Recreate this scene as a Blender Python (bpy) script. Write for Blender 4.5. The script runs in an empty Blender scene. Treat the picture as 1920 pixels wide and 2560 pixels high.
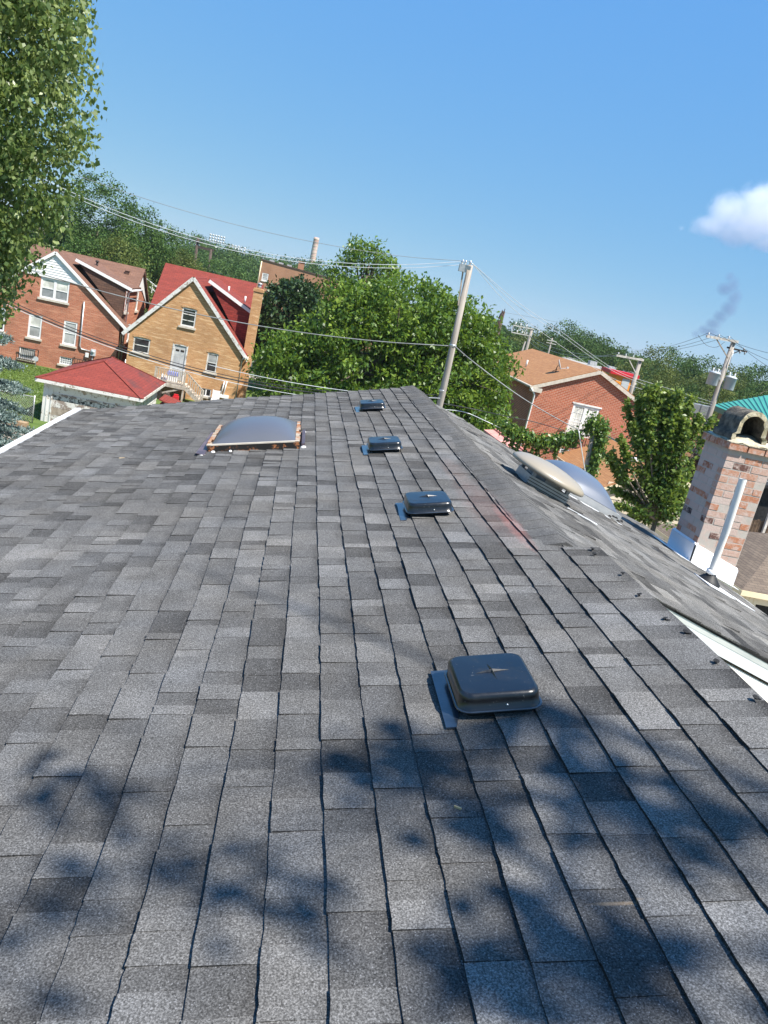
import bpy, math, random
import numpy as np
from mathutils import Vector, Matrix
from mathutils.geometry import delaunay_2d_cdt
from math import radians, sin, cos, pi, sqrt, atan2

# ------------------------------------------------------------------ camera, sky, sun
SC = bpy.context.scene
COL = SC.collection
YAW, PITCH, ROLL, SLOPE = (radians(a) for a in (8.65, 15.17, 12.9, 14.04))
Fv = Vector((sin(YAW)*cos(PITCH), cos(YAW)*cos(PITCH), -sin(PITCH)))
R0 = Vector((cos(YAW), -sin(YAW), 0)); U0 = R0.cross(Fv)
Rv = R0*cos(ROLL) + U0*sin(ROLL); Uv = -R0*sin(ROLL) + U0*cos(ROLL)
FPX = 1920.0
cd = bpy.data.cameras.new('camera'); cam = bpy.data.objects.new('camera', cd); COL.objects.link(cam)
cam.matrix_world = Matrix(((Rv.x, Uv.x, -Fv.x, 0), (Rv.y, Uv.y, -Fv.y, 0), (Rv.z, Uv.z, -Fv.z, 0), (0, 0, 0, 1)))
cd.sensor_fit = 'VERTICAL'; cd.sensor_height = 36; cd.sensor_width = 27; cd.lens = 36*FPX/2560
cd.clip_start = 0.05; cd.clip_end = 9000
SC.camera = cam

SUN = Vector((1.0, -0.85, 2.1)).normalized()
wd = bpy.data.worlds.new('World'); SC.world = wd; wd.use_nodes = True
wn = wd.node_tree.nodes; wl = wd.node_tree.links; wn.clear()
wo = wn.new('ShaderNodeOutputWorld'); wb = wn.new('ShaderNodeBackground'); ws = wn.new('ShaderNodeTexSky')
ws.sky_type = 'NISHITA'; ws.sun_disc = False
ws.sun_elevation = math.asin(SUN.z); ws.sun_rotation = atan2(SUN.x, SUN.y)
ws.air_density = 0.6; ws.dust_density = 0.0; ws.ozone_density = 8.0
wb.inputs['Strength'].default_value = 0.1
# the camera's tone curve holds the sky blue down to the horizon: one power curve per channel over the whole dome
wsep = wn.new('ShaderNodeSeparateColor'); wcom = wn.new('ShaderNodeCombineColor'); wl.new(ws.outputs[0], wsep.inputs[0])
for i_, (pw_, k_) in enumerate(((0.57, 0.97), (0.29, 1.89), (-0.03, 4.40))):
    a_ = wn.new('ShaderNodeMath'); a_.operation = 'POWER'; a_.inputs[1].default_value = pw_; wl.new(wsep.outputs[i_], a_.inputs[0])
    b_ = wn.new('ShaderNodeMath'); b_.operation = 'MULTIPLY'; b_.inputs[1].default_value = k_; wl.new(a_.outputs[0], b_.inputs[0]); wl.new(b_.outputs[0], wcom.inputs[i_])
wl.new(wcom.outputs[0], wb.inputs[0]); wl.new(wb.outputs[0], wo.inputs[0])
sd = bpy.data.lights.new('sun', 'SUN'); so = bpy.data.objects.new('sun', sd); COL.objects.link(so)
sd.energy = 4.9; sd.angle = radians(0.53); sd.color = (1.0, 0.95, 0.88)
so.rotation_euler = SUN.to_track_quat('Z', 'Y').to_euler(); so.location = SUN*60
SC.view_settings.view_transform = 'Standard'; SC.view_settings.look = 'None'
SC.view_settings.exposure = 1.0; SC.view_settings.gamma = 1.0; SC.view_settings.use_curve_mapping = False

HAZE = 0.00016
G = -8.7                                    # ground height; the camera is the origin
NR = random.Random(7); rng = np.random.default_rng(11)

def at(px, py, D):                          # the point seen at a photo pixel, D metres ahead
    r = Fv + Rv*((px-960)/FPX) - Uv*((py-1280)/FPX)
    return r*(D/(r.x*sin(YAW) + r.y*cos(YAW)))
def proj(P):
    P = Vector(P); d = P.dot(Fv); return 960+FPX*P.dot(Rv)/d, 1280-FPX*P.dot(Uv)/d, d

# ------------------------------------------------------------------ helpers
def tag(o, label=None, cat=None, group=None, kind=None):
    if label: o['label'] = label
    if cat: o['category'] = cat
    if group: o['group'] = group
    if kind: o['kind'] = kind
    return o
def wloc(o):
    v = Vector((0, 0, 0))
    while o is not None: v = v + o.location; o = o.parent
    return v
def empty(name, loc, label=None, cat=None, group=None):
    o = bpy.data.objects.new(name, None); COL.objects.link(o); o.location = loc
    o.empty_display_size = 0.2
    return tag(o, label, cat, group)
def link(name, me, parent=None):
    o = bpy.data.objects.new(name, me); COL.objects.link(o)
    if parent is not None: o.parent = parent
    return o
def copy_tree(o, parent=None):
    c = o.copy(); COL.objects.link(c); c.parent = parent
    for ch in list(o.children): copy_tree(ch, c)
    return c

class MB:
    def __init__(s): s.v = []; s.f = []; s.sm = []; s.t = []; s.tone = 0.5; s.smooth = False
    def add(s, vs, fs, smooth=None):
        b = len(s.v); s.v += [tuple(p) for p in vs]
        for f in fs:
            s.f.append(tuple(i+b for i in f)); s.sm.append(s.smooth if smooth is None else smooth); s.t.append(s.tone)
        return s
    def obox(s, o, ex, ey, ez):
        o, ex, ey, ez = map(Vector, (o, ex, ey, ez))
        p = [o, o+ex, o+ex+ey, o+ey, o+ez, o+ex+ez, o+ex+ey+ez, o+ey+ez]
        fl = [(0,3,2,1), (4,5,6,7), (0,1,5,4), (1,2,6,5), (2,3,7,6), (3,0,4,7)]
        if ex.cross(ey).dot(ez) < 0: fl = [f[::-1] for f in fl]
        return s.add(p, fl)
    def box(s, x0, y0, z0, x1, y1, z1):
        return s.obox((x0,y0,z0), (x1-x0,0,0), (0,y1-y0,0), (0,0,z1-z0))
    def bar(s, a, b, w, h, up=(0,0,1)):
        a, b = Vector(a), Vector(b); d = b-a; up = Vector(up)
        x = d.cross(up)
        if x.length < 1e-6: x = d.cross(Vector((1,0,0)))
        x.normalize(); y = x.cross(d).normalized()
        return s.obox(a - x*w/2 - y*h/2, x*w, d, y*h)
    def slab(s, q, t):
        q = [Vector(p) for p in q]; n = (q[1]-q[0]).cross(q[2]-q[0]).normalized()
        if n.z < 0: q = q[::-1]; n = -n
        k = len(q); b = [p - n*t for p in q]
        return s.add(q+b, [tuple(range(k)), tuple(range(2*k-1, k-1, -1))] + [(i, i+k, (i+1) % k + k, (i+1) % k) for i in range(k)])
    def prism(s, poly, d):
        q = [Vector(p) for p in poly]; d = Vector(d); k = len(q); b = [p+d for p in q]
        n = Vector((0,0,0))
        for i in range(k): n += q[i].cross(q[(i+1) % k])
        fs = [tuple(range(k)), tuple(range(2*k-1, k-1, -1))] + [(i, i+k, (i+1) % k + k, (i+1) % k) for i in range(k)]
        if n.dot(d) > 0: fs = [f[::-1] for f in fs]
        return s.add(q+b, fs)
    def tube(s, pts, r, n=6, caps=True, smooth=True):
        pts = [Vector(p) for p in pts]; rs = r if isinstance(r, (list, tuple)) else [r]*len(pts)
        vs = []; ref = Vector((0.13, 0.21, 1))
        for i, p in enumerate(pts):
            d = (pts[min(i+1, len(pts)-1)] - pts[max(i-1, 0)]).normalized()
            rf = ref if abs(d.dot(ref.normalized())) < 0.97 else Vector((1, 0, 0.1))
            x = d.cross(rf).normalized(); y = d.cross(x)
            for k in range(n):
                a = 2*pi*k/n; vs.append(p + (x*cos(a) + y*sin(a))*rs[i])
        fs = [(i*n+k, i*n+(k+1) % n, (i+1)*n+(k+1) % n, (i+1)*n+k) for i in range(len(pts)-1) for k in range(n)]
        b0 = len(s.v); s.add(vs, fs, smooth)
        if caps:
            s.f.append(tuple(b0+k for k in range(n-1, -1, -1))); s.sm.append(False); s.t.append(s.tone)
            e = b0+(len(pts)-1)*n; s.f.append(tuple(e+k for k in range(n))); s.sm.append(False); s.t.append(s.tone)
        return s
    def lathe(s, o, ax, prof, n=20, smooth=True):           # prof: (radius, height)
        o = Vector(o); ax = Vector(ax).normalized(); x = ax.orthogonal().normalized(); y = ax.cross(x)
        vs = [o + ax*h + (x*cos(2*pi*k/n) + y*sin(2*pi*k/n))*r for r, h in prof for k in range(n)]
        fs = [(i*n+k, i*n+(k+1) % n, (i+1)*n+(k+1) % n, (i+1)*n+k) for i in range(len(prof)-1) for k in range(n)]
        return s.add(vs, fs, smooth)
    def wall(s, out, holes, P0, ex, ez, depth=0.1):         # a wall with real window openings; normal = ex x ez reversed outward
        P0, ex, ez = Vector(P0), Vector(ex), Vector(ez); n = ex.cross(ez).normalized()
        pts = [Vector(p) for p in out]; ed = [(i, (i+1) % len(out)) for i in range(len(out))]
        for (x0, z0, x1, z1) in holes:
            b = len(pts); pts += [Vector((x0, z0)), Vector((x1, z0)), Vector((x1, z1)), Vector((x0, z1))]
            ed += [(b, b+1), (b+1, b+2), (b+2, b+3), (b+3, b)]
        V, _, Fc, _, _, _ = delaunay_2d_cdt(pts, ed, [], 0, 1e-5)
        def inside(p, pl):
            c = False; j = len(pl)-1
            for i in range(len(pl)):
                if (pl[i][1] > p[1]) != (pl[j][1] > p[1]) and p[0] < (pl[j][0]-pl[i][0])*(p[1]-pl[i][1])/(pl[j][1]-pl[i][1])+pl[i][0]: c = not c
                j = i
            return c
        fs = []
        for f in Fc:
            c = sum((V[i] for i in f), Vector((0, 0)))/len(f)
            if not inside(c, out) or any(h[0] < c.x < h[2] and h[1] < c.y < h[3] for h in holes): continue
            a = V[f[1]]-V[f[0]]; b = V[f[2]]-V[f[0]]
            fs.append(tuple(f) if a.x*b.y-a.y*b.x > 0 else tuple(f)[::-1])
        s.add([P0+ex*p.x+ez*p.y for p in V], fs)
        for (x0, z0, x1, z1) in holes:
            c = [P0+ex*x0+ez*z0, P0+ex*x1+ez*z0, P0+ex*x1+ez*z1, P0+ex*x0+ez*z1]
            s.add(c + [p - n*depth for p in c], [(0,1,5,4), (1,2,6,5), (2,3,7,6), (3,0,4,7)])
        return s
    def build(s, name, mat, parent=None, smooth=None, uv=True):
        me = bpy.data.meshes.new(name); off = wloc(parent) if parent is not None else Vector((0,0,0))
        me.from_pydata([(p[0]-off.x, p[1]-off.y, p[2]-off.z) for p in s.v], [], s.f)
        me.polygons.foreach_set('use_smooth', s.sm)
        at_ = me.attributes.new('tone', 'FLOAT', 'FACE'); at_.data.foreach_set('value', s.t)
        if uv:
            ul = me.uv_layers.new(name='UVMap'); Z = Vector((0,0,1)); dat = np.empty((len(me.loops), 2), np.float32)
            for p in me.polygons:
                n = p.normal; t1 = Z.cross(n)
                t1 = Vector((1,0,0)) if t1.length < 1e-3 else t1.normalized()
                t2 = n.cross(t1)
                for li in p.loop_indices:
                    c = me.vertices[me.loops[li].vertex_index].co + off; dat[li] = (c.dot(t1), c.dot(t2))
            ul.data.foreach_set('uv', dat.ravel())
        me.materials.append(mat)
        return link(name, me, parent)

def mesh_np(name, V, F, mat, parent=None, tone=None, smooth=False):
    """one mesh from numpy arrays, F is (M,4)"""
    off = np.array(wloc(parent)) if parent is not None else np.zeros(3)
    me = bpy.data.meshes.new(name); n, m = len(V), len(F)
    me.vertices.add(n); me.vertices.foreach_set('co', (V-off).astype(np.float32).ravel())
    me.loops.add(m*4); me.loops.foreach_set('vertex_index', F.astype(np.int32).ravel())
    me.polygons.add(m); me.polygons.foreach_set('loop_start', np.arange(0, m*4, 4, dtype=np.int32))
    me.polygons.foreach_set('loop_total', np.full(m, 4, np.int32))
    if smooth: me.polygons.foreach_set('use_smooth', np.ones(m, bool))
    if tone is not None:
        a = me.attributes.new('tone', 'FLOAT', 'FACE'); a.data.foreach_set('value', tone.astype(np.float32))
    me.update(calc_edges=True); me.validate()
    me.materials.append(mat)
    return link(name, me, parent)

# ------------------------------------------------------------------ materials
class NT:
    def __init__(s, name):
        s.m = bpy.data.materials.new(name); s.m.use_nodes = True; s.t = s.m.node_tree
        s.p = s.t.nodes['Principled BSDF']; s.out = s.t.nodes['Material Output']
    def n(s, typ, **k):
        nd = s.t.nodes.new(typ)
        for a, b in k.items(): setattr(nd, a, b)
        return nd
    def l(s, a, b): s.t.links.new(a, b)
    def noise(s, scale, detail=3, rough=0.55, vec=None, dist=0):
        nd = s.n('ShaderNodeTexNoise'); nd.inputs['Scale'].default_value = scale; nd.inputs['Detail'].default_value = detail
        nd.inputs['Roughness'].default_value = rough; nd.inputs['Distortion'].default_value = dist
        s.l(vec if vec else s.pos(), nd.inputs['Vector']); return nd.outputs['Fac']
    def pos(s):
        if not hasattr(s, '_g'): s._g = s.n('ShaderNodeNewGeometry')
        return s._g.outputs['Position']
    def uv(s):
        if not hasattr(s, '_u'): s._u = s.n('ShaderNodeUVMap')
        return s._u.outputs[0]
    def attr(s, nm='tone'):
        a = s.n('ShaderNodeAttribute'); a.attribute_name = nm; return a.outputs['Fac']
    def ramp(s, fac, stops, interp='LINEAR'):
        r = s.n('ShaderNodeValToRGB'); r.color_ramp.interpolation = interp; e = r.color_ramp.elements
        while len(e) < len(stops): e.new(0.5)
        for el, (p, c) in zip(e, stops):
            el.position = p; el.color = (c if isinstance(c, tuple) else (c, c, c)) + (1,)
        s.l(fac, r.inputs[0]); return r.outputs[0]
    def mix(s, fac, a, b, mode='MIX'):
        x = s.n('ShaderNodeMix'); x.data_type = 'RGBA'; x.blend_type = mode
        for sock, v in ((x.inputs[0], fac), (x.inputs[6], a), (x.inputs[7], b)):
            if hasattr(v, 'links'): s.l(v, sock)
            elif isinstance(v, tuple): sock.default_value = v + (1,)
            else: sock.default_value = v if sock.type == 'VALUE' else (v, v, v, 1)
        return x.outputs[2]
    def math(s, op, a, b=0.0, clamp=False):
        x = s.n('ShaderNodeMath'); x.operation = op; x.use_clamp = clamp
        for i, v in enumerate((a, b)):
            if hasattr(v, 'links'): s.l(v, x.inputs[i])
            else: x.inputs[i].default_value = v
        return x.outputs[0]
    def base(s, c):
        if hasattr(c, 'links'): s.l(c, s.p.inputs['Base Color'])
        else: s.p.inputs['Base Color'].default_value = c + (1,)
        return s
    def set(s, **k):
        for a, b in k.items(): s.p.inputs[a.replace('_', ' ')].default_value = b
        return s
    def bump(s, h, strength=0.3, dist=0.01):
        b = s.n('ShaderNodeBump'); b.inputs['Strength'].default_value = strength; b.inputs['Distance'].default_value = dist
        s.l(h, b.inputs['Height']); s.l(b.outputs[0], s.p.inputs['Normal']); return s

def m_noise(name, c1, c2, scale=4, rough=0.7, bump=0.0, detail=4, lo=0.35, hi=0.65, metal=0.0, spec=0.3, coat=0.0):
    t = NT(name); f = t.noise(scale, detail)
    t.base(t.ramp(f, [(lo, c1), (hi, c2)])).set(Roughness=rough, Metallic=metal, Specular_IOR_Level=spec, Coat_Weight=coat, Coat_Roughness=0.14)
    if bump: t.bump(t.noise(scale*6, 3), bump, 0.02)
    return t.m
def m_paint(name, c, peel, amount=0.5, scale=3.0, rough=0.55):
    """weathered paint: flaking patches down to the wood"""
    t = NT(name); f = t.noise(scale, 6, 0.7); g = t.noise(scale*7, 3)
    k = t.ramp(t.math('ADD', t.math('MULTIPLY', f, 0.75), t.math('MULTIPLY', g, 0.25)), [(amount-0.03, 0.0), (amount+0.03, 1.0)])
    cc = t.mix(t.noise(1.5, 3), c, tuple(x*0.82 for x in c))
    t.base(t.mix(k, peel, cc)).set(Roughness=rough, Specular_IOR_Level=0.3).bump(k, 0.3, 0.004)
    return t.m
def m_brick(name, c1, c2, mortar, pale=None, pamt=0.62, bw=0.215, bh=0.076, ms=0.011, dirt=(0.06, 0.04, 0.03), damt=0.25, white=0.0):
    t = NT(name); b = t.n('ShaderNodeTexBrick')
    t.l(t.uv(), b.inputs['Vector'])
    for k, v in (('Scale', 1.0), ('Mortar Size', ms), ('Mortar Smooth', 0.2), ('Bias', 0.0), ('Brick Width', bw), ('Row Height', bh)): b.inputs[k].default_value = v
    b.inputs['Color1'].default_value = c1+(1,); b.inputs['Color2'].default_value = c2+(1,); b.inputs['Mortar'].default_value = mortar+(1,)
    c = b.outputs['Color']
    if pale:                                       # courses with sun-bleached, lighter bricks
        mp = t.n('ShaderNodeMapping'); mp.inputs['Scale'].default_value = (1.1, 9.0, 1); t.l(t.uv(), mp.inputs[0])
        f = t.noise(1.0, 5, 0.7, mp.outputs[0]); c = t.mix(t.ramp(f, [(pamt-0.04, 0.0), (pamt+0.05, 0.75)]), c, pale)
    c = t.mix(t.ramp(t.noise(0.55, 5, 0.6), [(0.45, 0.0), (0.75, damt)]), c, dirt)
    c = t.mix(t.ramp(t.noise(9.0, 3, 0.6), [(0.3, 0.0), (0.7, 0.25)]), c, t.mix(0.5, c, tuple(x*0.6 for x in c1)))
    t.base(c).set(Roughness=0.85, Specular_IOR_Level=0.2).bump(b.outputs['Fac'], -0.35, 0.01)
    return t.m
def m_tiles(name, c1, c2, c3, bw=0.3, bh=0.14, patch=None, pamt=0.6, rough=0.85):
    t = NT(name); b = t.n('ShaderNodeTexBrick'); t.l(t.uv(), b.inputs['Vector'])
    for k, v in (('Scale', 1.0), ('Mortar Size', 0.009), ('Mortar Smooth', 0.3), ('Brick Width', bw), ('Row Height', bh)): b.inputs[k].default_value = v
    b.inputs['Color1'].default_value = c1+(1,); b.inputs['Color2'].default_value = c2+(1,); b.inputs['Mortar'].default_value = c3+(1,)
    c = b.outputs['Color']
    mp = t.n('ShaderNodeMapping'); mp.inputs['Scale'].default_value = (0.8, 5.0, 1); t.l(t.uv(), mp.inputs[0])
    c = t.mix(t.ramp(t.noise(1.0, 4, 0.65, mp.outputs[0]), [(0.35, 0.0), (0.75, 0.6)]), c, c3)
    if patch: c = t.mix(t.ramp(t.noise(0.7, 5, 0.7), [(pamt-0.08, 0.0), (pamt+0.1, 0.8)]), c, patch)
    t.base(c).set(Roughness=rough, Specular_IOR_Level=0.2).bump(b.outputs['Fac'], -0.5, 0.02)
    return t.m
def m_leaf(name, dark, mid, light, trans=0.35, rough=0.45, spec=0.4):
    t = NT(name); c = t.ramp(t.attr(), [(0.0, dark), (0.5, mid), (1.0, light)])
    t.base(c).set(Roughness=rough, Specular_IOR_Level=spec)
    tr = t.n('ShaderNodeBsdfTranslucent'); mx = t.n('ShaderNodeMixShader'); mx.inputs[0].default_value = trans
    t.l(t.mix(0.5, c, (light[0]*1.1, light[1]*1.15, light[2]*0.7)), tr.inputs[0])
    t.l(t.p.outputs[0], mx.inputs[1]); t.l(tr.outputs[0], mx.inputs[2]); t.l(mx.outputs[0], t.out.inputs[0])
    return t.m

def m_shingle(name, lo, mid, hi, stain=False, streak=False):
    t = NT(name)
    tone = t.attr()
    c = t.ramp(tone, [(0.0, lo), (0.5, mid), (1.0, hi)])
    gr = t.noise(210, 2, 0.7)                                  # mineral granules
    c = t.mix(1.0, c, t.ramp(gr, [(0.30, 0.36), (0.5, 0.93), (0.70, 1.95)]), 'MULTIPLY')
    vo = t.n('ShaderNodeTexVoronoi'); vo.inputs['Scale'].default_value = 260; t.l(t.pos(), vo.inputs['Vector'])
    wn_ = t.n('ShaderNodeTexWhiteNoise'); t.l(vo.outputs['Color'], wn_.inputs[0])
    sp = t.math('MULTIPLY', t.math('GREATER_THAN', wn_.outputs['Value'], 0.955), t.math('LESS_THAN', vo.outputs['Distance'], 0.45))
    c = t.mix(t.math('MULTIPLY', sp, 0.42), c, (0.36, 0.36, 0.36))
    c = t.mix(1.0, c, t.ramp(t.noise(5.5, 4, 0.6), [(0.3, 0.84), (0.7, 1.14)]), 'MULTIPLY')
    c = t.mix(1.0, c, t.ramp(t.noise(0.9, 3), [(0.3, 0.9), (0.7, 1.08)]), 'MULTIPLY')
    hue = t.noise(2.6, 2)
    c = t.mix(1.0, c, t.ramp(hue, [(0.3, (0.99, 1.0, 1.03)), (0.7, (1.03, 1.0, 0.97))]), 'MULTIPLY')
    if stain:                                                 # pink marking chalk by the ridge cap, and two rusty scuffs
        sx = t.n('ShaderNodeSeparateXYZ'); t.l(t.pos(), sx.inputs[0])
        def spot(cx, cy, rx, ry):
            a = t.math('DIVIDE', t.math('SUBTRACT', sx.outputs[0], cx), rx); b = t.math('DIVIDE', t.math('SUBTRACT', sx.outputs[1], cy), ry)
            d = t.math('ADD', t.math('MULTIPLY', a, a), t.math('MULTIPLY', b, b))
            return t.ramp(t.math('ADD', d, t.math('MULTIPLY', t.math('SUBTRACT', t.noise(14, 4), 0.5), 1.4)), [(0.0, 1.0), (1.0, 0.0)])
        c = t.mix(t.math('MULTIPLY', spot(1.395, 4.2, 0.05, 0.5), 0.26), c, (0.42, 0.15, 0.13))
        c = t.mix(t.math('MULTIPLY', spot(1.32, 4.6, 0.14, 0.9), 0.12), c, (0.32, 0.15, 0.12))
        c = t.mix(t.math('MULTIPLY', spot(1.30, 5.6, 0.09, 0.45), 0.13), c, (0.28, 0.16, 0.12))
        c = t.mix(t.math('MULTIPLY', spot(0.94, 1.39, 0.075, 0.007), 0.5), c, (0.30, 0.22, 0.14))
    if streak:
        mp = t.n('ShaderNodeMapping'); mp.inputs['Scale'].default_value = (1.0, 0.22, 1); t.l(t.pos(), mp.inputs[0])
        c = t.mix(1.0, c, t.ramp(t.noise(22.0, 4, 0.7, mp.outputs[0]), [(0.3, 0.82), (0.7, 1.16)]), 'MULTIPLY')
    t.base(c).set(Roughness=0.95, Specular_IOR_Level=0.06).bump(gr, 0.5, 0.0015)
    return t.m

M = {}
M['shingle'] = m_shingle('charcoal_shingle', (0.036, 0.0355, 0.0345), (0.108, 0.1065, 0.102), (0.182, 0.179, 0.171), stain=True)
M['old_shingle'] = m_shingle('weathered_shingle', (0.04, 0.04, 0.039), (0.125, 0.122, 0.114), (0.19, 0.186, 0.172), streak=True)
M['felt'] = m_noise('roofing_felt', (0.012, 0.012, 0.013), (0.02, 0.02, 0.021), 8, 0.9)
M['white_metal'] = m_noise('white_metal', (0.74, 0.75, 0.76), (0.80, 0.80, 0.80), 3, 0.4)
M['grey_metal'] = m_noise('grey_metal', (0.30, 0.31, 0.31), (0.42, 0.42, 0.41), 6, 0.5)
M['cream_board'] = m_noise('cream_siding', (0.76, 0.73, 0.66), (0.82, 0.79, 0.73), 2.5, 0.5)
M['trim_shade_grey'] = m_noise('shade_grey_trim', (0.50, 0.52, 0.50), (0.62, 0.63, 0.60), 4, 0.5)  # grey-white trim, with the shade under the roof edge put into its grey-green
M['black_plastic'] = m_noise('black_plastic', (0.0045, 0.005, 0.006), (0.008, 0.009, 0.011), 9, 0.34, 0.02, spec=0.5, coat=0.7)
def m_lid():
    t = NT('black_plastic_dusty'); d = t.ramp(t.noise(7, 5, 0.7), [(0.5, 0.0), (0.72, 0.5)])
    sc = t.ramp(t.noise(120, 2, 0.5), [(0.70, 0.0), (0.74, 1.0)])
    c = t.mix(d, (0.0045, 0.005, 0.006), (0.022, 0.022, 0.021)); c = t.mix(t.math('MULTIPLY', sc, 0.5), c, (0.2, 0.2, 0.19))
    t.base(c).set(Specular_IOR_Level=0.5, Coat_Weight=0.55, Coat_Roughness=0.2); t.l(t.math('ADD', t.math('MULTIPLY', d, 0.5), 0.32), t.p.inputs['Roughness']); t.bump(t.noise(5, 2), 0.08, 0.02); return t.m
M['black_plastic'] = m_lid()
M['black_metal'] = m_noise('black_metal', (0.012, 0.017, 0.025), (0.03, 0.042, 0.06), 12, 0.3, 0.03, spec=0.6, coat=1.0)
M['dull_black'] = m_noise('dull_black', (0.01, 0.01, 0.01), (0.025, 0.025, 0.025), 9, 0.8)
M['steel'] = m_noise('steel', (0.5, 0.5, 0.5), (0.65, 0.65, 0.65), 20, 0.35, metal=0.9)
M['rust_frame'] = m_paint('rusty_copper_frame', (0.02, 0.018, 0.016), (0.33, 0.13, 0.05), 0.44, 9)
M['rust_wood'] = m_paint('bare_rusty_wood', (0.44, 0.38, 0.29), (0.36, 0.15, 0.055), 0.50, 16)
M['bronze_flash'] = m_noise('bronze_flashing', (0.06, 0.045, 0.055), (0.12, 0.085, 0.09), 7, 0.4, spec=0.5)
def m_dome(name, c, rough):
    t = NT(name); t.base(t.mix(t.noise(3, 3), c, tuple(x*0.85 for x in c)))
    t.set(Roughness=rough, Specular_IOR_Level=0.6, Coat_Weight=0.3, Coat_Roughness=0.15); return t.m
M['smoke_acrylic'] = m_dome('smoked_acrylic', (0.10, 0.105, 0.12), 0.42)
M['blue_acrylic'] = m_dome('milky_blue_acrylic', (0.11, 0.13, 0.17), 0.35)
M['beige_plastic'] = m_dome('beige_plastic', (0.31, 0.265, 0.195), 0.42)
M['pvc'] = m_noise('pvc', (0.70, 0.68, 0.62), (0.76, 0.74, 0.69), 5, 0.4)
M['rubber'] = m_noise('black_rubber', (0.012, 0.012, 0.013), (0.02, 0.02, 0.02), 10, 0.55)
def m_mortar():
    t = NT('old_mortar'); w = t.ramp(t.noise(16, 6, 0.75), [(0.46, 0.0), (0.62, 0.85)])
    c = t.mix(t.noise(11, 4), (0.36, 0.32, 0.28), (0.50, 0.46, 0.41)); c = t.mix(w, c, t.mix(t.noise(30, 3), (0.54, 0.44, 0.385), (0.47, 0.35, 0.30)))
    t.base(c).set(Roughness=0.95, Specular_IOR_Level=0.1).bump(t.noise(70, 4), 0.4, 0.004); return t.m
M['mortar'] = m_mortar()
def m_chim_brick():
    t = NT('painted_brick'); c = t.ramp(t.attr(), [(0.0, (0.05, 0.042, 0.044)), (0.12, (0.19, 0.08, 0.055)), (0.4, (0.42, 0.18, 0.10)), (0.65, (0.45, 0.26, 0.185)), (0.82, (0.48, 0.34, 0.285)), (1.0, (0.50, 0.415, 0.37))])
    w = t.ramp(t.noise(16, 6, 0.75), [(0.46, 0.0), (0.62, 0.85)])
    c = t.mix(w, c, t.mix(t.noise(30, 3), (0.54, 0.44, 0.385), (0.47, 0.35, 0.30)))
    t.base(c).set(Roughness=0.9, Specular_IOR_Level=0.2).bump(t.noise(60, 4), 0.5, 0.006); return t.m
M['chim_brick'] = m_chim_brick()
M['crown'] = m_noise('mortar_crown', (0.34, 0.29, 0.20), (0.58, 0.53, 0.42), 11, 0.95, 0.6)
M['arch_tile'] = m_noise('sooty_clay', (0.055, 0.05, 0.042), (0.20, 0.17, 0.13), 13, 0.95, 0.6)
M['arch_edge'] = m_noise('pale_clay_edge', (0.36, 0.30, 0.18), (0.50, 0.45, 0.33), 25, 0.95, 0.6)
M['red_brick'] = m_brick('red_brick', (0.49, 0.155, 0.08), (0.40, 0.12, 0.064), (0.42, 0.27, 0.19), (0.60, 0.29, 0.18), 0.54, damt=0.4)
M['tan_brick'] = m_brick('tan_brick', (0.55, 0.295, 0.13), (0.44, 0.215, 0.09), (0.50, 0.33, 0.18), (0.78, 0.54, 0.31), 0.57)
M['orange_brick'] = m_brick('orange_brick', (0.47, 0.13, 0.065), (0.33, 0.078, 0.04), (0.50, 0.31, 0.22), None, bw=0.26, bh=0.09, ms=0.014)
M['far_brick'] = m_brick('far_brick', (0.40, 0.20, 0.11), (0.34, 0.16, 0.09), (0.38, 0.24, 0.16), (0.46, 0.28, 0.18), 0.62)
M['brown_tiles'] = m_tiles('brown_roof_tiles', (0.21, 0.115, 0.078), (0.165, 0.09, 0.062), (0.11, 0.06, 0.045))
M['brown_dark_tiles'] = m_tiles('dark_brown_tiles', (0.17, 0.10, 0.07), (0.12, 0.072, 0.052), (0.06, 0.036, 0.028))
M['red_tiles'] = m_tiles('red_roof_tiles', (0.25, 0.05, 0.036), (0.205, 0.042, 0.031), (0.10, 0.025, 0.02))
M['red_patchy'] = m_tiles('worn_red_tiles', (0.25, 0.05, 0.037), (0.21, 0.042, 0.032), (0.09, 0.024, 0.022), patch=(0.075, 0.04, 0.038), pamt=0.56)
M['red_lifted_tiles'] = m_tiles('shade_lifted_red_tiles', (0.34, 0.055, 0.042), (0.24, 0.042, 0.034), (0.10, 0.022, 0.02))  # the roof's red tiles, lightened in colour to offset shade on the dormer
M['orange_tiles'] = m_tiles('orange_brown_tiles', (0.40, 0.205, 0.09), (0.33, 0.16, 0.07), (0.24, 0.115, 0.055))
M['taupe_tiles'] = m_tiles('taupe_tiles', (0.20, 0.155, 0.115), (0.15, 0.115, 0.088), (0.07, 0.055, 0.045), bh=0.13)
M['white_paint'] = m_noise('white_paint', (0.74, 0.73, 0.70), (0.80, 0.79, 0.77), 3, 0.5)
M['peeling'] = m_paint('peeling_white_paint', (0.72, 0.71, 0.67), (0.30, 0.24, 0.18), 0.44, 4)
M['badly_peeling'] = m_paint('badly_peeling_paint', (0.66, 0.64, 0.60), (0.24, 0.19, 0.16), 0.50, 3.2)
M['black_flake'] = m_paint('flaked_black_band', (0.62, 0.61, 0.58), (0.02, 0.02, 0.022), 0.49, 7)
M['bare_wood'] = m_noise('grey_bare_wood', (0.22, 0.18, 0.14), (0.38, 0.32, 0.26), 6, 0.9, 0.3)
M['deck_wood'] = m_noise('weathered_deck_wood', (0.34, 0.28, 0.22), (0.52, 0.46, 0.39), 5, 0.9, 0.2)
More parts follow.
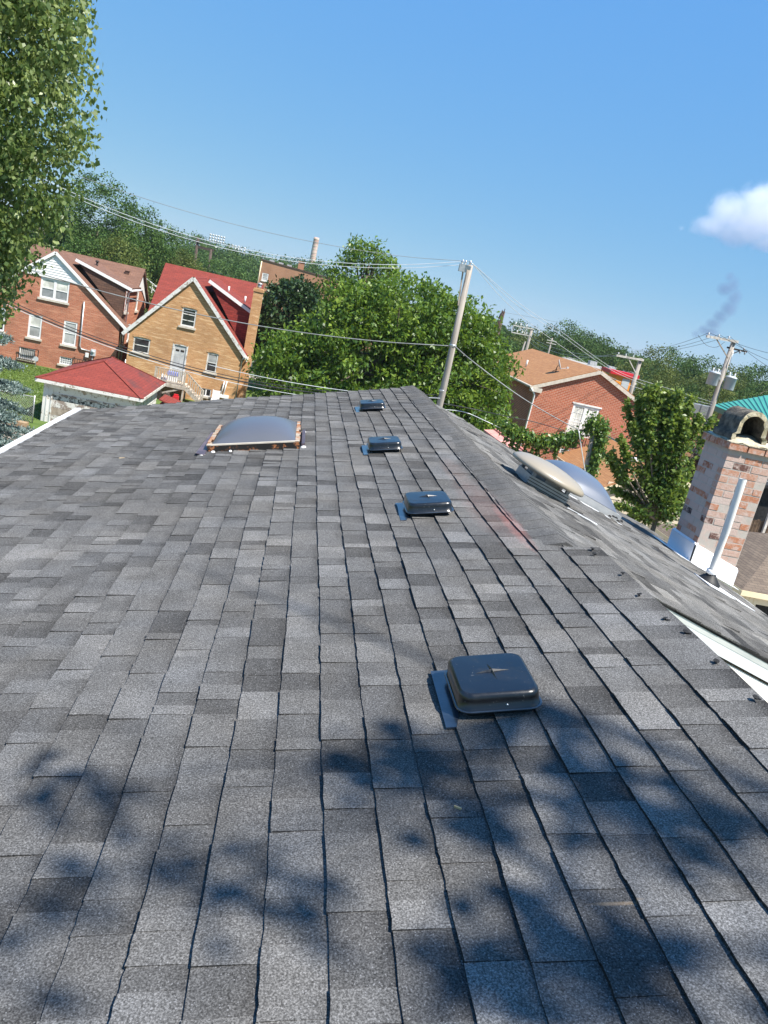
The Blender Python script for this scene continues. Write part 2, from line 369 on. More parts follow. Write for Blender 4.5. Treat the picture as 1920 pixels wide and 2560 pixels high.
M['stone_sill'] = m_noise('limestone', (0.50, 0.44, 0.36), (0.62, 0.56, 0.47), 6, 0.9)
def m_glass(name, c, rough=0.06):
    t = NT(name); t.base(t.ramp(t.noise(1.6, 3), [(0.4, c), (0.62, tuple(min(1, x*1.7+0.01) for x in c))])).set(Roughness=rough, Specular_IOR_Level=0.6); return t.m
M['dark_glass'] = m_glass('dark_window_glass', (0.018, 0.02, 0.022))
M['curtain_glass'] = m_glass('curtained_glass', (0.26, 0.26, 0.25), 0.12)
M['blind_glass'] = m_glass('blind_behind_glass', (0.48, 0.47, 0.42), 0.15)
M['screen'] = m_noise('insect_screen', (0.20, 0.21, 0.21), (0.27, 0.28, 0.28), 5, 0.5)
M['grey_door'] = m_noise('grey_door', (0.40, 0.40, 0.38), (0.52, 0.52, 0.50), 3, 0.5)
M['iron'] = m_noise('black_iron', (0.015, 0.013, 0.012), (0.05, 0.035, 0.028), 9, 0.6)
def m_pole():
    t = NT('pole_wood'); mp = t.n('ShaderNodeMapping'); mp.inputs['Scale'].default_value = (14, 14, 0.5); t.l(t.pos(), mp.inputs[0])
    f = t.noise(1.0, 5, 0.65, mp.outputs[0]); t.base(t.mix(t.ramp(t.noise(1.2, 3), [(0.4, 0.0), (0.7, 0.5)]), t.ramp(f, [(0.3, (0.17, 0.145, 0.12)), (0.5, (0.33, 0.295, 0.255)), (0.7, (0.45, 0.415, 0.37))]), (0.24, 0.21, 0.18)))
    t.set(Roughness=0.92, Specular_IOR_Level=0.15).bump(f, 0.5, 0.01); return t.m
M['pole_wood'] = m_pole()
M['dark_wood'] = m_noise('creosote_wood', (0.055, 0.038, 0.03), (0.11, 0.08, 0.065), 3, 0.9)
M['grey_wood'] = m_noise('silvered_wood', (0.42, 0.38, 0.33), (0.60, 0.57, 0.52), 4, 0.9)
M['wire_pale'] = m_noise('bright_wire', (0.55, 0.58, 0.58), (0.72, 0.74, 0.74), 2, 0.3, metal=0.3, spec=0.6)
M['wire_dark'] = m_noise('black_cable', (0.012, 0.012, 0.013), (0.03, 0.03, 0.03), 2, 0.45, spec=0.5)
M['wire_grey'] = m_noise('grey_cable', (0.16, 0.17, 0.17), (0.25, 0.26, 0.26), 2, 0.4)
M['transformer'] = m_noise('transformer_grey', (0.44, 0.47, 0.48), (0.52, 0.55, 0.56), 2, 0.4)
M['ceramic'] = m_noise('ceramic', (0.55, 0.54, 0.52), (0.7, 0.69, 0.67), 9, 0.2, spec=0.6)
M['grass'] = m_noise('lawn', (0.06, 0.105, 0.018), (0.10, 0.145, 0.03), 1.3, 0.95, 0.3, 6)
M['grass_blade'] = m_leaf('grass_blade', (0.055, 0.10, 0.012), (0.10, 0.165, 0.02), (0.18, 0.23, 0.05), 0.3)
M['asphalt'] = m_noise('asphalt', (0.055, 0.055, 0.057), (0.10, 0.10, 0.10), 2.5, 0.95, 0.2)
M['concrete'] = m_noise('concrete', (0.25, 0.205, 0.155), (0.37, 0.31, 0.25), 1.6, 0.95, 0.2)
M['timber_edge'] = m_noise('timber_edge', (0.24, 0.16, 0.09), (0.38, 0.27, 0.16), 4, 0.9, 0.3)
M['galv'] = m_noise('galvanised', (0.36, 0.37, 0.37), (0.5, 0.51, 0.51), 8, 0.4, metal=0.6)
M['bark'] = m_noise('bark', (0.085, 0.065, 0.05), (0.20, 0.16, 0.125), 7, 0.95, 0.6)
M['green_metal'] = m_noise('teal_metal_roof', (0.06, 0.33, 0.22), (0.075, 0.37, 0.255), 1.2, 0.35, spec=0.5)
M['green_trim'] = m_noise('dark_teal_trim', (0.03, 0.16, 0.11), (0.04, 0.19, 0.13), 2, 0.4)
M['pink_metal'] = m_noise('pink_roof_metal', (0.52, 0.20, 0.17), (0.66, 0.34, 0.29), 3, 0.55, 0.2)
M['beige_siding'] = m_noise('beige_siding', (0.50, 0.43, 0.31), (0.58, 0.51, 0.38), 2, 0.6)
M['cream_paint'] = m_noise('cream_paint', (0.72, 0.61, 0.40), (0.78, 0.68, 0.47), 2, 0.5)
M['fence_wood'] = m_noise('dark_fence_wood', (0.055, 0.035, 0.022), (0.14, 0.095, 0.06), 5, 0.9, 0.3)
M['smokestack'] = m_noise('smokestack_brick', (0.42, 0.27, 0.22), (0.58, 0.43, 0.37), 0.35, 0.9)
M['flat_grey'] = m_noise('flat_roof_grey', (0.26, 0.24, 0.22), (0.38, 0.36, 0.33), 0.6, 0.9)
M['red_sign'] = m_noise('red_fascia', (0.55, 0.02, 0.03), (0.6, 0.03, 0.04), 1, 0.4)
M['orange_panel'] = m_noise('orange_panel', (0.75, 0.25, 0.02), (0.8, 0.3, 0.03), 1, 0.5)
M['blue_box'] = m_noise('blue_plastic', (0.13, 0.16, 0.5), (0.22, 0.26, 0.62), 6, 0.4)
M['white_plastic'] = m_noise('white_plastic', (0.76, 0.76, 0.76), (0.8, 0.8, 0.8), 4, 0.35)
M['car_dark'] = m_noise('dark_car_paint', (0.012, 0.014, 0.018), (0.02, 0.022, 0.028), 2, 0.2, spec=0.6)
M['car_white'] = m_noise('white_car_paint', (0.7, 0.7, 0.7), (0.75, 0.75, 0.75), 2, 0.25, spec=0.6)
M['tan_chip'] = m_noise('wood_chip', (0.5, 0.35, 0.18), (0.62, 0.5, 0.3), 40, 0.9)
L = {}
L['cottonwood'] = m_leaf('cottonwood_leaf', (0.045, 0.09, 0.022), (0.145, 0.205, 0.058), (0.36, 0.42, 0.18), 0.4, 0.40, 0.45)
L['spray'] = m_leaf('yellowing_leaf', (0.07, 0.11, 0.02), (0.19, 0.24, 0.05), (0.42, 0.43, 0.15), 0.38, 0.42, 0.4)
L['elm'] = m_leaf('elm_leaf', (0.035, 0.085, 0.012), (0.105, 0.19, 0.024), (0.25, 0.34, 0.045), 0.36, 0.42, 0.4)
L['maple'] = m_leaf('maple_leaf', (0.014, 0.035, 0.011), (0.032, 0.068, 0.019), (0.07, 0.115, 0.035), 0.2, 0.4, 0.4)
L['plum'] = m_leaf('upright_tree_leaf', (0.022, 0.06, 0.012), (0.065, 0.13, 0.022), (0.27, 0.34, 0.07), 0.35, 0.4, 0.45)
L['far'] = m_leaf('far_leaf', (0.026, 0.062, 0.014), (0.06, 0.115, 0.024), (0.12, 0.19, 0.042), 0.2, 0.6, 0.2)
L['far_yellow'] = m_leaf('yellowish_leaf', (0.045, 0.07, 0.017), (0.105, 0.14, 0.032), (0.19, 0.21, 0.055), 0.25, 0.6, 0.2)
L['ivy'] = m_leaf('ivy_leaf', (0.02, 0.06, 0.012), (0.07, 0.15, 0.022), (0.24, 0.33, 0.06), 0.3, 0.38, 0.5)
L['spruce'] = m_leaf('spruce_needle', (0.05, 0.085, 0.08), (0.14, 0.20, 0.19), (0.30, 0.37, 0.35), 0.1, 0.55, 0.3)

# ------------------------------------------------------------------ ground
def sheet(name, x0, y0, x1, y1, z, mat):
    m = MB(); m.add([(x0,y0,z), (x1,y0,z), (x1,y1,z), (x0,y1,z)], [(0,1,2,3)]); o = m.build(name, mat); o['kind'] = 'structure'; return o
sheet('ground', -640, -120, 690, 690, G, M['grass'])
sheet('alley', -90, 22.5, 90, 34.4, G+0.02, M['concrete'])
sheet('road', -160, 69.5, 150, 76.5, G+0.02, M['asphalt'])
sheet('road', -160, 117.0, 150, 126.0, G+0.02, M['asphalt'])
sheet('road', 60, 330, 260, 460, G+0.02, M['asphalt'])
sheet('added_concrete', 7.5, -6, 60, 22.4, G+0.024, M['concrete'])  # concrete added over the lawn to keep green bounce off the cream garage
def kerb(name, x0, y0, x1, y1, h=0.12):
    m = MB(); m.box(x0, y0, G-0.1, x1, y1, G+h); o = m.build(name, M['concrete']); o['kind'] = 'structure'
kerb('kerb', -160, 69.2, 150, 69.5); kerb('kerb', -160, 76.5, 150, 76.8)
sheet('pavement', -160, 65.4, 150, 67.0, G+0.03, M['concrete']); sheet('pavement', -160, 79.5, 150, 81.0, G+0.03, M['concrete'])
sheet('pavement', -160, 113.0, 150, 115.0, G+0.03, M['concrete'])

# ------------------------------------------------------------------ our house: roof
SA, CA = sin(SLOPE), cos(SLOPE); D0 = 1.3975
UV_ = Vector((CA, 0, SA)); NV = Vector((-SA, 0, CA))
def rp(u, y, h=0.0): return UV_*u - NV*D0 + NV*h + Vector((0, y, 0))     # point on the near (left) slope
S2 = radians(17.5); URIDGE = 1.28
PR = rp(URIDGE, 0); V2 = Vector((cos(S2), 0, -sin(S2))); N2 = Vector((sin(S2), 0, cos(S2)))
def rq(v, y, h=0.0): return PR + V2*v + N2*h + Vector((0, y, 0))         # point on the right slope
U_EAVE, YB, VEAVE, YRAKE = -2.83, -2.2, 3.31, 3.72
def yfar(u): return 9.52 + (u + 2.83)/(4.11)*0.85
def yfr(v): return 9.46 - 0.34*min(max((v-0.8)/0.6, 0), 1)
house = empty('house', (1.2, 5.0, G), 'house with the charcoal shingle roof that fills the foreground', 'house')
m = MB()
m.slab([rp(U_EAVE, YB, -0.012), rp(URIDGE, YB, -0.012), rp(URIDGE, yfar(URIDGE)-0.02, -0.012), rp(U_EAVE, yfar(U_EAVE)-0.02, -0.012)], 0.11)
m.slab([rp(URIDGE, YB, -0.012), rp(1.45, YB, -0.012), rp(1.45, 3.70, -0.012), rp(URIDGE, 3.70, -0.012)], 0.07)
m.build('roof_deck', M['felt'], house)
m = MB(); m.slab([rq(0.012, YRAKE+0.02, -0.012), rq(VEAVE-0.02, YRAKE+0.02, -0.012), rq(VEAVE-0.02, yfr(VEAVE)-0.03, -0.012), rq(2.0, yfr(2.0)-0.03, -0.012), rq(0.012, yfr(0)-0.03, -0.012)], 0.11)
m.build('right_roof_deck', M['felt'], house)
# walls (below the eaves, hidden from this side)
m = MB(); zt = rp(U_EAVE+0.35, 0).z - 0.16; zt2 = rq(VEAVE-0.35, 0).z - 0.16
xl, xr, xc = rp(U_EAVE+0.35, 0).x, rq(VEAVE-0.35, 0).x, PR.x
m.add([(xl, YB+0.3, G), (xl, 9.0, G), (xl, 9.0, zt), (xl, YB+0.3, zt)], [(0,1,2,3)])
m.add([(xr, YRAKE+0.14, G), (xr, 9.0, G), (xr, 9.0, zt2), (xr, YRAKE+0.14, zt2)], [(0,3,2,1)])
m.add([(xl, 9.0, G), (xr, 9.0, G), (xr, 9.0, zt2), (xc, 9.0, PR.z-0.16), (xl, 9.0, zt)], [(0,1,2,3,4)])
m.add([(xl, YB+0.3, G), (xc, YB+0.3, G), (xc, YB+0.3, PR.z-0.16), (xl, YB+0.3, zt)], [(0,1,2,3)])
m.add([(xc-0.02, YB+0.3, G), (xc-0.02, YRAKE+0.16, G), (xc-0.02, YRAKE+0.16, PR.z-0.16), (xc-0.02, YB+0.3, PR.z-0.16)], [(0,1,2,3)])
m.build('wall', M['cream_board'], house)

# shingles of the near slope ------------------------------------------------------------
EXPO = 0.143
def waves(u, y): return 0.004*sin(1.7*y+2.1*u) + 0.003*sin(4.3*y-3*u+1)
tabs = []                                   # (u0,u1,y0,y1,hl,t0,t1)
for j in range(-16, 14):
    u0 = -0.6146 + EXPO*j
    u1 = u0 + EXPO + 0.028
    if j == -16: u0 = U_EAVE; u1 = -0.6146 + EXPO*(-15) + 0.028
    if j == 13: u1 = 1.452
    y = YB + NR.uniform(-0.2, 0); ph = NR.uniform(0, 6.3); raised = NR.random() < 0.5
    while True:
        uu = (u0+u1)/2; lim = 3.74 + NR.uniform(-0.02, 0.03) if j == 13 else yfar(u0)
        wdt = NR.choice((0.06, 0.08, 0.10, 0.12, 0.14, 0.165, 0.20, 0.25)) * NR.uniform(0.9, 1.1)
        y1 = min(y + wdt, lim)
        r = NR.random()
        if raised: tn = NR.gauss(0.56, 0.085)
        else: tn = NR.gauss(0.45, 0.085)
        if r < 0.10: tn = NR.uniform(0.2, 0.3)
        elif r > 0.94: tn = NR.uniform(0.7, 0.82)
        hl = (0.0135 if raised else 0.0095) + NR.uniform(-0.0012, 0.0016)
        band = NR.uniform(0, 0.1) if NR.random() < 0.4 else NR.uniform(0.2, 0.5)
        tabs.append((u0, u1, max(y, YB), y1, hl, min(max(tn, 0.03), 0.99), band, ph, j))
        y = y1; raised = not raised if NR.random() < 0.85 else raised
        if y >= lim - 1e-4: break
def tab_geo(T):
    u0, u1, y0, y1, hl, tn, band, ph, j = T
    ny = 4; vs = []; cols = []; jr = [NR.uniform(-0.0022, 0.0022) for _ in range(4)]; lift = NR.uniform(0, 0.003) if NR.random() < 0.3 else 0.0
    um = u0 + (u1-u0)*0.52
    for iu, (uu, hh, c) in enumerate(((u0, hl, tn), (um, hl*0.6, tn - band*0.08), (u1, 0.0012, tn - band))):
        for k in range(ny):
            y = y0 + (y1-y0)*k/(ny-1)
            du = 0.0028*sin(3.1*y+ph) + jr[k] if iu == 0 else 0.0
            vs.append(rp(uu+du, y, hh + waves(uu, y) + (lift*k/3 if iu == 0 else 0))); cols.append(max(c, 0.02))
    for k in range(ny):
        y = y0 + (y1-y0)*k/(ny-1); du = 0.0028*sin(3.1*y+ph) + jr[k]
        vs.append(rp(u0+du, y, -0.004 + waves(u0, y))); cols.append(0.0)
    # cut edges show the black asphalt core: own vertices, darkest tone
    b = len(vs); lowt = vs[0:ny]; lowb = vs[3*ny:4*ny]; ya = [vs[0], vs[ny], vs[2*ny]]; yb = [vs[ny-1], vs[2*ny-1], vs[3*ny-1]]
    vs = vs[:3*ny] + lowt + lowb + ya + [rp(u1, y0, -0.004 + waves(u1, y0)), lowb[0]] + yb + [rp(u1, y1, -0.004 + waves(u1, y1)), lowb[-1]]
    cols = cols[:3*ny] + [0.0]*(len(vs)-3*ny); c1 = 3*ny; c2 = 4*ny; c3 = 5*ny
    f = [(r_*ny+k, r_*ny+k+1, (r_+1)*ny+k+1, (r_+1)*ny+k) for r_ in range(2) for k in range(ny-1)]
    f += [(c2+k, c2+k+1, c1+k+1, c1+k) for k in range(ny-1)]
    f += [(c3+4, c3, c3+1, c3+2, c3+3), (c3+9, c3+8, c3+7, c3+6, c3+5)]
    return vs, [q[::-1] for q in f], cols
def scr_area(T):
    u0, u1, y0, y1 = T[:4]; q = [proj(rp(a, b)) for a, b in ((u0, y0), (u0+EXPO, y0), (u0+EXPO, y1), (u0, y1))]
    if min(p[2] for p in q) < 0.2: return 0
    cx = sum(p[0] for p in q)/4; cy = sum(p[1] for p in q)/4
    if not (-60 < cx < 1980 and -60 < cy < 2620): return 0
    return abs(sum(q[i][0]*q[(i+1) % 4][1]-q[(i+1) % 4][0]*q[i][1] for i in range(4)))/2
order = sorted(range(len(tabs)), key=lambda i: -scr_area(tabs[i]))
big = set(order[:300])
def shingle_mesh(name, Ts, parent, mat):
    vs, fs, cs = [], [], []
    for T in Ts:
        v, f, c = tab_geo(T); b = len(vs); vs += v; cs += c; fs += [tuple(i+b for i in q) for q in f]
    off = wloc(parent); me = bpy.data.meshes.new(name)
    me.from_pydata([tuple(p-off) for p in vs], [], fs)
    a = me.attributes.new('tone', 'FLOAT', 'POINT'); a.data.foreach_set('value', cs)
    me.materials.append(mat); return link(name, me, parent)
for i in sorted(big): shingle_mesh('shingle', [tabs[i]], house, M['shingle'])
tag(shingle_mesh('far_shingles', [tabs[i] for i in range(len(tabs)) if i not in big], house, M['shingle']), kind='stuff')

# weathered shingles of the right slope
vs, fs, cs = [], [], []
v0 = VEAVE + 0.01
while v0 > 0.03:
    vl = v0; vu = max(v0 - EXPO - 0.03, -0.02); y = YRAKE - NR.uniform(-0.004, 0.012); ph = NR.uniform(0, 6)
    yl_ = yfr(vl)
    while y < yl_:
        y1 = min(y + NR.choice((0.1, 0.14, 0.17, 0.22, 0.28, 0.33)), yl_ - NR.uniform(0, 0.02)) if y > YRAKE+0.02 else y + NR.uniform(0.1, 0.35)
        h = 0.005 + NR.choice((0, 0.002, 0.005, 0.010)); b = len(vs); tn = min(max(NR.gauss(0.5, 0.2), 0.03), 1)
        curl = NR.uniform(-0.002, 0.004)
        vs += [rq(vl, y, h), rq(vl, y1, h+curl), rq(vu, y1, 0.001), rq(vu, y, 0.001), rq(vl, y, -0.004), rq(vl, y1, -0.004), rq(vu, y, -0.004), rq(vu, y1, -0.004)]
        fs += [tuple(b+i for i in q) for q in ((0,1,2,3), (4,5,1,0), (4,0,3,6), (5,7,2,1))]
        cs += [tn]*4 + [0.0]*4; y = y1
        if y >= yl_-0.03: break
    v0 -= EXPO
off = wloc(house); me = bpy.data.meshes.new('weathered_shingles'); me.from_pydata([tuple(p-off) for p in vs], [], fs)
a = me.attributes.new('tone', 'FLOAT', 'POINT'); a.data.foreach_set('value', cs); me.materials.append(M['old_shingle'])
tag(link('weathered_shingles', me, house), kind='stuff')
# ridge cap: one bent piece after another, laid from the far end towards the camera
y = 3.80; k = 0
while y < 10.36:
    mm = MB(); ye = min(y + 0.19, yfar(URIDGE)+0.01); tn = 0.40 + NR.uniform(-0.05, 0.05); w1 = 0.165 + NR.uniform(-0.004, 0.004)
    rows = []
    for yy, hh in ((y, 0.0195), (ye, 0.0165)):
        apex = PR + Vector((0, yy, hh+0.006))
        rows.append([rp(URIDGE-w1, yy, hh-0.008), rp(URIDGE-0.06, yy, hh), apex, rq(0.06, yy, hh), rq(w1, yy, hh-0.008)])
    vsx = rows[0] + rows[1] + [p - Vector((0, 0, 0.006 if k else 0.035)) for p in rows[0]]
    mm.tone = tn; mm.add(vsx, [(i, i+5, i+6, i+1)[::-1] for i in range(4)], True); mm.add(vsx, [(i, i+1, i+11, i+10)[::-1] for i in range(4)], False)
    mm.build('ridge_shingle', M['shingle'], house, uv=False); y += 0.143; k += 1
# nails left along the open top edge
for (u, yy) in [(1.393, 3.70), (1.375, 3.62), (1.416, 3.34), (1.388, 3.08), (1.39, 2.82), (1.416, 2.69), (1.413, 2.44), (1.416, 2.18)]:
    mm = MB(); p = rp(u, yy, 0.012); d = (NV*0.35 + Vector((NR.uniform(-1, 1), -0.6, 0))).normalized()
    mm.lathe(p+NV*0.006, (NV + Vector((NR.uniform(-.3, .3), NR.uniform(-.3, .3), 0))), [(0.001, -0.008), (0.003, -0.008), (0.003, 0.0), (0.0115, 0.001), (0.0115, 0.003), (0.001, 0.004)], 10, False)
    mm.tube([p, p + d*0.022], 0.003, 5); mm.build('nail', M['dull_black'], house, uv=False)
# left eave: white drip edge, flat grey strip, gutter
m = MB(); m.obox(rp(U_EAVE-0.05, YB, -0.02), (0, 11.75, 0), UV_*0.055, NV*0.018); m.build('eave_flashing', M['grey_metal'], house)
m = MB(); m.obox(rp(U_EAVE-0.115, YB, -0.035), (0, 11.8, 0), UV_*0.06, NV*0.045); m.obox(rp(U_EAVE-0.10, YB, -0.17), (0, 11.8, 0), UV_*0.03, NV*0.13)
m.build('white_gutter', M['white_metal'], house)
# far rake trim
m = MB(); a, b = rp(U_EAVE, yfar(U_EAVE)-0.01, -0.05), rp(URIDGE, yfar(URIDGE)-0.01, -0.05); m.bar(a, b, 0.03, 0.10, NV)
a, b, c_ = rq(0.03, yfr(0)-0.02, -0.05), rq(2.0, yfr(2.0)-0.02, -0.05), rq(VEAVE, yfr(3)-0.02, -0.05); m.bar(a, b, 0.03, 0.10, N2); m.bar(b, c_, 0.03, 0.10, N2); m.build('rake_trim', M['dull_black'], house)
m = MB(); a, b = rq(VEAVE+0.02, YRAKE, -0.06), rq(VEAVE+0.02, 9.1, -0.06); m.bar(a, b, 0.02, 0.13, N2); m.build('eave_fascia', M['white_metal'], house)
# gable end under the right slope: boards running with the rake
def rake_board(name, v0, v1, h0, h1, y, t, mat):
    mm = MB(); mm.obox(rq(v0, y, h0), V2*(v1-v0), (0, t, 0), N2*(h1-h0)); return mm.build(name, mat, house)
rake_board('drip_edge', 0.12, VEAVE, -0.016, -0.005, YRAKE-0.001, 0.05, M['dull_black'])
rake_board('rake_trim_board', 0.12, VEAVE, -0.048, -0.017, YRAKE+0.001, 0.04, M['trim_shade_grey'])
rake_board('rake_soffit', 0.12, VEAVE, -0.112, -0.049, YRAKE+0.002, 0.03, M['white_metal'])
hz = -0.13
for i, wdt in enumerate((0.10, 0.10, 0.10, 0.12, 0.12, 0.12, 0.12, 0.12, 0.12, 0.12, 0.12, 0.12)):
    mm = MB(); yy = YRAKE+0.012
    q = [rq(0.1, yy, hz), rq(VEAVE-0.2, yy, hz), rq(VEAVE-0.2, yy-0.022, hz-wdt), rq(0.1, yy-0.022, hz-wdt)]
    mm.prism(q, (0, 0.03, 0)); mm.build('siding_board', M['cream_board'], house); hz -= wdt + 0.003

# ------------------------------------------------------------------ roof vents
def box_vent(u, y):
    """black square vent: domed lid with a star rib, rim, throat, base plate, screw (built in the roof's own frame)"""
    r = empty('roof_vent', rp(u, y, 0.009))
    w, d = 0.285, 0.30
    def P(a, b, c): return rp(u + a, y + b, 0.009 + c)
    def ring(hw, hd, rad, z, n=5):
        o = []
        for cx, cy, a0 in ((hw-rad, hd-rad, 0), (-hw+rad, hd-rad, 90), (-hw+rad, -hd+rad, 180), (hw-rad, -hd+rad, 270)):
            for k in range(n): a = radians(a0+90*k/(n-1)); o.append(P(cx+rad*cos(a), cy+rad*sin(a), z))
        return o
    mm = MB(); prof = [(1.0, 0.026), (1.0, 0.030), (0.965, 0.033), (0.955, 0.066), (0.945, 0.076), (0.918, 0.084), (0.87, 0.0875)]
    rings = [ring(w/2*s, d/2*s, 0.045*s, z) for s, z in prof]; nn = len(rings[0])
    vs = [p for q in rings for p in q]
    mm.add(vs, [(i*nn+k, i*nn+(k+1) % nn, (i+1)*nn+(k+1) % nn, (i+1)*nn+k) for i in range(len(prof)-1) for k in range(nn)], True)
    top = [P(0, 0, 0.0935)]; b = len(mm.v); lr = rings[-1]
    mm.add(lr + top, [(k, (k+1) % nn, nn) for k in range(nn)], True)
    mm.build('lid', M['black_plastic'], r, uv=False)
    mm = MB()
    for dx, dy, ln in ((1, 0.10, 0.068), (-1, -0.10, 0.068), (-0.10, 1, 0.066), (0.10, -1, 0.066)):
        px_, py_ = -dy, dx; wv = 0.006
        mm.add([P(px_*wv, py_*wv, 0.0925), P(dx*ln, dy*ln, 0.0895), P(-px_*wv, -py_*wv, 0.0925), P(0, 0, 0.1015)], [(0, 1, 3), (1, 2, 3)])
    mm.build('star_rib', M['black_plastic'], r, uv=False)
    mm = MB(); ri = [ring(w/2*1.02, d/2*1.02, 0.047, 0.026), ring(w/2*1.035, d/2*1.035, 0.048, 0.029), ring(w/2*1.02, d/2*1.02, 0.047, 0.033), ring(w/2*0.9, d/2*0.9, 0.04, 0.026)]
    vs = [p for q in ri for p in q]; mm.add(vs, [(i*nn+k, i*nn+(k+1) % nn, (i+1) % 4*nn+(k+1) % nn, (i+1) % 4*nn+k) for i in range(4) for k in range(nn)], True)
    mm.build('rim', M['black_metal'], r, uv=False)
    mm = MB(); q0, q1 = ring(w/2*0.8, d/2*0.8, 0.03, -0.012), ring(w/2*0.8, d/2*0.8, 0.03, 0.034)
    mm.add(q0+q1, [(k, (k+1) % nn, nn+(k+1) % nn, nn+k) for k in range(nn)]); mm.build('throat', M['dull_black'], r, uv=False)
    mm = MB(); L0 = [(-0.185, 0.19), (-0.02, 0.19), (-0.02, -0.04), (-0.125, -0.075), (-0.155, -0.185), (-0.19, -0.185)]
    bot = [P(a, b, -0.004) for a, b in L0]; tp = [P(a, b, 0.0035 if b > 0 else 0.003) for a, b in L0]; k = len(L0)
    mm.add(bot+tp, [tuple(range(2*k-1, k-1, -1)), ] + [(i, (i+1) % k, k+(i+1) % k, k+i)[::-1] for i in range(k)])
    mm.build('base_flashing', M['black_metal'], r, uv=False)
    mm = MB(); mm.lathe(P(0.02, -d/2*0.96, 0.045), (0, -1, 0), [(0.0045, -0.004), (0.0045, 0.002), (0.002, 0.0035), (0.0001, 0.0036)], 8); mm.build('screw', M['steel'], r, uv=False)
    return r
v1 = box_vent(0.545, 2.33)
vents = [v1]
for (u, y) in ((0.645, 4.57), (0.540, 6.43), (0.595, 8.60)):
    c = copy_tree(v1); c.location = rp(u, y, 0.009); vents.append(c)
for o, lb in zip(vents, ('black roof vent nearest the camera with a star rib on its lid', 'second black roof vent from the front, left of the pink chalk stain',
                         'third black roof vent from the front, right of the dark skylight dome', 'farthest black roof vent, close to the far edge of the roof')):
    tag(o, lb, 'roof vent', 'black vents in a row along the ridge')
# scraps lying on the roof
def scrap(u, y, l, w, a, label, mat=M['tan_chip']):
    mm = MB(); d = UV_*cos(a) + Vector((0, 1, 0))*sin(a); e = NV.cross(d); p = rp(u, y, 0.009)
    mm.obox(p - d*l/2 - e*w/2, d*l, e*w, NV*0.006); mm.v = [tuple(Vector(q) + NV*0.003*sin(40*q[0])) for q in mm.v]
    tag(mm.build('wood_chip', mat, None, uv=False), label, 'chip', 'scraps left lying on the shingles')
scrap(0.321, 1.752, 0.022, 0.004, 2.4, 'tiny pale wood splinter on the shingles below the nearest vent')
scrap(-1.689, 6.554, 0.045, 0.016, 0.2, 'pale wood chip lying on the shingles left of the dark skylight')
scrap(-1.35, 7.85, 0.05, 0.008, 0.4, 'thin dark strip on the shingles left behind the skylight', M['dull_black'])

# ------------------------------------------------------------------ skylights
def dome_grid(P, hu, hy, h, n=22, pw=2.4):
    vs = []; fs = []
    for i in range(n+1):
        for k in range(n+1):
            a = -1+2*i/n; b = -1+2*k/n
            z = h*((1-abs(a)**pw)*(1-abs(b)**pw))**0.62
            vs.append(P(a*hu, b*hy, z))
    for i in range(n):
        for k in range(n): fs.append((i*(n+1)+k, (i+1)*(n+1)+k, (i+1)*(n+1)+k+1, i*(n+1)+k+1))
    return vs, fs
def skylight(frame, cu, cy, hu, hy, curb, rise, mats, label):
    def P(a, b, c): return frame(cu+a, cy+b, c)
    r = empty('skylight', P(0, 0, 0), label, 'skylight')
    mm = MB(); t = 0.045
    for (a0, a1, b0, b1) in ((-hu, hu, -hy, -hy+t), (-hu, hu, hy-t, hy), (-hu, -hu+t, -hy+t, hy-t), (hu-t, hu, -hy+t, hy-t)):
        q = [P(a0, b0, -0.01), P(a1, b0, -0.01), P(a1, b1, -0.01), P(a0, b1, -0.01)]; mm.obox(q[0], q[1]-q[0], q[3]-q[0], P(a0, b0, curb)-q[0])
    mm.build('frame', mats[0], r)
    mm = MB()
    vs, fs = dome_grid(lambda a, b, c: P(a, b, curb+0.004+c), hu-0.035, hy-0.035, rise); mm.add(vs, fs, True); mm.build('dome', mats[1], r, uv=False)
    return r, P
sk, P = skylight(rp, -0.585, 7.16, 0.40, 0.50, 0.058, 0.14, (M['rust_frame'], M['smoke_acrylic']), 'smoked dome skylight in a rusty frame on the left roof slope')
for sx in (-1, 1):
    mm = MB()
    for k in range(9):
        y0 = -0.5 + k*0.11; mm.obox(P(sx*0.385-0.022, y0, 0.058+NR.uniform(0, 0.008)), P(1, 0, 0)*0+UV_*(0.022+NR.uniform(0, 0.02)), (0, 0.108, 0), NV*(0.006+NR.uniform(0, 0.006)))
    mm.build('torn_seal', M['rust_wood'], sk)
mm = MB(); mm.bar(P(-0.40, -0.49, 0.066), P(0.40, -0.49, 0.066), 0.02, 0.012, NV); mm.build('pale_seal', M['stone_sill'], sk)
mm = MB(); mm.prism([P(-0.405, -0.66, 0.012), P(-0.405, 0.30, 0.012), P(-0.46, 0.30, 0.03), P(-0.475, -0.66, 0.03)], NV*0.006); mm.build('side_flashing', M['bronze_flash'], sk)
mm = MB(); mm.prism([P(0.415, -0.46, 0.014), P(0.415, 0.20, 0.014), P(0.445, 0.20, 0.02), P(0.445, -0.46, 0.02)], NV*0.02); mm.build('side_flashing', M['bronze_flash'], sk)
for (a, b, s) in ((-0.43, -0.64, 0.03), (0.43, 0.22, 0.02), (0.43, -0.49, 0.025), (-0.35, -0.53, 0.02), (-0.2, -0.53, 0.015)):
    mm = MB(); mm.lathe(P(a, b, 0.008), NV, [(s, 0), (s*0.8, 0.01), (s*0.2, 0.014), (0.0002, 0.0145)], 8); mm.build('sealant_dab', M['white_paint'], sk, uv=False)
sk2, P2 = skylight(rq, 1.58, 7.72, 0.39, 0.52, 0.08, 0.19, (M['grey_metal'], M['blue_acrylic']), 'milky blue dome skylight behind the beige fan cap on right slope')
mm = MB(); mm.obox(P2(-0.44, -0.60, 0.0), V2*0.88, (0, 0.05, 0), N2*0.012); mm.build('base_flashing', M['white_metal'], sk2)
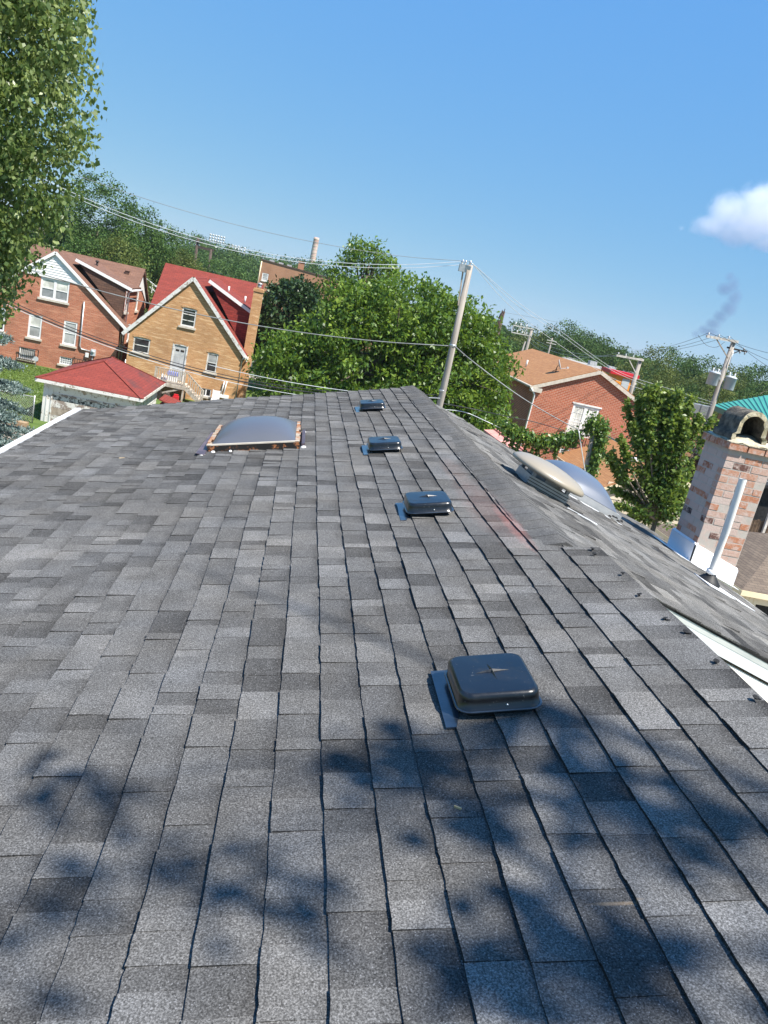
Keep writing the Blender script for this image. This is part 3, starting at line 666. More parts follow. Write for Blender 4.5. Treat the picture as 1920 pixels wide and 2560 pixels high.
mm = MB()
for k in range(5): mm.lathe(P2(0.25+0.035*k, -0.57, 0.02+NR.uniform(0, .02)), N2, [(0.018, 0), (0.014, 0.014), (0.0002, 0.018)], 6)
mm.build('tar_patch', M['dull_black'], sk2, uv=False)
# beige fan cap
fan = empty('attic_fan', rq(0.62, 6.12), 'round beige fan cap on a grey base just right of the ridge', 'roof fan')
def PF(a, b, c): return rq(0.62+a, 6.12+b, c)
mm = MB(); mm.lathe(PF(0, 0, 0), N2, [(0.32, 0.125), (0.335, 0.128), (0.342, 0.138), (0.340, 0.158), (0.325, 0.172), (0.285, 0.196), (0.22, 0.216), (0.13, 0.231), (0.05, 0.237), (0.0005, 0.238)], 36); mm.build('cap', M['beige_plastic'], fan, uv=False)
mm = MB(); mm.lathe(PF(0, 0, 0), N2, [(0.32, 0.125), (0.22, 0.118), (0.0005, 0.116)], 36); mm.build('cap_underside', M['dull_black'], fan, uv=False)
mm = MB(); mm.obox(PF(-0.19, -0.19, -0.01), V2*0.38, (0, 0.38, 0), N2*0.095); mm.build('base_box', M['galv'], fan)
for k in range(3):
    mm = MB(); mm.obox(PF(-0.20, -0.199, 0.014+0.024*k), V2*0.40, (0, 0.008, 0), N2*0.007); mm.build('louvre', M['black_metal'], fan)
mm = MB(); mm.lathe(PF(0, 0, 0), N2, [(0.17, 0.08), (0.17, 0.122)], 20); mm.build('collar', M['grey_metal'], fan, uv=False)
for (a, b) in ((-0.18, -0.18), (0.15, -0.18), (-0.18, 0.15), (0.15, 0.15), (-0.06, -0.18)):
    mm = MB(); mm.obox(PF(a, b, 0.034), V2*0.03, (0, 0.03, 0), N2*0.09); mm.build('strut', M['grey_metal'], fan)
mm = MB(); mm.obox(PF(0.18, -0.30, 0.004), V2*0.30, (0, 0.02, 0), N2*0.008); mm.build('flashing_strip', M['white_metal'], fan)

# ------------------------------------------------------------------ chimney, vent pipe
CX0, CX1, CY0, CY1 = 4.50, 5.02, 7.43, 7.93
ct = -0.69
chim = empty('chimney', (4.76, 7.68, rq(3.3, 7.6).z-0.3), 'whitewashed old brick chimney with an arched clay cap at right roof edge', 'chimney')
m = MB(); m.box(CX0+0.0003, CY0+0.0003, -2.5, CX1-0.0003, CY1-0.0003, ct); m.build('mortar_core', M['mortar'], chim)
CR = random.Random(5); zc = -2.35; row = 0; H_ = 0.063; PT = 0.077
def brick_at(x0, y0, z0, x1, y1, z1, tn):
    mm = MB(); mm.tone = tn; j = lambda: CR.uniform(-0.003, 0.003)
    mm.box(x0+j(), y0+j(), z0+j()*0.6, x1+j(), y1+j(), z1+j()*0.6); mm.build('brick', M['chim_brick'], chim, uv=False)
def tone_front(z):
    r = CR.random(); w = (ct - z)/1.3                        # whitewash wears off towards the top
    if r < 0.06: return 0.06
    if r < 0.5 - 0.36*w: return CR.uniform(0.36, 0.6)
    return CR.uniform(0.62, 0.98)
def tone_side(z):
    r = CR.random()
    if r < 0.14: return CR.uniform(0.0, 0.08)
    if r < 0.32: return CR.uniform(0.25, 0.5)
    return CR.uniform(0.82, 1.0)
while zc < ct - 0.05:
    xs = [CX0]; first = 0.205 if row % 2 == 0 else 0.10
    while xs[-1] + first < CX1 - 0.05: xs.append(xs[-1]+first); first = 0.205 if CR.random() < 0.8 else 0.1
    xs.append(CX1)
    for a, b in zip(xs[:-1], xs[1:]): brick_at(a+0.005 if a > CX0 else a-0.002, CY0-0.001, zc, b-0.008, CY0+0.09, zc+H_, tone_front(zc))
    ys = [CY0+0.1]; first = 0.1 if row % 2 == 0 else 0.205
    while ys[-1] + first < CY1 - 0.05: ys.append(ys[-1]+first); first = 0.205
    ys.append(CY1)
    for a, b in zip(ys[:-1], ys[1:]): brick_at(CX0-0.002, a+0.004, zc, CX0+0.09, b-0.006, zc+H_, tone_side(zc))
    for a, b in zip(ys[:-1], ys[1:]): brick_at(CX1-0.09, a+0.004, zc, CX1+0.002, b-0.006, zc+H_, tone_front(zc))
    zc += PT; row += 1
o_ = 0.035
for a, b in ((CX0-o_, CX0+0.17), (CX0+0.185, CX0+0.365), (CX0+0.38, CX1+o_)): brick_at(a, CY0-o_, ct, b, CY0+0.06, ct+0.068, CR.uniform(0.3, 0.6))
for a, b in ((CY0+0.065, CY0+0.26), (CY0+0.275, CY0+0.37), (CY0+0.385, CY1+o_)): brick_at(CX0-o_, a, ct, CX0+0.06, b, ct+0.068, CR.uniform(0.2, 0.5)); brick_at(CX1-0.06, a, ct, CX1+o_, b, ct+0.068, CR.uniform(0.3, 0.6))
# mortar crown: uneven wash
mm = MB(); n_ = 14; vs = []; fs = []
for i in range(n_+1):
    for k in range(n_+1):
        x = CX0-o_-0.005 + (CX1-CX0+2*o_+0.01)*i/n_; y = CY0-o_-0.005 + (CY1-CY0+2*o_+0.01)*k/n_
        e = min(i, k, n_-i, n_-k)/n_; z = ct+0.072 + 0.075*min(1, e*2.6)**0.7 + 0.012*sin(23*x+3)*sin(19*y) + CR.uniform(0, 0.006)
        vs.append((x+CR.uniform(-.004, .004), y+CR.uniform(-.004, .004), z))
for i in range(n_):
    for k in range(n_): fs.append((i*(n_+1)+k, (i+1)*(n_+1)+k, (i+1)*(n_+1)+k+1, i*(n_+1)+k+1))
mm.add(vs, fs, True)
mm.box(CX0-o_-0.004, CY0-o_-0.004, ct+0.069, CX1+o_+0.004, CY1+o_+0.004, ct+0.076); mm.build('crown', M['crown'], chim)
# arched clay flue cap: shouldered legs and a round vault, open to the front
def arch_prof(rw, z0, zs, rr, n=12, sh=0.0):
    p = [(-rw-sh, z0)]
    if sh: p += [(-rw-sh, z0+0.055), (-rw, z0+0.075)]
    p += [(-rr*cos(pi*k/n), zs+rr*1.12*sin(pi*k/n)) for k in range(n+1)]
    if sh: p += [(rw, z0+0.075), (rw+sh, z0+0.055)]
    return p + [(rw+sh, z0)]
zb = ct+0.10; xc = 4.685
po = arch_prof(0.165, zb, zb+0.14, 0.165, sh=0.035); pi_ = arch_prof(0.122, zb, zb+0.14, 0.122, sh=0.030)
mm = MB(); k = len(po); y0a, y1a = CY0+0.02, CY1-0.10
rough = lambda: CR.uniform(-0.011, 0.011)
fo = [Vector((xc+a, y0a+rough(), b)) for a, b in po]; bo = [Vector((xc+a, y1a, b)) for a, b in po]
fi = [Vector((xc+a+rough()*0.6, y0a+rough(), b)) for a, b in pi_]; bi = [Vector((xc+a, y1a, b)) for a, b in pi_]
mm.add(fo+bo, [(i, i+1, k+i+1, k+i) for i in range(k-1)], True)
mm.add(fi+bi, [(i, k+i, k+i+1, i+1) for i in range(k-1)], True)
mm.add(bo+bi, [(i, i+1, k+i+1, k+i) for i in range(k-1)])
arch = mm.build('arched_cap', M['arch_tile'], chim, uv=False)
mm = MB(); mm.add(fo+fi, [(i, k+i, k+i+1, i+1) for i in range(k-1)]); mm.build('broken_edge', M['arch_edge'], arch, uv=False)
mm = MB(); mm.add([(xc-0.16, y1a-0.02, zb), (xc+0.16, y1a-0.02, zb), (xc+0.12, y1a-0.02, zb+0.2), (xc, y1a-0.02, zb+0.27), (xc-0.12, y1a-0.02, zb+0.2)], [(0,1,2,3,4)]); mm.build('back_plate', M['arch_tile'], arch, uv=False)
# white apron round its foot
def roofz(x, h=0.0): v = (x-PR.x)/V2.x; return PR.z + V2.z*v + h
mm = MB(); e = 0.028
x0, x1, y0, y1 = CX0-e, CX1+e, CY0-e, CY1+e
mm.prism([(x0, y0, roofz(x0)-0.05), (x1, y0, roofz(x1)-0.05), (x1, y0, roofz(x1)+0.185), (x0, y0, roofz(x0)+0.20)], (0, 0.012, 0))
mm.prism([(x0, y0, roofz(x0)-0.05), (x0, y1, roofz(x0)-0.05), (x0, y1, roofz(x0)+0.20), (x0, y0, roofz(x0)+0.20)], (0.012, 0, 0))
mm.prism([(x0, y0, roofz(x0)+0.198), (x1, y0, roofz(x1)+0.183), (x1, CY0+0.005, roofz(x1)+0.205), (x0, CY0+0.005, roofz(x0)+0.22)], (0, 0, 0.006))
mm.prism([(x0, y0, roofz(x0)+0.198), (x0, y1, roofz(x0)+0.198), (CX0+0.005, y1, roofz(x0)+0.22), (CX0+0.005, y0, roofz(x0)+0.22)], (0, 0, 0.006))
mm.prism([(x0-0.13, y0-0.02, roofz(x0-0.13, 0.012)), (x0, y0-0.02, roofz(x0, 0.012)), (x0, y1+0.2, roofz(x0, 0.012)), (x0-0.13, y1+0.2, roofz(x0-0.13, 0.012))], (0, 0, 0.004))
mm.prism([(x0, y0-0.10, roofz(x0, 0.012)), (x1+0.02, y0-0.10, roofz(x1+0.02, 0.012)), (x1+0.02, y0, roofz(x1+0.02, 0.012)), (x0, y0, roofz(x0, 0.012))], (0, 0, 0.004))
mm.build('apron_flashing', M['white_metal'], chim)
pipe = empty('vent_pipe', rq(2.57, 6.28), 'white plastic vent pipe rising from the right slope before the chimney', 'vent pipe')
pb = rq(2.57, 6.28); mm = MB(); mm.tube([pb - Vector((0,0,0.1)), pb + Vector((0,0,0.5)), pb + Vector((-0.012, 0, 1.0))], 0.034, 16, caps=False)
mm.tube([pb + Vector((-0.012, 0, 1.0)), pb + Vector((-0.01, 0, 0.8))], 0.029, 16, caps=False); mm.build('pipe', M['pvc'], pipe, uv=False)
mm = MB(); mm.lathe(pb, Vector((0.15, 0, 1)), [(0.11, 0.0), (0.105, 0.025), (0.08, 0.045), (0.075, 0.052), (0.06, 0.065), (0.05, 0.08), (0.037, 0.092), (0.035, 0.1)], 22); mm.build('rubber_boot', M['rubber'], pipe, uv=False)
mm = MB(); mm.lathe(pb + Vector((0,0,0.1)), (0,0,1), [(0.035, -0.01), (0.049, 0.0), (0.045, 0.03), (0.035, 0.035)], 12); mm.build('sealant_collar', M['white_paint'], pipe, uv=False)
mm = MB(); mm.slab([rq(2.42, 6.02, 0.014), rq(2.95, 6.02, 0.014), rq(2.75, 6.36, 0.014), rq(2.45, 6.36, 0.014)], 0.006); mm.build('base_flashing', M['white_metal'], pipe)

# ------------------------------------------------------------------ windows and houses
def window(parent, P0, ex, w, h, frame='white_paint', glass='dark_glass', mull=0, rails=1, sill='stone_sill', fw=0.07, grid=None, glass2=None, inset=0.07, sillw=0.12):
    """frame with sash bars (part), panes and sill (sub-parts); P0 = lower left corner of the opening on the wall face"""
    P0, ex = Vector(P0), Vector(ex).normalized(); ez = Vector((0,0,1)); n = ex.cross(ez)
    b = P0 - n*inset; mm = MB(); t = 0.05
    def bar(x0, z0, x1, z1, tt=t): mm.obox(b + ex*x0 + ez*z0 - n*0.0, ex*(x1-x0), n*tt, ez*(z1-z0))
    bar(0, 0, w, fw); bar(0, h-fw, w, h); bar(0, fw, fw, h-fw); bar(w-fw, fw, w, h-fw)
    xs = [fw] + [w*(i+1)/(mull+1) for i in range(mull)] + [w-fw]
    for i in range(mull): bar(xs[i+1]-fw*0.75, fw, xs[i+1]+fw*0.75, h-fw, t*0.9)
    for i in range(rails):
        z = h*(i+1)/(rails+1); bar(fw, z-0.025, w-fw, z+0.025, t*0.8)
    if grid:
        for i in range(mull+1):
            a, c = xs[i], xs[i+1]
            for q in range(1, grid[0]): x = a+(c-a)*q/grid[0]; bar(x-0.012, fw, x+0.012, h-fw, t*0.6)
            for q in range(1, grid[1]): z = fw+(h-2*fw)*q/grid[1]; bar(a, z-0.012, c, z+0.012, t*0.55)
    o = mm.build('window', M[frame], parent)
    q = MB(); zz = h/2 if rails == 1 else h
    q.obox(b + ex*0.02 + ez*0.02 + n*0.004, ex*(w-0.04), n*0.012, ez*(zz-0.03 if rails == 1 else h-0.04)); q.build('pane', M[glass], o)
    if rails == 1:
        q = MB(); q.obox(b + ex*0.02 + ez*(h/2+0.005) + n*0.012, ex*(w-0.04), n*0.012, ez*(h/2-0.03)); q.build('pane', M[glass2 or glass], o)
    if sill:
        q = MB(); q.obox(P0 - ex*0.09 - ez*sillw - n*0.05, ex*(w+0.18), n*0.13, ez*sillw); q.build('sill', M[sill], o)
    return o
X_ = Vector((1,0,0)); Y_ = Vector((0,1,0)); Z_ = Vector((0,0,1))

def roof_quad(name, q, mat, parent, t=0.12): m_ = MB(); m_.slab(q, t); return m_.build(name, mat, parent)
def rake_trim(name, a, b, w, h, mat, parent): m_ = MB(); m_.bar(a, b, w, h); return m_.build(name, mat, parent)

# --- red brick house, far left
h1 = empty('brick_house', (-15.5, 54, G), 'red brick house with brown roof and white sided gable at the far left', 'house')
Y0, XL, XR, XP, ZE, ZP = 50.9, -19.72, -11.28, -15.5, -5.1, -1.78
def onrake(x): return ZP - abs(x-XP)*(ZP-ZE)/(XR-XP)
wins = [(-16.72, -7.05, -15.92, -5.62, 'curtain_glass', 'blind_glass', 0), (-14.62, -7.05, -13.80, -5.58, 'curtain_glass', 'curtain_glass', 0), (-16.22, -4.50, -14.52, -3.26, 'screen', 'blind_glass', 1), (-18.9, -7.05, -18.1, -5.62, 'dark_glass', 'curtain_glass', 0)]
m = MB(); ZS = -3.14; rr = (ZP-ZE)/(XR-XP)
out = [(XL, G), (XR, G), (XR, ZE), (XP+(ZP-ZS)/rr, ZS), (XP-(ZP-ZS)/rr, ZS), (XL, ZE)]
bwin = [(-17.1, -8.45, -16.15, -7.75), (-14.66, -8.30, -13.9, -7.84)]
m.wall(out, [w[:4] for w in wins[:2]] + [wins[3][:4]] + [(wins[2][0], wins[2][1], wins[2][2], ZS-0.12)] + bwin, (0, Y0, 0), X_, Z_)
m.wall([(XL, G), (XL, ZE), (XL+0.01, ZE), (XL+0.01, G)][::-1], [], (0, Y0, 0), X_, Z_)
# right side wall rises under the dormer
sw = [(1.0, -6.55, 1.75, -5.25), (2.4, -6.4, 3.1, -5.2), (0.95, -4.4, 1.6, -3.08), (3.8, -4.4, 4.5, -3.1)]
out = [(0, G), (7.1, G), (7.1, -4.0), (4.9, -2.98), (1.0, -2.98), (1.0, ZE), (0, ZE)]
m.wall(out, sw, (XR, Y0, 0), Y_, Z_)
m.add([(XL, Y0, G), (XL, Y0+7, G), (XL, Y0+7, ZE), (XL, Y0, ZE)], [(0,3,2,1)])
m.add([(XL, Y0+7.1, G), (XR, Y0+7.1, G), (XR, Y0+7.1, ZE+0.3), (XL, Y0+7.1, ZE+0.3)], [(0,1,2,3)])
m.build('wall', M['red_brick'], h1)
for (a, b, c, d, g1, g2, mu) in wins: window(h1, (a, Y0, b), X_, c-a, min(d, ZS-0.12)-b, 'white_paint', g1, mull=mu, glass2=g2, fw=0.1)
for (a, b, c, d) in sw: window(h1, (XR, Y0+a, b), Y_, c-a, d-b, 'white_paint', 'curtain_glass', fw=0.09)
window(h1, (-14.66, Y0, -8.30), X_, 0.76, 0.46, 'white_paint', 'screen', rails=0, grid=(5, 3), fw=0.05)
window(h1, (-17.1, Y0, -8.45), X_, 0.95, 0.7, 'white_paint', 'curtain_glass', rails=0, fw=0.06)
m = MB()
for k in range(9): m.bar((-17.05+k*0.115, Y0-0.16, -8.5), (-17.05+k*0.115, Y0-0.16, -7.78), 0.025, 0.025)
m.bar((-17.1, Y0-0.16, -7.78), (-15.95, Y0-0.16, -7.72), 0.04, 0.04); m.bar((-17.1, Y0-0.16, -8.48), (-16.1, Y0-0.16, -8.48), 0.04, 0.04); m.bar((-15.95, Y0-0.1, -8.5), (-15.9, Y0-0.2, -7.72), 0.05, 0.05)
m.build('window_guard', M['iron'], h1)
m = MB()                                                   # railing at the cellar steps
for k in range(10): m.bar((-13.75+k*0.15, Y0-0.5, G), (-13.75+k*0.15, Y0-0.5, -7.72), 0.025, 0.025)
for z in (-7.72, -8.1): m.bar((-13.75, Y0-0.5, z), (-12.4, Y0-0.5, z), 0.04, 0.04)
for x in (-13.75, -12.4): m.bar((x, Y0-0.5, -7.72), (x, Y0, -7.72), 0.03, 0.03)
m.build('cellar_railing', M['iron'], h1)
m = MB()                                                   # white lap boards of the gable, one above the other
z = ZS
while z < ZP-0.15:
    hw = (ZP-z)/rr-0.02; hw2 = max((ZP-z-0.15)/rr-0.02, 0.01)
    mm = MB(); mm.prism([(XP-hw, Y0-0.035, z), (XP+hw, Y0-0.035, z), (XP+hw2, Y0-0.008, z+0.15), (XP-hw2, Y0-0.008, z+0.15)], (0, 0.06, 0)); mm.build('gable_board', M['white_paint'], h1); z += 0.15
mm = MB(); mm.box(XP-(ZP-ZS)/rr+0.05, Y0-0.05, ZS-0.10, XP+(ZP-ZS)/rr-0.05, Y0+0.02, ZS-0.002); mm.build('gable_trim', M['white_paint'], h1)
ov = 0.10; sl = Vector((1, 0, -rr)).normalized(); e0 = 0.55
def rt(x, y, k=0.16): return Vector((x, y, ZP - abs(x-XP)*rr + k))
YC, YD = 55.4, 51.9
roof_quad('roof', [rt(XP, Y0-ov), rt(XR+e0, Y0-ov), rt(XR+e0, YD+0.1), rt(XP, YD+0.1)], M['brown_tiles'], h1)
roof_quad('roof', [rt(XP, YD+0.1), rt(XP+0.75, YD+0.1), rt(XP+0.75, YC), rt(XP, YC)], M['brown_tiles'], h1)
roof_quad('roof', [rt(XP, Y0-ov), rt(XL-e0, Y0-ov), rt(XL-e0, YC), rt(XP, YC)], M['brown_tiles'], h1)
dz = 0.10
roof_quad('dormer_roof', [(XP+0.9, YD-0.06, -1.85+dz), (XR+0.25, YD-0.06, -2.93+dz), (XR+0.25, 54.6, -2.93+dz), (XP+0.9, 55.3, -1.75+dz)], M['brown_tiles'], h1)
zr = -1.60
roof_quad('roof', [(-18.4, YC, zr), (XR+0.2, YC, zr), (XR+0.2, YC-1.5, zr-1.2), (-18.4, YC-4.2, zr-3.3)], M['brown_tiles'], h1)
roof_quad('roof', [(-18.4, YC, zr), (XR+0.2, YC, zr), (XR+0.2, YC+3.3, zr-2.7), (-18.4, YC+3.3, zr-2.7)], M['brown_tiles'], h1)
m = MB(); m.prism([(XP+0.9, YD, -1.85), (XR-0.02, YD, -2.95), (XR-0.02, YD, -5.0), ], (0, 0.1, 0)); m.build('dormer_wall', M['brown_dark_tiles'], h1)
m = MB(); m.prism([(XR+0.02, 54.35, -2.96), (XR+0.02, 55.4, -1.78), (XR+0.02, 57.9, -3.85), (XR+0.02, 57.9, -3.98), (XR+0.02, 55.8, -2.96)], (0.03, 0, 0)); m.build('side_gable_siding', M['white_paint'], h1)
for sx in (-1, 1):
    a = Vector((XP, Y0-ov-0.02, ZP+0.10)); b = Vector((XP+sx*(XR-XP+e0), Y0-ov-0.02, ZP+0.10-(XR-XP+e0)*rr)); rake_trim('rake_trim', a, b, 0.04, 0.17, M['white_paint'], h1)
rake_trim('dormer_fascia', (XP+0.9, YD-0.08, -1.87), (XR+0.25, YD-0.08, -2.95), 0.04, 0.18, M['white_paint'], h1)
m = MB(); m.tube([(XR+0.32, YD-0.15, -2.98), (XR+0.32, 54.5, -2.98)], 0.07, 8); m.tube([(XR+0.62, Y0-ov, -5.45), (XR+0.62, YD+0.05, -5.45)], 0.07, 8); m.build('gutter', M['white_paint'], h1)
m = MB(); m.tube([(XR+0.30, YD-0.05, -3.0), (XR+0.10, YD+0.05, -3.15), (XR+0.10, YD+0.05, G)], 0.05, 8)
m.tube([(XR+0.62, Y0+0.3, -5.45), (XR+0.09, Y0+0.3, -5.75), (XR+0.09, Y0+0.3, G)], 0.05, 8); m.build('downpipe', M['white_paint'], h1)
m = MB(); m.tube([(-13.55, Y0-0.06, -4.2), (-13.52, Y0-0.06, -6.95), (-13.40, Y0-0.06, -7.12), (-12.70, Y0-0.06, -7.15)], 0.045, 7); m.tube([(-12.68, Y0-0.06, -7.2), (-12.68, Y0-0.06, G)], 0.03, 6); m.build('conduit', M['galv'], h1)
m = MB(); m.box(-12.80, Y0-0.16, -7.38, -12.52, Y0-0.003, -6.98); m.lathe((-12.66, Y0-0.16, -7.12), (0,-1,0), [(0.09, 0), (0.09, 0.06), (0.0005, 0.065)], 12); m.build('electric_meter', M['transformer'], h1)
m = MB(); m.box(-13.12, Y0-0.11, -7.55, -12.92, Y0-0.003, -7.28); m.build('junction_box', M['white_paint'], h1)
m = MB(); m.box(-16.9, YC-1.9, zr-1.35, -16.65, YC-1.6, zr-1.15); m.build('roof_box', M['brown_dark_tiles'], h1)
m = MB(); m.box(-12.2, YC-0.75, zr-0.62, -11.95, YC-0.45, zr-0.38); m.box(-12.22, YC-0.78, zr-0.38, -11.93, YC-0.42, zr-0.35); m.build('roof_box', M['brown_dark_tiles'], h1)
m = MB(); m.tube([(-13.7, 53.4, -2.3), (-13.7, 53.4, -1.75)], 0.07, 8); m.lathe((-13.7, 53.4, -1.78), (0,0,1), [(0.12, 0), (0.12, 0.08), (0.0005, 0.12)], 8); m.build('roof_pipe', M['iron'], h1)

# --- tan brick house
h2 = empty('brick_house', (-7.05, 54, G), 'tan brick house with red roof, grey back door and wooden porch', 'house')
Y0, XL, XR, XP, ZE, ZP = 49.6, -10.36, -3.50, -7.05, -5.12, -1.40
rl = (ZP-ZE)/(XP-XL); rr = (ZP-ZE)/(XR-XP)
holes = [(-7.45, -4.26, -6.58, -3.16), (-10.08, -6.44, -9.08, -5.52), (-7.62, -7.68, -6.85, -5.46), (-5.55, -6.73, -4.88, -5.53), (-5.62, -8.28, -4.98, -7.80)]
m = MB(); m.wall([(XL, G), (XR, G), (XR, ZE), (XP, ZP), (XL, ZE)], holes, (0, Y0, 0), X_, Z_)
m.add([(XR, Y0, G), (XR, 60.4, G), (XR, 60.4, -4.7), (XR, 56, -1.1), (XR, 55.2, -2.62), (XR, 51.25, -2.62), (XR, 51.25, ZE), (XR, Y0, ZE)], [(0,1,2,3,4,5,6,7)])
m.add([(XL, Y0, G), (XL, 60.4, G), (XL, 60.4, ZE), (XL, Y0, ZE)], [(0,3,2,1)])
m.add([(XL, 60.4, G), (XR, 60.4, G), (XR, 60.4, -4.8), (XL, 60.4, -4.8)], [(0,1,2,3)])
m.add([(-9.7, 51.3, ZE), (-9.7, 60.4, ZE), (-9.7, 56, -1.1)], [(0,2,1)]); m.build('wall', M['tan_brick'], h2)
window(h2, (-7.45, Y0, -4.26), X_, 0.87, 1.10, 'peeling', 'dark_glass', rails=2, fw=0.08)
window(h2, (-10.08, Y0, -6.44), X_, 1.00, 0.92, 'peeling', 'dark_glass', rails=1, fw=0.08)
window(h2, (-5.55, Y0, -6.73), X_, 0.67, 1.20, 'peeling', 'dark_glass', rails=1, fw=0.08, glass2='curtain_glass')
window(h2, (-5.62, Y0, -8.28), X_, 0.64, 0.48, 'white_paint', 'dark_glass', rails=0, mull=1, fw=0.05)
def arch_course(x0, x1, z, y, parent, mat='tan_brick', rise=0.07):
    mm = MB(); n_ = 7
    for i in range(n_):
        a = x0-0.06+(x1-x0+0.12)*i/n_; b = x0-0.06+(x1-x0+0.12)*(i+1)/n_; c = ((a+b-x0-x1)/(x1-x0+0.12)); zz = z + rise*(1-c*c) - 0.02
        mm.box(a+0.006, y-0.025, zz, b-0.006, y+0.05, zz+0.15)
    mm.build('arch_lintel', M[mat], parent)
arch_course(-7.45, -6.58, -3.16, Y0, h2); arch_course(-5.55, -4.88, -5.53, Y0, h2); arch_course(-7.62, -6.85, -5.46, Y0, h2); arch_course(-10.08, -9.08, -5.52, Y0, h2)
dr = MB(); dr.box(-7.60, Y0+0.03, -7.66, -6.87, Y0+0.07, -5.48); d_ = dr.build('door', M['grey_door'], h2)
q = MB()
for (a, b, c, d) in ((-7.50, -5.86, -7.28, -5.74), (-7.20, -5.86, -6.98, -5.74)): q.box(a, Y0+0.02, b, c, Y0+0.035, d)
q.build('door_light', M['iron'], d_)
q = MB()
for (a, b, c, d) in ((-7.50, -6.75, -7.28, -6.0), (-7.20, -6.75, -6.98, -6.0), (-7.50, -7.5, -7.28, -6.9), (-7.20, -7.5, -6.98, -6.9)): q.box(a, Y0+0.022, b, c, Y0+0.034, d)
q.build('door_panel', M['grey_door'], d_)
q = MB(); q.box(-7.70, Y0-0.02, -7.68, -7.60, Y0+0.06, -5.42); q.box(-6.87, Y0-0.02, -7.68, -6.77, Y0+0.06, -5.42); q.box(-7.60, Y0-0.02, -5.48, -6.87, Y0+0.06, -5.42); q.build('door_frame', M['peeling'], d_)
def rt2(x, y, k=0.17): return Vector((x, y, ZP - (XP-x)*rl + k if x < XP else ZP - (x-XP)*rr + k))
ov = 0.10
roof_quad('roof', [rt2(XP, Y0-ov), rt2(XR+0.35, Y0-ov), rt2(XR+0.35, 51.3), rt2(XP, 51.3)], M['red_tiles'], h2)
roof_quad('roof', [rt2(XP, 51.3), rt2(XP+0.75, 51.3), rt2(XP+0.75, 56), rt2(XP, 56)], M['red_tiles'], h2)
roof_quad('roof', [rt2(XP, Y0-ov), rt2(XL-0.40, Y0-ov), rt2(XL-0.40, 55), rt2(XP, 55)], M['red_tiles'], h2)
roof_quad('dormer_roof', [(XP+0.72, 51.18, -1.20), (XR+0.12, 51.18, -2.58), (XR+0.12, 55.0, -2.58), (XP+0.72, 56.2, -1.10)], M['red_tiles'], h2)
zr = -0.92
roof_quad('roof', [(-9.95, 56, zr), (XR+0.25, 56, zr), (XR+0.25, 53.9, zr-1.7), (-9.95, 51.0, zr-4.05)], M['red_tiles'], h2)
roof_quad('roof', [(-9.95, 56, zr), (XR+0.25, 56, zr), (XR+0.25, 60.7, zr-3.8), (-9.95, 60.7, zr-3.8)], M['red_tiles'], h2)
m = MB(); m.prism([(XP+0.75, 51.25, -1.38), (XR-0.02, 51.25, -2.72), (XR-0.02, 51.25, -5.1)], (0, 0.1, 0)); m.build('dormer_wall', M['red_lifted_tiles'], h2)
for xe, r_ in ((XL-0.40, rl), (XR+0.35, rr)):
    rake_trim('rake_trim', (XP, Y0-ov-0.02, ZP+0.06), (xe, Y0-ov-0.02, ZP+0.06-abs(xe-XP)*r_), 0.05, 0.21, M['peeling'], h2)
m = MB(); m.bar((XR+0.37, Y0-ov, ZP-0.02-(XR+0.35-XP)*rr), (XR+0.37, 51.2, ZP-0.02-(XR+0.35-XP)*rr), 0.05, 0.2); m.build('eave_trim', M['white_paint'], h2)
rake_trim('dormer_fascia', (XP+0.72, 51.15, -1.33), (XR+0.12, 51.15, -2.70), 0.05, 0.2, M['white_paint'], h2)
m = MB(); m.box(-3.48, 50.6, G, -2.92, 51.6, -1.12); m.box(-3.52, 50.56, -1.32, -2.88, 51.64, -1.16); ch = m.build('chimney', M['tan_brick'], h2)
q = MB(); q.tube([(-3.2, 51.1, -1.15), (-3.2, 51.1, -0.85)], 0.12, 10); q.lathe((-3.2, 51.1, -0.85), (0,0,1), [(0.17, 0), (0.17, 0.06), (0.0005, 0.1)], 10); q.build('flue', M['galv'], ch)
m = MB(); m.tube([(-3.35, 51.0, -1.2), (-3.32, 51.0, 0.55)], 0.035, 6); m.build('antenna_mast', M['cream_paint'], h2)
for (x, y, z) in ((-5.2, 52.6, -1.85), (-4.1, 53.0, -2.25)): m = MB(); m.tube([(x, y, z), (x, y, z+0.42)], 0.06, 8); m.build('roof_pipe', M['white_paint'], h2)
m = MB(); m.tube([(XR+0.30, Y0-0.25, -5.3), (XR+0.08, Y0+0.1, -5.55), (XR+0.08, Y0+0.1, G)], 0.05, 8); m.build('downpipe', M['peeling'], h2)
m = MB(); m.tube([(XL-0.02, Y0-0.06, -7.0), (XL-0.02, Y0-0.06, -7.75), (XL+0.12, Y0-0.06, -7.95), (XL+0.45, Y0-0.06, -7.95)], 0.035, 6); m.build('conduit', M['galv'], h2)
m = MB(); m.box(-9.92, Y0-0.16, -8.05, -9.66, Y0-0.003, -7.72); m.lathe((-9.79, Y0-0.16, -7.86), (0,-1,0), [(0.085, 0), (0.085, 0.06), (0.0005, 0.065)], 12); m.build('electric_meter', M['transformer'], h2)
m = MB(); m.box(-4.5, Y0-0.16, -8.15, -3.85, Y0-0.003, -7.95); m.tube([(-4.35, Y0-0.1, -8.0), (-4.25, Y0-0.1, -7.1)], 0.04, 6); m.tube([(-4.2, Y0-0.1, -8.0), (-4.1, Y0-0.1, -7.05)], 0.04, 6)
m.build('wall_pipes', M['white_paint'], h2)
m = MB(); m.tube([(-4.6, Y0-0.08, -8.2), (-4.75, Y0-0.08, -8.5), (-4.6, Y0-0.08, G)], 0.03, 5); m.tube([(-4.0, Y0-0.08, -8.1), (-3.85, Y0-0.08, -8.6)], 0.03, 5); m.build('hose', M['iron'], h2)
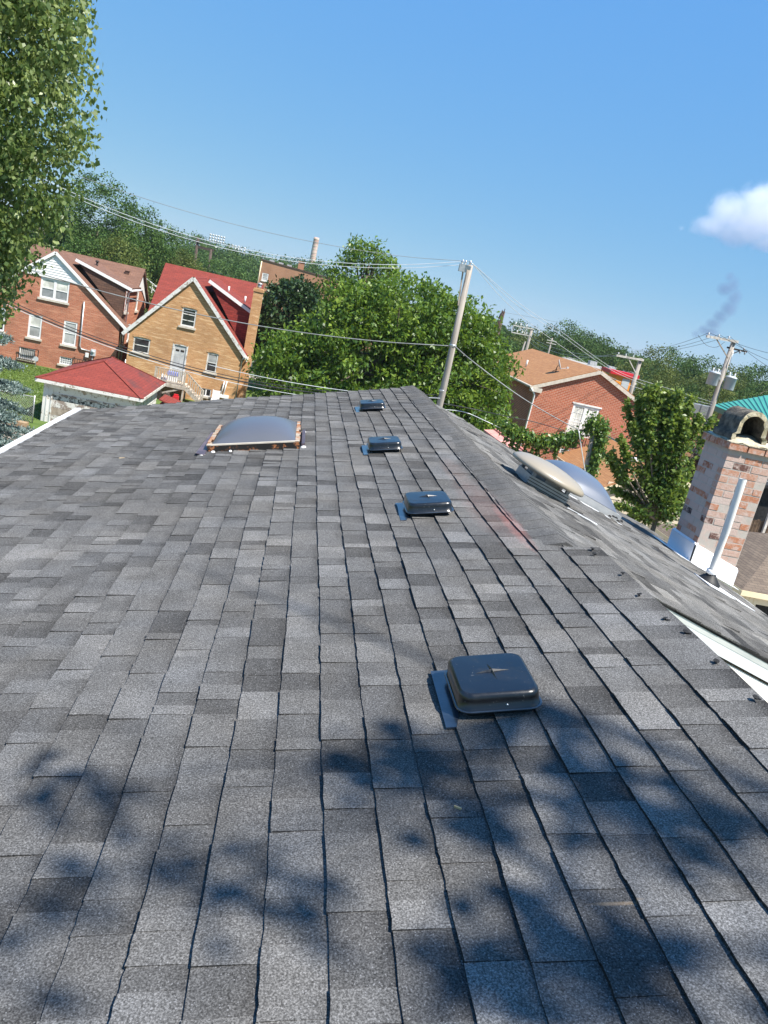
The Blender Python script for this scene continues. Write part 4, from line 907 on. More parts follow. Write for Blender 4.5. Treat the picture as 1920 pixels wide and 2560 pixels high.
# wooden porch with stairs
dk = empty('porch', (-7.2, 48.9, G), 'weathered wooden porch with stairs at the grey back door', 'porch')
zd = -7.70; m = MB()
for k in range(10): m.box(-8.35+k*0.19, 48.2, zd-0.05, -8.35+k*0.19+0.18, Y0-0.03, zd)
m.build('deck_boards', M['deck_wood'], dk)
m = MB(); m.box(-8.35, 48.17, zd-0.24, -6.45, 48.2, zd-0.055); m.build('rim_joist', M['deck_wood'], dk)
for (x, y) in ((-8.28, 48.24), (-6.52, 48.24), (-6.52, 49.3), (-8.28, 49.3)): m = MB(); m.box(x-0.05, y-0.05, G, x+0.05, y+0.05, zd+0.85 if y < 49 else zd-0.05); m.build('post', M['deck_wood'], dk)
m = MB(); m.bar((-8.28, 48.24, G+0.1), (-6.6, 48.24, zd-0.2), 0.05, 0.1); m.build('brace', M['deck_wood'], dk)
for z in (zd+0.85, zd+0.12): m = MB(); m.box(-8.35, 48.2, z-0.04, -6.45, 48.28, z); m.build('rail', M['deck_wood'], dk)
for k in range(14): m = MB(); x = -8.2+k*0.125; m.box(x, 48.21, zd+0.12, x+0.05, 48.25, zd+0.82); m.build('baluster', M['deck_wood'], dk)
st0, st1 = Vector((-6.45, 48.3, zd)), Vector((-5.35, 48.3, G+0.02))
for yy in (48.25, 49.05): m = MB(); m.bar((-6.45, yy, zd-0.1), (-5.3, yy, G+0.05), 0.05, 0.24); m.build('stringer', M['deck_wood'], dk)
for k in range(6):
    m = MB(); f_ = (k+0.5)/6; p = Vector((-6.45+1.12*f_, 48.22, zd-0.02+(G-zd+0.1)*f_)); m.box(p.x-0.12, 48.22, p.z-0.02, p.x+0.12, 49.1, p.z+0.02); m.build('tread', M['deck_wood'], dk)
m = MB(); m.bar((-6.45, 48.24, zd+0.85), (-5.3, 48.24, G+0.92), 0.06, 0.08); m.build('stair_rail', M['deck_wood'], dk)
m = MB(); m.box(-5.36, 48.19, G, -5.26, 48.29, G+0.98); m.build('post', M['deck_wood'], dk)
for k in range(7): m = MB(); f_ = (k+1)/8; x = -6.45+1.15*f_; z = zd+(G-zd+0.06)*f_; m.box(x, 48.21, z, x+0.045, 48.26, z+0.84); m.build('baluster', M['deck_wood'], dk)
ck = empty('cooler_box', (-7.35, 48.9, zd), 'blue and white cooler standing by the back door on the porch', 'cooler')
m = MB(); m.box(-7.65, 48.75, zd, -7.05, 49.1, zd+0.42); m.build('body', M['white_plastic'], ck); m = MB(); m.box(-7.68, 48.72, zd+0.42, -7.02, 49.13, zd+0.62); m.build('lid', M['blue_box'], ck)
for i, x in enumerate((-7.92, -7.74)):
    jr = empty('water_jug', (x, 48.6, zd), ('left' if i == 0 else 'right') + ' one of two white and blue jugs behind the porch railing', 'jug', 'jugs on the porch')
    m = MB(); m.lathe((x, 48.6, zd), Z_, [(0.07, 0), (0.075, 0.02), (0.075, 0.3), (0.04, 0.38), (0.03, 0.42), (0.0005, 0.42)], 12); m.build('body', M['white_plastic'], jr)
    m = MB(); m.lathe((x, 48.6, zd), Z_, [(0.077, 0.08), (0.077, 0.24)], 12); m.build('label_band', M['blue_box'], jr)
pc = empty('plastic_chair', (-4.62, 49.1, G), 'white plastic garden chair against the tan brick wall', 'chair')
m = MB(); m.box(-4.85, 48.85, G+0.40, -4.40, 49.30, G+0.44); m.build('seat', M['white_plastic'], pc)
m = MB()
for k in range(6): m.box(-4.84+0.002*k, 49.28+0.012*k, G+0.46+0.085*k, -4.41-0.002*k, 49.31+0.012*k, G+0.53+0.085*k)
for x in (-4.85, -4.42): m.bar((x+0.01, 49.31, G+0.44), (x+0.01, 49.38, G+0.98), 0.04, 0.04)
m.build('backrest', M['white_plastic'], pc)
for (x, y) in ((-4.83, 48.87), (-4.42, 48.87), (-4.83, 49.27), (-4.42, 49.27)): m = MB(); m.bar((x, y, G), (x, y, G+0.4), 0.04, 0.04); m.build('leg', M['white_plastic'], pc)
m = MB(); m.box(-5.1, 48.5, G, -4.0, 48.95, G+0.32); tag(m.build('bench', M['bare_wood']), 'low grey bench in front of the white garden chair', 'bench')

# --- garage with a red hip roof
ga = empty('garage', (-9.0, 38.8, G), 'peeling white garage with a red hip roof beside the lawn', 'garage')
gx0, gx1, gy0, gy1, gz = -11.02, -6.95, 36.35, 41.7, -6.80
m = MB(); m.wall([(gx0, G), (gx1, G), (gx1, gz), (gx0, gz)], [(gx0+0.42, G+0.01, gx1-0.40, gz-0.42)], (0, gy0, 0), X_, Z_, 0.06); m.build('front_wall', M['peeling'], ga)
m = MB(); m.add([(gx0, gy0, G), (gx0, gy1, G), (gx0, gy1, gz), (gx0, gy0, gz)], [(0,3,2,1)]); m.add([(gx0, gy1, G), (gx1, gy1, G), (gx1, gy1, gz), (gx0, gy1, gz)], [(0,3,2,1)]); m.build('back_wall', M['peeling'], ga)
for k in range(9):
    z0 = G + k*(gz-G)/9; m = MB(); m.prism([(gx1+0.035, gy0+0.02, z0), (gx1+0.035, gy1, z0), (gx1+0.008, gy1, z0+(gz-G)/9), (gx1+0.008, gy0+0.02, z0+(gz-G)/9)], (-0.03, 0, 0)); m.build('side_board', M['peeling'], ga)
for k, (z0, z1, mt) in enumerate(((G+0.02, G+0.36, 'badly_peeling'), (G+0.37, G+0.72, 'bare_wood'), (G+0.73, G+1.08, 'badly_peeling'), (G+1.09, G+1.33, 'black_flake'), (G+1.34, G+1.50, 'peeling'))):
    m = MB(); m.box(gx0+0.43, gy0+0.03, z0, gx1-0.41, gy0+0.065, z1); m.build('door_panel', M[mt], ga)
m = MB(); m.box(gx0+0.42, gy0+0.005, gz-0.60, gx1-0.40, gy0+0.05, gz-0.50); m.build('door_rail', M['badly_peeling'], ga)
for x in (gx0+0.16, gx0+0.36, gx1-0.38): m = MB(); m.box(x, gy0-0.03, G, x+0.06, gy0-0.002, gz-0.15); m.build('door_trim', M['peeling'], ga)
ex0, ex1, ey0, ey1, ez_ = -11.34, -6.62, 36.1, 42.0, -6.72
ra, rb = Vector((-8.98, 38.3, -5.66)), Vector((-8.98, 39.9, -5.66))
A, B, Cc, Dd = Vector((ex0, ey0, ez_)), Vector((ex1, ey0, ez_)), Vector((ex1, ey1, ez_)), Vector((ex0, ey1, ez_))
for q, mt in (([A, B, ra], 'red_tiles'), ([B, Cc, rb, ra], 'red_patchy'), ([Cc, Dd, rb], 'red_tiles'), ([Dd, A, ra, rb], 'red_tiles')): roof_quad('roof', q, M[mt], ga, 0.05)
for a, b in ((A, ra), (B, ra), (Cc, rb), (Dd, rb)): m = MB(); m.bar(a, b, 0.2, 0.03); m.build('hip_cap', M['red_tiles'], ga)
m = MB()
for a, b in ((A, B), (B, Cc), (Cc, Dd), (Dd, A)): m.bar(a - Z_*0.10, b - Z_*0.10, 0.03, 0.14)
m.build('fascia', M['peeling'], ga)
m = MB(); m.add([tuple(p - Z_*0.06) for p in (A, B, Cc, Dd)], [(0,3,2,1)]); m.build('soffit', M['peeling'], ga)
m = MB(); m.slab([(-6.75, 41.4, -7.55), (-5.85, 41.4, -7.75), (-5.85, 43.2, -7.75), (-6.75, 43.2, -7.55)], 0.06); m.box(-6.7, 41.6, G, -5.95, 43.0, -7.8); tag(m.build('lean_to', M['red_tiles']), 'small red roofed lean-to beside the white garage', 'shed')
# clutter under the porch
for i, (x, y, w, h, c) in enumerate(((-8.2, 47.6, 0.5, 0.4, 'iron'), (-7.6, 47.8, 0.4, 0.3, 'dark_wood'), (-7.0, 47.7, 0.35, 0.35, 'red_sign'))):
    m = MB(); m.box(x, y, G, x+w, y+w*0.8, G+h); m.box(x+0.05, y+0.05, G+h, x+w-0.05, y+w*0.7, G+h+0.12)
    tag(m.build('crate', M[c]), ('dark crate under the left end of the porch', 'brown crate under the middle of the porch', 'red crate beside the foot of the porch stairs')[i], 'crate', 'crates stored under the porch')
# --- chain link fence and yard edge left of the garage
fc = empty('chain_link_fence', (-13, 35.5, G), 'chain link fence between the lawn and the alley, left of the garage', 'fence')
m = MB(); step = 0.11; xA, xB, fh = -19.0, -11.1, 1.15
nx = int((xB-xA)/step)
for k in range(-int(fh/step), nx):
    for s in (1, -1):
        a0, z0 = xA+k*step, 0.0; a1, z1 = a0+fh, fh
        if a0 < xA: z0 = xA-a0; a0 = xA
        if a1 > xB: z1 -= a1-xB; a1 = xB
        if s == 1: m.bar((a0, 35.5, G+z0+0.03), (a1, 35.5, G+z1+0.03), 0.008, 0.008, (0,1,0))
        else: m.bar((a0, 35.508, G+fh-z0+0.03), (a1, 35.508, G+fh-z1+0.03), 0.008, 0.008, (0,1,0))
tag(m.build('wire_mesh', M['galv'], fc, uv=False), kind='stuff')
for x in (-19, -17, -15, -13, -11.12): m = MB(); m.tube([(x, 35.55, G), (x, 35.55, G+fh+0.12)], 0.03, 8); m.build('post', M['galv'], fc)
m = MB(); m.tube([(xA, 35.55, G+fh+0.05), (xB, 35.55, G+fh+0.05)], 0.022, 6); m.build('top_rail', M['galv'], fc)
m = MB(); m.box(-30, 34.4, G, -11.0, 34.75, G+0.22); o = m.build('timber_edging', M['timber_edge']); tag(o, 'brown timber edging along the alley below the chain link fence', 'edging')
m = MB(); m.box(-18.4, 43.5, G, -17.2, 47, G+2.3); m.slab([(-18.6, 43.3, G+2.3), (-17.0, 43.3, G+2.3), (-17.0, 47.2, G+2.7), (-18.6, 47.2, G+2.7)], 0.08); tag(m.build('shed', M['white_paint']), 'white shed at the left edge behind the spruce', 'shed')
ysn = empty('yard_sign', (-15.6, 50.2, G), 'small pale octagonal sign on a stake by the red brick wall', 'sign')
m = MB(); m.bar((-15.85, 50.2, G), (-15.85, 50.2, G+0.4), 0.03, 0.03); m.build('stake', M['galv'], ysn)
m = MB(); m.lathe((-15.85, 50.18, G+0.5), (0,-1,0), [(0.16, -0.015), (0.16, 0.0), (0.0005, 0.0)], 8, False); m.build('panel', M['transformer'], ysn)
# real grass tufts on the lawn nearest us
def blades(name, x0, y0, x1, y1, n, h):
    p = np.column_stack([rng.uniform(x0, x1, n), rng.uniform(y0, y1, n), np.full(n, G)]); a = rng.uniform(0, 2*pi, n); w = 0.025
    d = np.column_stack([np.cos(a), np.sin(a), np.zeros(n)]); tip = p + np.column_stack([rng.normal(0, 0.03, n), rng.normal(0, 0.03, n), rng.uniform(0.5, 1, n)*h])
    V = np.stack([p-d*w, p+d*w, tip+d*w*0.3, tip-d*w*0.3], 1).reshape(-1, 3); F = np.arange(4*n).reshape(n, 4)
    tag(mesh_np(name, V, F, M['grass_blade'], tone=rng.uniform(0, 1, n)), kind='stuff')
blades('grass', -19.5, 35.6, -11.2, 50.5, 26000, 0.06); blades('grass', -6.4, 42.5, -4.6, 48.0, 5000, 0.06)

# ------------------------------------------------------------------ two-storey red brick house on the right
h3 = empty('brick_house', (16.5, 49, G), 'two storey red brick house with orange brown roof and white French doors', 'house')
Y0, XL, XR, XP, ZE, ZP, YE = 42.0, 13.22, 19.75, 16.5, -2.78, -1.32, 56.0
r3 = (ZP-ZE)/(XP-XL)
m = MB(); m.wall([(XL, G), (XR, G), (XR, ZE), (XP, ZP), (XL, ZE)], [(15.55, -4.90, 17.12, -3.25), (15.5, G+0.1, 16.5, -5.86)], (0, Y0, 0), X_, Z_)
m.add([(XL, Y0, G), (XL, YE-0.4, G), (XL, YE-0.4, ZE), (XL, Y0, ZE)], [(0,3,2,1)]); m.add([(XR, Y0, G), (XR, YE-0.4, G), (XR, YE-0.4, ZE), (XR, Y0, ZE)], [(0,1,2,3)])
m.add([(XL, YE-0.4, G), (XR, YE-0.4, G), (XR, YE-0.4, ZE), (XP, YE-0.4, ZP), (XL, YE-0.4, ZE)], [(4,3,2,1,0)]); m.build('wall', M['orange_brick'], h3)
w = window(h3, (15.55, Y0, -4.90), X_, 1.57, 1.65, 'white_paint', 'blind_glass', mull=1, rails=0, grid=(3, 4), sill=None, fw=0.13)
m = MB(); m.box(15.46, Y0-0.03, -3.25, 17.21, Y0+0.02, -3.17); m.build('door_head', M['white_paint'], w)
w = window(h3, (15.5, Y0, G+0.1), X_, 1.0, 2.74, 'white_paint', 'curtain_glass', rails=0, sill=None, fw=0.09)
m = MB()
for k in range(9): m.bar((15.58+k*0.105, Y0-0.06, G+0.2), (15.58+k*0.105, Y0-0.06, -5.95), 0.022, 0.022)
for z in (-8.3, -7.2, -6.6, -6.0): m.bar((15.54, Y0-0.06, z), (16.46, Y0-0.06, z), 0.03, 0.03)
m.build('door_grille', M['iron'], w)
m = MB()
for k in range(13): m.bar((15.4+k*0.15, Y0-0.30, -4.95), (15.4+k*0.15, Y0-0.30, -4.2), 0.02, 0.02)
for z in (-4.2, -4.95): m.bar((15.4, Y0-0.30, z), (17.25, Y0-0.30, z), 0.03, 0.03)
for x in (15.4, 17.25): m.bar((x, Y0-0.30, -4.2), (x, Y0, -4.2), 0.03, 0.03); m.bar((x, Y0-0.30, -4.95), (x, Y0, -4.95), 0.03, 0.03)
m.build('balcony_rail', M['white_paint'], h3)
def rt3(x, y, k=0.2): return Vector((x, y, ZP - abs(x-XP)*r3 + k))
roof_quad('roof', [rt3(XP, Y0-0.15), rt3(XL-0.40, Y0-0.15), rt3(XL-0.40, YE), rt3(XP, YE)], M['orange_tiles'], h3, 0.08)
roof_quad('roof', [rt3(XP, Y0-0.15), rt3(XR+0.40, Y0-0.15), rt3(XR+0.40, YE), rt3(XP, YE)], M['orange_tiles'], h3, 0.08)
for xe in (XL-0.40, XR+0.40): rake_trim('rake_trim', (XP, Y0-0.14, ZP+0.05), (xe, Y0-0.14, ZP+0.05-abs(xe-XP)*r3), 0.05, 0.19, M['stone_sill'], h3)
m = MB(); m.box(XL-0.40, Y0-0.18, ZE-0.30, XL+0.28, Y0-0.02, ZE-0.06); m.build('eave_return', M['stone_sill'], h3)
m = MB(); m.tube([(XL-0.42, Y0-0.3, ZE-0.06), (XL-0.42, YE, ZE-0.06)], 0.07, 8); m.build('gutter', M['stone_sill'], h3)
m = MB(); m.tube([(XL-0.40, Y0-0.2, ZE-0.1), (XL-0.06, Y0-0.06, ZE-0.45), (XL-0.06, Y0-0.06, G)], 0.055, 8); m.build('downpipe', M['white_metal'], h3)
m = MB(); zz = rt3(14.2, 48.5).z; m.tube([(14.2, 48.5, zz), (14.2, 48.5, zz+0.42)], 0.055, 8); m.build('roof_pipe', M['white_paint'], h3)
m = MB(); m.box(15.2, Y0-0.25, -5.62, 15.45, Y0-0.003, -5.45); m.build('wall_lamp', M['iron'], h3)
dx, dy = 14.75, 44.2; dzz = rt3(dx, dy).z
sdh = empty('satellite_dish', (dx, dy, dzz), 'grey satellite dish on the orange brown roof of the red brick house', 'satellite dish')
m = MB(); m.tube([(dx, dy, dzz), (dx, dy, dzz+0.28), (dx+0.05, dy, dzz+0.42)], 0.025, 7); m.bar((dx-0.2, dy, dzz+0.02), (dx+0.05, dy, dzz+0.2), 0.03, 0.03); m.build('mast', M['iron'], sdh)
m = MB(); m.lathe((dx+0.06, dy, dzz+0.45), (0.9, -0.32, 0.45), [(0.0005, 0), (0.12, 0.012), (0.24, 0.05), (0.31, 0.085), (0.305, 0.09), (0.2, 0.045), (0.0005, 0.012)], 24); m.build('dish', M['transformer'], sdh)
m = MB(); m.tube([(dx+0.10, dy, dzz+0.22), (dx+0.55, dy-0.2, dzz+0.38)], 0.015, 5); m.box(dx+0.52, dy-0.25, dzz+0.36, dx+0.62, dy-0.15, dzz+0.46); m.build('receiver_arm', M['transformer'], sdh)

# --- garage in front of it, brown roof
g2 = empty('garage', (18, 37.5, G), 'beige garage with an orange brown roof in front of the red brick house', 'garage')
x0, x1, y0, y1, ze = 15.4, 21.2, 34.4, 41.2, -6.12; xp = 18.3; zp = -4.72
m = MB(); m.add([(x0, y0, G), (x0, y1, G), (x0, y1, ze), (x0, y0, ze)], [(0,3,2,1)]); m.add([(x1, y0, G), (x1, y1, G), (x1, y1, ze), (x1, y0, ze)], [(0,1,2,3)]); m.build('side_wall', M['beige_siding'], g2)
k = 0; z = G
while z < zp-0.25:
    hw = (x1-x0)/2 if z < ze else (zp-0.1-z)*((x1-x0)/2)/(zp-0.1-ze)
    m = MB(); m.prism([(xp-hw, y0-0.03, z), (xp+hw, y0-0.03, z), (xp+hw*0.985, y0-0.004, z+0.2), (xp-hw*0.985, y0-0.004, z+0.2)], (0, 0.04, 0)); m.build('front_board', M['beige_siding'], g2); z += 0.2
sx = (zp-ze)/(xp-x0)
for s in (-1, 1):
    e = xp+s*(xp-x0+0.3); roof_quad('roof', [(xp, y0-0.25, zp+0.06), (e, y0-0.25, ze-0.3*sx+0.06), (e, y1+0.3, ze-0.3*sx+0.06), (xp, y1+0.3, zp+0.06)], M['orange_tiles'], g2, 0.07)
    rake_trim('rake_trim', (xp, y0-0.27, zp-0.06), (e, y0-0.27, ze-0.3*sx-0.06), 0.04, 0.16, M['cream_paint'], g2)
m = MB(); m.tube([(x0-0.32, y0-0.2, ze-0.14), (x0-0.32, y1+0.2, ze-0.14)], 0.06, 8); m.build('gutter', M['cream_paint'], g2)
m = MB(); m.box(17.4, 36.6, -5.05, 17.9, 37.0, -4.85); m.build('roof_vent_box', M['white_metal'], g2)
m = MB(); m.box(x0-0.02, 39.5, -8.0, x0+0.01, 40.2, -7.0); m.build('side_window', M['iron'], g2)

# --- pink roofed garage behind our roof
g3 = empty('garage', (13.5, 27, G), 'low garage with a faded pink metal roof edge behind the right slope', 'garage')
m = MB(); m.box(3.5, 25.0, G, 8.4, 33.0, -4.85); m.build('wall', M['beige_siding'], g3)
m = MB(); m.box(3.3, 24.8, -4.85, 8.6, 33.2, -4.78); m.build('roof', M['flat_grey'], g3)
a, b, c, d = Vector((7.85, 24.0, -4.55)), Vector((7.95, 30.4, -4.20)), Vector((15.0, 31.8, -5.2)), Vector((15.0, 23.0, -5.4))
def pinkpt(px, py, z): r = at(px, py, 30.0); return r*(z/r.z)
pa, pb2, pc2, pd = pinkpt(1210, 1074, -4.6), pinkpt(1236, 1074, -4.6), pinkpt(1362, 1166, -4.75), pinkpt(1335, 1166, -4.75)
m = MB(); m.slab([pa, pb2, pc2, pd], 0.10); m.build('roof_edge', M['pink_metal'], g3)
m = MB(); m.bar(pb2 + Z_*0.03, pc2 + Z_*0.03, 0.10, 0.08); m.build('roof_trim', M['pink_metal'], g3)

# --- taupe roofed garage at the right edge
g4 = empty('garage', (17.5, 23.5, G), 'cream garage with a taupe shingle roof at the right edge below the chimney', 'garage')
A, B, Cc, Dd = Vector((14.45, 20.7, -6.0)), Vector((22.0, 20.7, -6.0)), Vector((22.0, 27.5, -6.0)), Vector((14.45, 27.5, -6.0)); ra, rb = Vector((17.6, 24.1, -4.75)), Vector((19.0, 24.1, -4.75))
for q in ([A, B, rb, ra], [B, Cc, rb], [Cc, Dd, ra, rb], [Dd, A, ra]): roof_quad('roof', q, M['taupe_tiles'], g4, 0.05)
m = MB()
for a, b in ((A, B), (B, Cc), (Cc, Dd), (Dd, A)): m.bar(a - Z_*0.10, b - Z_*0.10, 0.04, 0.17)
m.build('fascia', M['cream_paint'], g4)
m = MB(); m.wall([(14.55, G), (21.7, G), (21.7, -6.1), (14.55, -6.1)], [(15.15, G+0.02, 19.6, -6.42)], (0, 20.82, 0), X_, Z_, 0.1)
m.add([(14.55, 20.82, G), (14.55, 27.2, G), (14.55, 27.2, -6.1), (14.55, 20.82, -6.1)], [(0,3,2,1)]); m.add([(21.7, 20.82, G), (21.7, 27.2, G), (21.7, 27.2, -6.1), (21.7, 20.82, -6.1)], [(0,1,2,3)]); m.build('wall', M['cream_paint'], g4)
m = MB(); m.box(15.15, 21.1, G+0.02, 19.6, 21.16, -6.41); m.build('door', M['dull_black'], g4)  # black sheet in the open doorway, its inner shade put into the colour
m = MB()
for x in (14.72, 14.88, 15.04): m.box(x, 20.80, G, x+0.02, 20.818, -6.15)
m.build('batten', M['cream_paint'], g4)
m = MB(); p = Vector((16.9, 23.0, -5.15)); m.slab([p+Vector((0, 0, 0.12)), p+Vector((0.55, 0, 0.12)), p+Vector((0.55, 0.35, 0.25)), p+Vector((0, 0.35, 0.25))], 0.1); m.build('roof_vent_box', M['white_metal'], g4)
# dark wooden fence and shed behind it
wf = empty('wooden_fence', (24, 33, G), 'tall dark brown board fence behind the taupe garage roof', 'fence')
for k in range(46):
    x = 19.6 + k*0.155; m = MB(); m.box(x, 33.0+NR.uniform(-.01, .01), G, x+0.14, 33.03, -6.05+NR.uniform(-0.06, 0.06)); m.build('board', M['fence_wood'], wf)
for z in (-8.2, -6.6): m = MB(); m.box(19.6, 33.035, z, 26.7, 33.09, z+0.1); m.build('rail', M['fence_wood'], wf)
for x in (20.6, 22.9, 25.2): m = MB(); m.box(x, 32.86, G, x+0.12, 32.98, -5.5); m.build('post', M['grey_wood'], wf)
m = MB(); m.box(22.0, 34.5, G, 30, 40, -4.6); m.slab([(21.6, 34.1, -4.5), (30.4, 34.1, -4.5), (30.4, 40.4, -4.1), (21.6, 40.4, -4.1)], 0.15); tag(m.build('outbuilding', M['dull_black']), 'dark outbuilding behind the wooden fence at the right edge', 'building')

# --- green metal roofed building
gb = empty('building', (33, 52, G), 'brick building under a teal standing seam metal roof at the right edge', 'building')
A = at(1783, 1012, 60); B = at(1990, 975, 58); Cc = at(1990, 1095, 46); Dd = at(1868, 1047, 52)
n_ = (B-A).cross(Dd-A).normalized(); Dd = Dd; Cc = Cc - n_*((Cc-A).dot(n_))
roof_quad('roof', [A, B, Cc, Dd], M['green_metal'], gb, 0.12)
e1 = (Dd-A)
for k in range(1, 16):
    f_ = k/16; p = A + (B-A)*f_; q_ = Dd + (Cc-Dd)*f_; m = MB(); nn = n_ if n_.z > 0 else -n_; m.bar(p+nn*0.02, q_+nn*0.02, 0.05, 0.06, nn); m.build('seam', M['green_metal'], gb)
m = MB(); m.bar(A - Z_*0.2, Dd - Z_*0.2, 0.08, 0.36); m.bar(Dd - Z_*0.2, Cc - Z_*0.2, 0.08, 0.36); m.build('fascia', M['green_trim'], gb)
i1, i2, i3, i4 = A+Vector((0.5, -0.3, -0.35)), Dd+Vector((0.5, 0.3, -0.35)), Cc+Vector((0, 0.4, -0.35)), B+Vector((0, 0, -0.35))
m = MB()
for a, b in ((i1, i2), (i2, i3), (i3, i4), (i4, i1)): m.add([(a.x, a.y, G), (b.x, b.y, G), tuple(b), tuple(a)], [(0,1,2,3)])
m.build('wall', M['far_brick'], gb)
m = MB(); p = at(1735, 1030, 62); m.box(p.x-3.0, p.y, G, p.x+2.0, p.y+6, -3.9); fb = m.build('flat_building', M['far_brick']); tag(fb, 'low brown brick building under the roof duct by the right pole', 'building')
hv = empty('roof_duct', (p.x, p.y, -3.9), 'silver air duct and unit on a flat roof by the right pole', 'air duct')
a, b = at(1722, 1017, 63), at(1772, 1028, 63); m = MB(); m.bar(a, b, 0.9, 0.75); m.build('duct', M['galv'], hv)
for f_ in (0.0, 0.5, 1.0): m = MB(); q_ = a+(b-a)*f_; m.bar(q_-(b-a)*0.02, q_+(b-a)*0.02, 0.98, 0.83); m.build('duct_flange', M['steel'], hv)
c = at(1757, 1045, 63); m = MB(); m.box(c.x-0.5, c.y-0.4, -3.9, c.x+0.5, c.y+0.4, c.z+0.3); m.build('unit', M['grey_metal'], hv)

# --- flat-roofed brick apartment block, far chimney stack
ap = empty('apartment_building', (-4, 125, G), 'flat roofed brown brick apartment block beyond the tan house', 'building')
k_ = 120/95.0; P0 = at(653, 649, 120); ax, ay, az = P0.x, P0.y, P0.z
topz = lambda e: az + 0.02 - 0.040*e
hol = [(0.53, -0.28-1.15, 1.45, -0.28), (5.35, -0.28-1.15, 6.85, -0.28)]
m = MB(); m.wall([(0, G), (19, G), (19, topz(19)), (0, topz(0))], hol, (ax, ay, 0), X_, Z_, 0.15)
m.add([(ax, ay, G), (ax, ay+14, G), (ax, ay+14, topz(0)), (ax, ay, topz(0))], [(0,3,2,1)]); m.add([(ax+19, ay, G), (ax+19, ay+14, G), (ax+19, ay+14, topz(19)), (ax+19, ay, topz(19))], [(0,1,2,3)])
m.add([(ax, ay, topz(0)-0.3), (ax+19, ay, topz(19)-0.3), (ax+19, ay+14, topz(19)-0.3), (ax, ay+14, topz(0)-0.3)], [(0,1,2,3)]); m.build('wall', M['far_brick'], ap)
window(ap, (ax+0.53, ay, -1.43), X_, 0.92, 1.15, glass='curtain_glass', fw=0.12); window(ap, (ax+5.35, ay, -1.43), X_, 1.5, 1.15, glass='curtain_glass', mull=1, fw=0.12)
m = MB(); m.bar((ax-0.05, ay+0.1, topz(0)+0.05), (ax+19, ay+0.1, topz(19)+0.05), 0.4, 0.14); m.build('coping', M['dark_wood'], ap)
m = MB(); m.box(ax+5.5, ay+2, topz(6)-0.5, ax+6.4, ay+2.9, az+0.95); m.box(ax+5.42, ay+1.92, az+0.95, ax+6.48, ay+2.98, az+1.1); m.build('chimney', M['far_brick'], ap)
for x in (1.2, 2.6, 3.9): m = MB(); m.box(ax+x, ay+1.0, topz(x)-0.3, ax+x+0.7, ay+1.6, topz(x)+0.35); m.build('roof_unit', M['grey_metal'], ap)
sb = at(772, 700, 420); sb.z = G; stk = empty('smokestack', sb, 'tall pale brick smokestack rising behind the flat roofed apartment block', 'smokestack')
zt = at(780, 591, 420).z; m = MB(); m.lathe(sb, Z_, [(2.2, 0), (1.75, 8), (1.42, zt-G-1.5), (1.42, zt-G), (1.1, zt-G), (1.1, zt-G-2)], 20); m.build('shaft', M['smokestack'], stk, uv=False)
for k in range(9): m = MB(); z = zt-G-1.2-k*1.7; r_ = 1.44+(zt-G-z)*0.012; m.lathe(sb, Z_, [(r_, z), (r_+0.06, z+0.1), (r_+0.06, z+0.3), (r_, z+0.4)], 20); m.build('hoop', M['crown'], stk, uv=False)

# ------------------------------------------------------------------ utility poles and wires
def insulators(parent, pts, mat='ceramic', s=1.0):
    for p in pts:
        m = MB(); m.lathe(p, Z_, [(0.02*s, 0), (0.05*s, 0.05*s), (0.065*s, 0.10*s), (0.04*s, 0.13*s), (0.05*s, 0.17*s), (0.0005, 0.19*s)], 10); m.build('insulator', M[mat], parent, uv=False)
PA = Vector((5.58, 29.5, 0)); pA = empty('utility_pole', (PA.x, PA.y, G), 'bare wooden utility pole standing just beyond the roof before the big tree', 'utility pole', 'utility poles')
m = MB(); m.tube([(PA.x+0.12, PA.y, G), (PA.x+0.1, PA.y, -3), (PA.x, PA.y, 1.85)], [0.165, 0.13, 0.108], 14); m.build('shaft', M['pole_wood'], pA, uv=False)
m = MB(); m.bar((PA.x-0.02, PA.y-0.30, 1.72), (PA.x-0.30, PA.y-0.14, 1.74), 0.10, 0.14); m.box(PA.x-0.42, PA.y-0.24, 1.55, PA.x-0.14, PA.y-0.05, 1.82); m.build('top_bracket', M['galv'], pA)
m = MB(); m.bar((PA.x-0.24, PA.y-0.12, 1.55), (PA.x-0.12, PA.y-0.12, 0.35), 0.05, 0.05); m.build('brace', M['bare_wood'], pA)
insulators(pA, [(PA.x-0.34, PA.y-0.14, 1.82), (PA.x-0.22, PA.y-0.14, 1.82), (PA.x-0.02, PA.y, 1.86)], 'steel', 0.8)
m = MB(); m.lathe((PA.x+0.06, PA.y, -1.18), Z_, [(0.125, 0), (0.14, 0.02), (0.14, 0.08), (0.125, 0.1)], 14); m.lathe((PA.x+0.07, PA.y, -2.9), Z_, [(0.13, 0), (0.142, 0.02), (0.142, 0.05), (0.13, 0.07)], 14); m.build('band', M['galv'], pA, uv=False)
PB = Vector((27.15, 48.47, 0)); pB = empty('utility_pole', (PB.x, PB.y, G), 'wooden utility pole carrying grey transformers and a crossarm at the right', 'utility pole', 'utility poles')
m = MB(); m.tube([(PB.x+0.05, PB.y, G), (PB.x, PB.y, 2.35)], [0.2, 0.15], 12); m.build('shaft', M['pole_wood'], pB, uv=False)
m = MB(); m.bar((PB.x-2.0, PB.y-0.2, 2.17), (PB.x+0.2, PB.y-0.2, 2.27), 0.12, 0.16); m.build('crossarm', M['grey_wood'], pB)
m = MB(); m.bar((PB.x-1.25, PB.y-0.18, 2.12), (PB.x-0.08, PB.y-0.16, 1.15), 0.06, 0.06); m.build('brace', M['bare_wood'], pB)
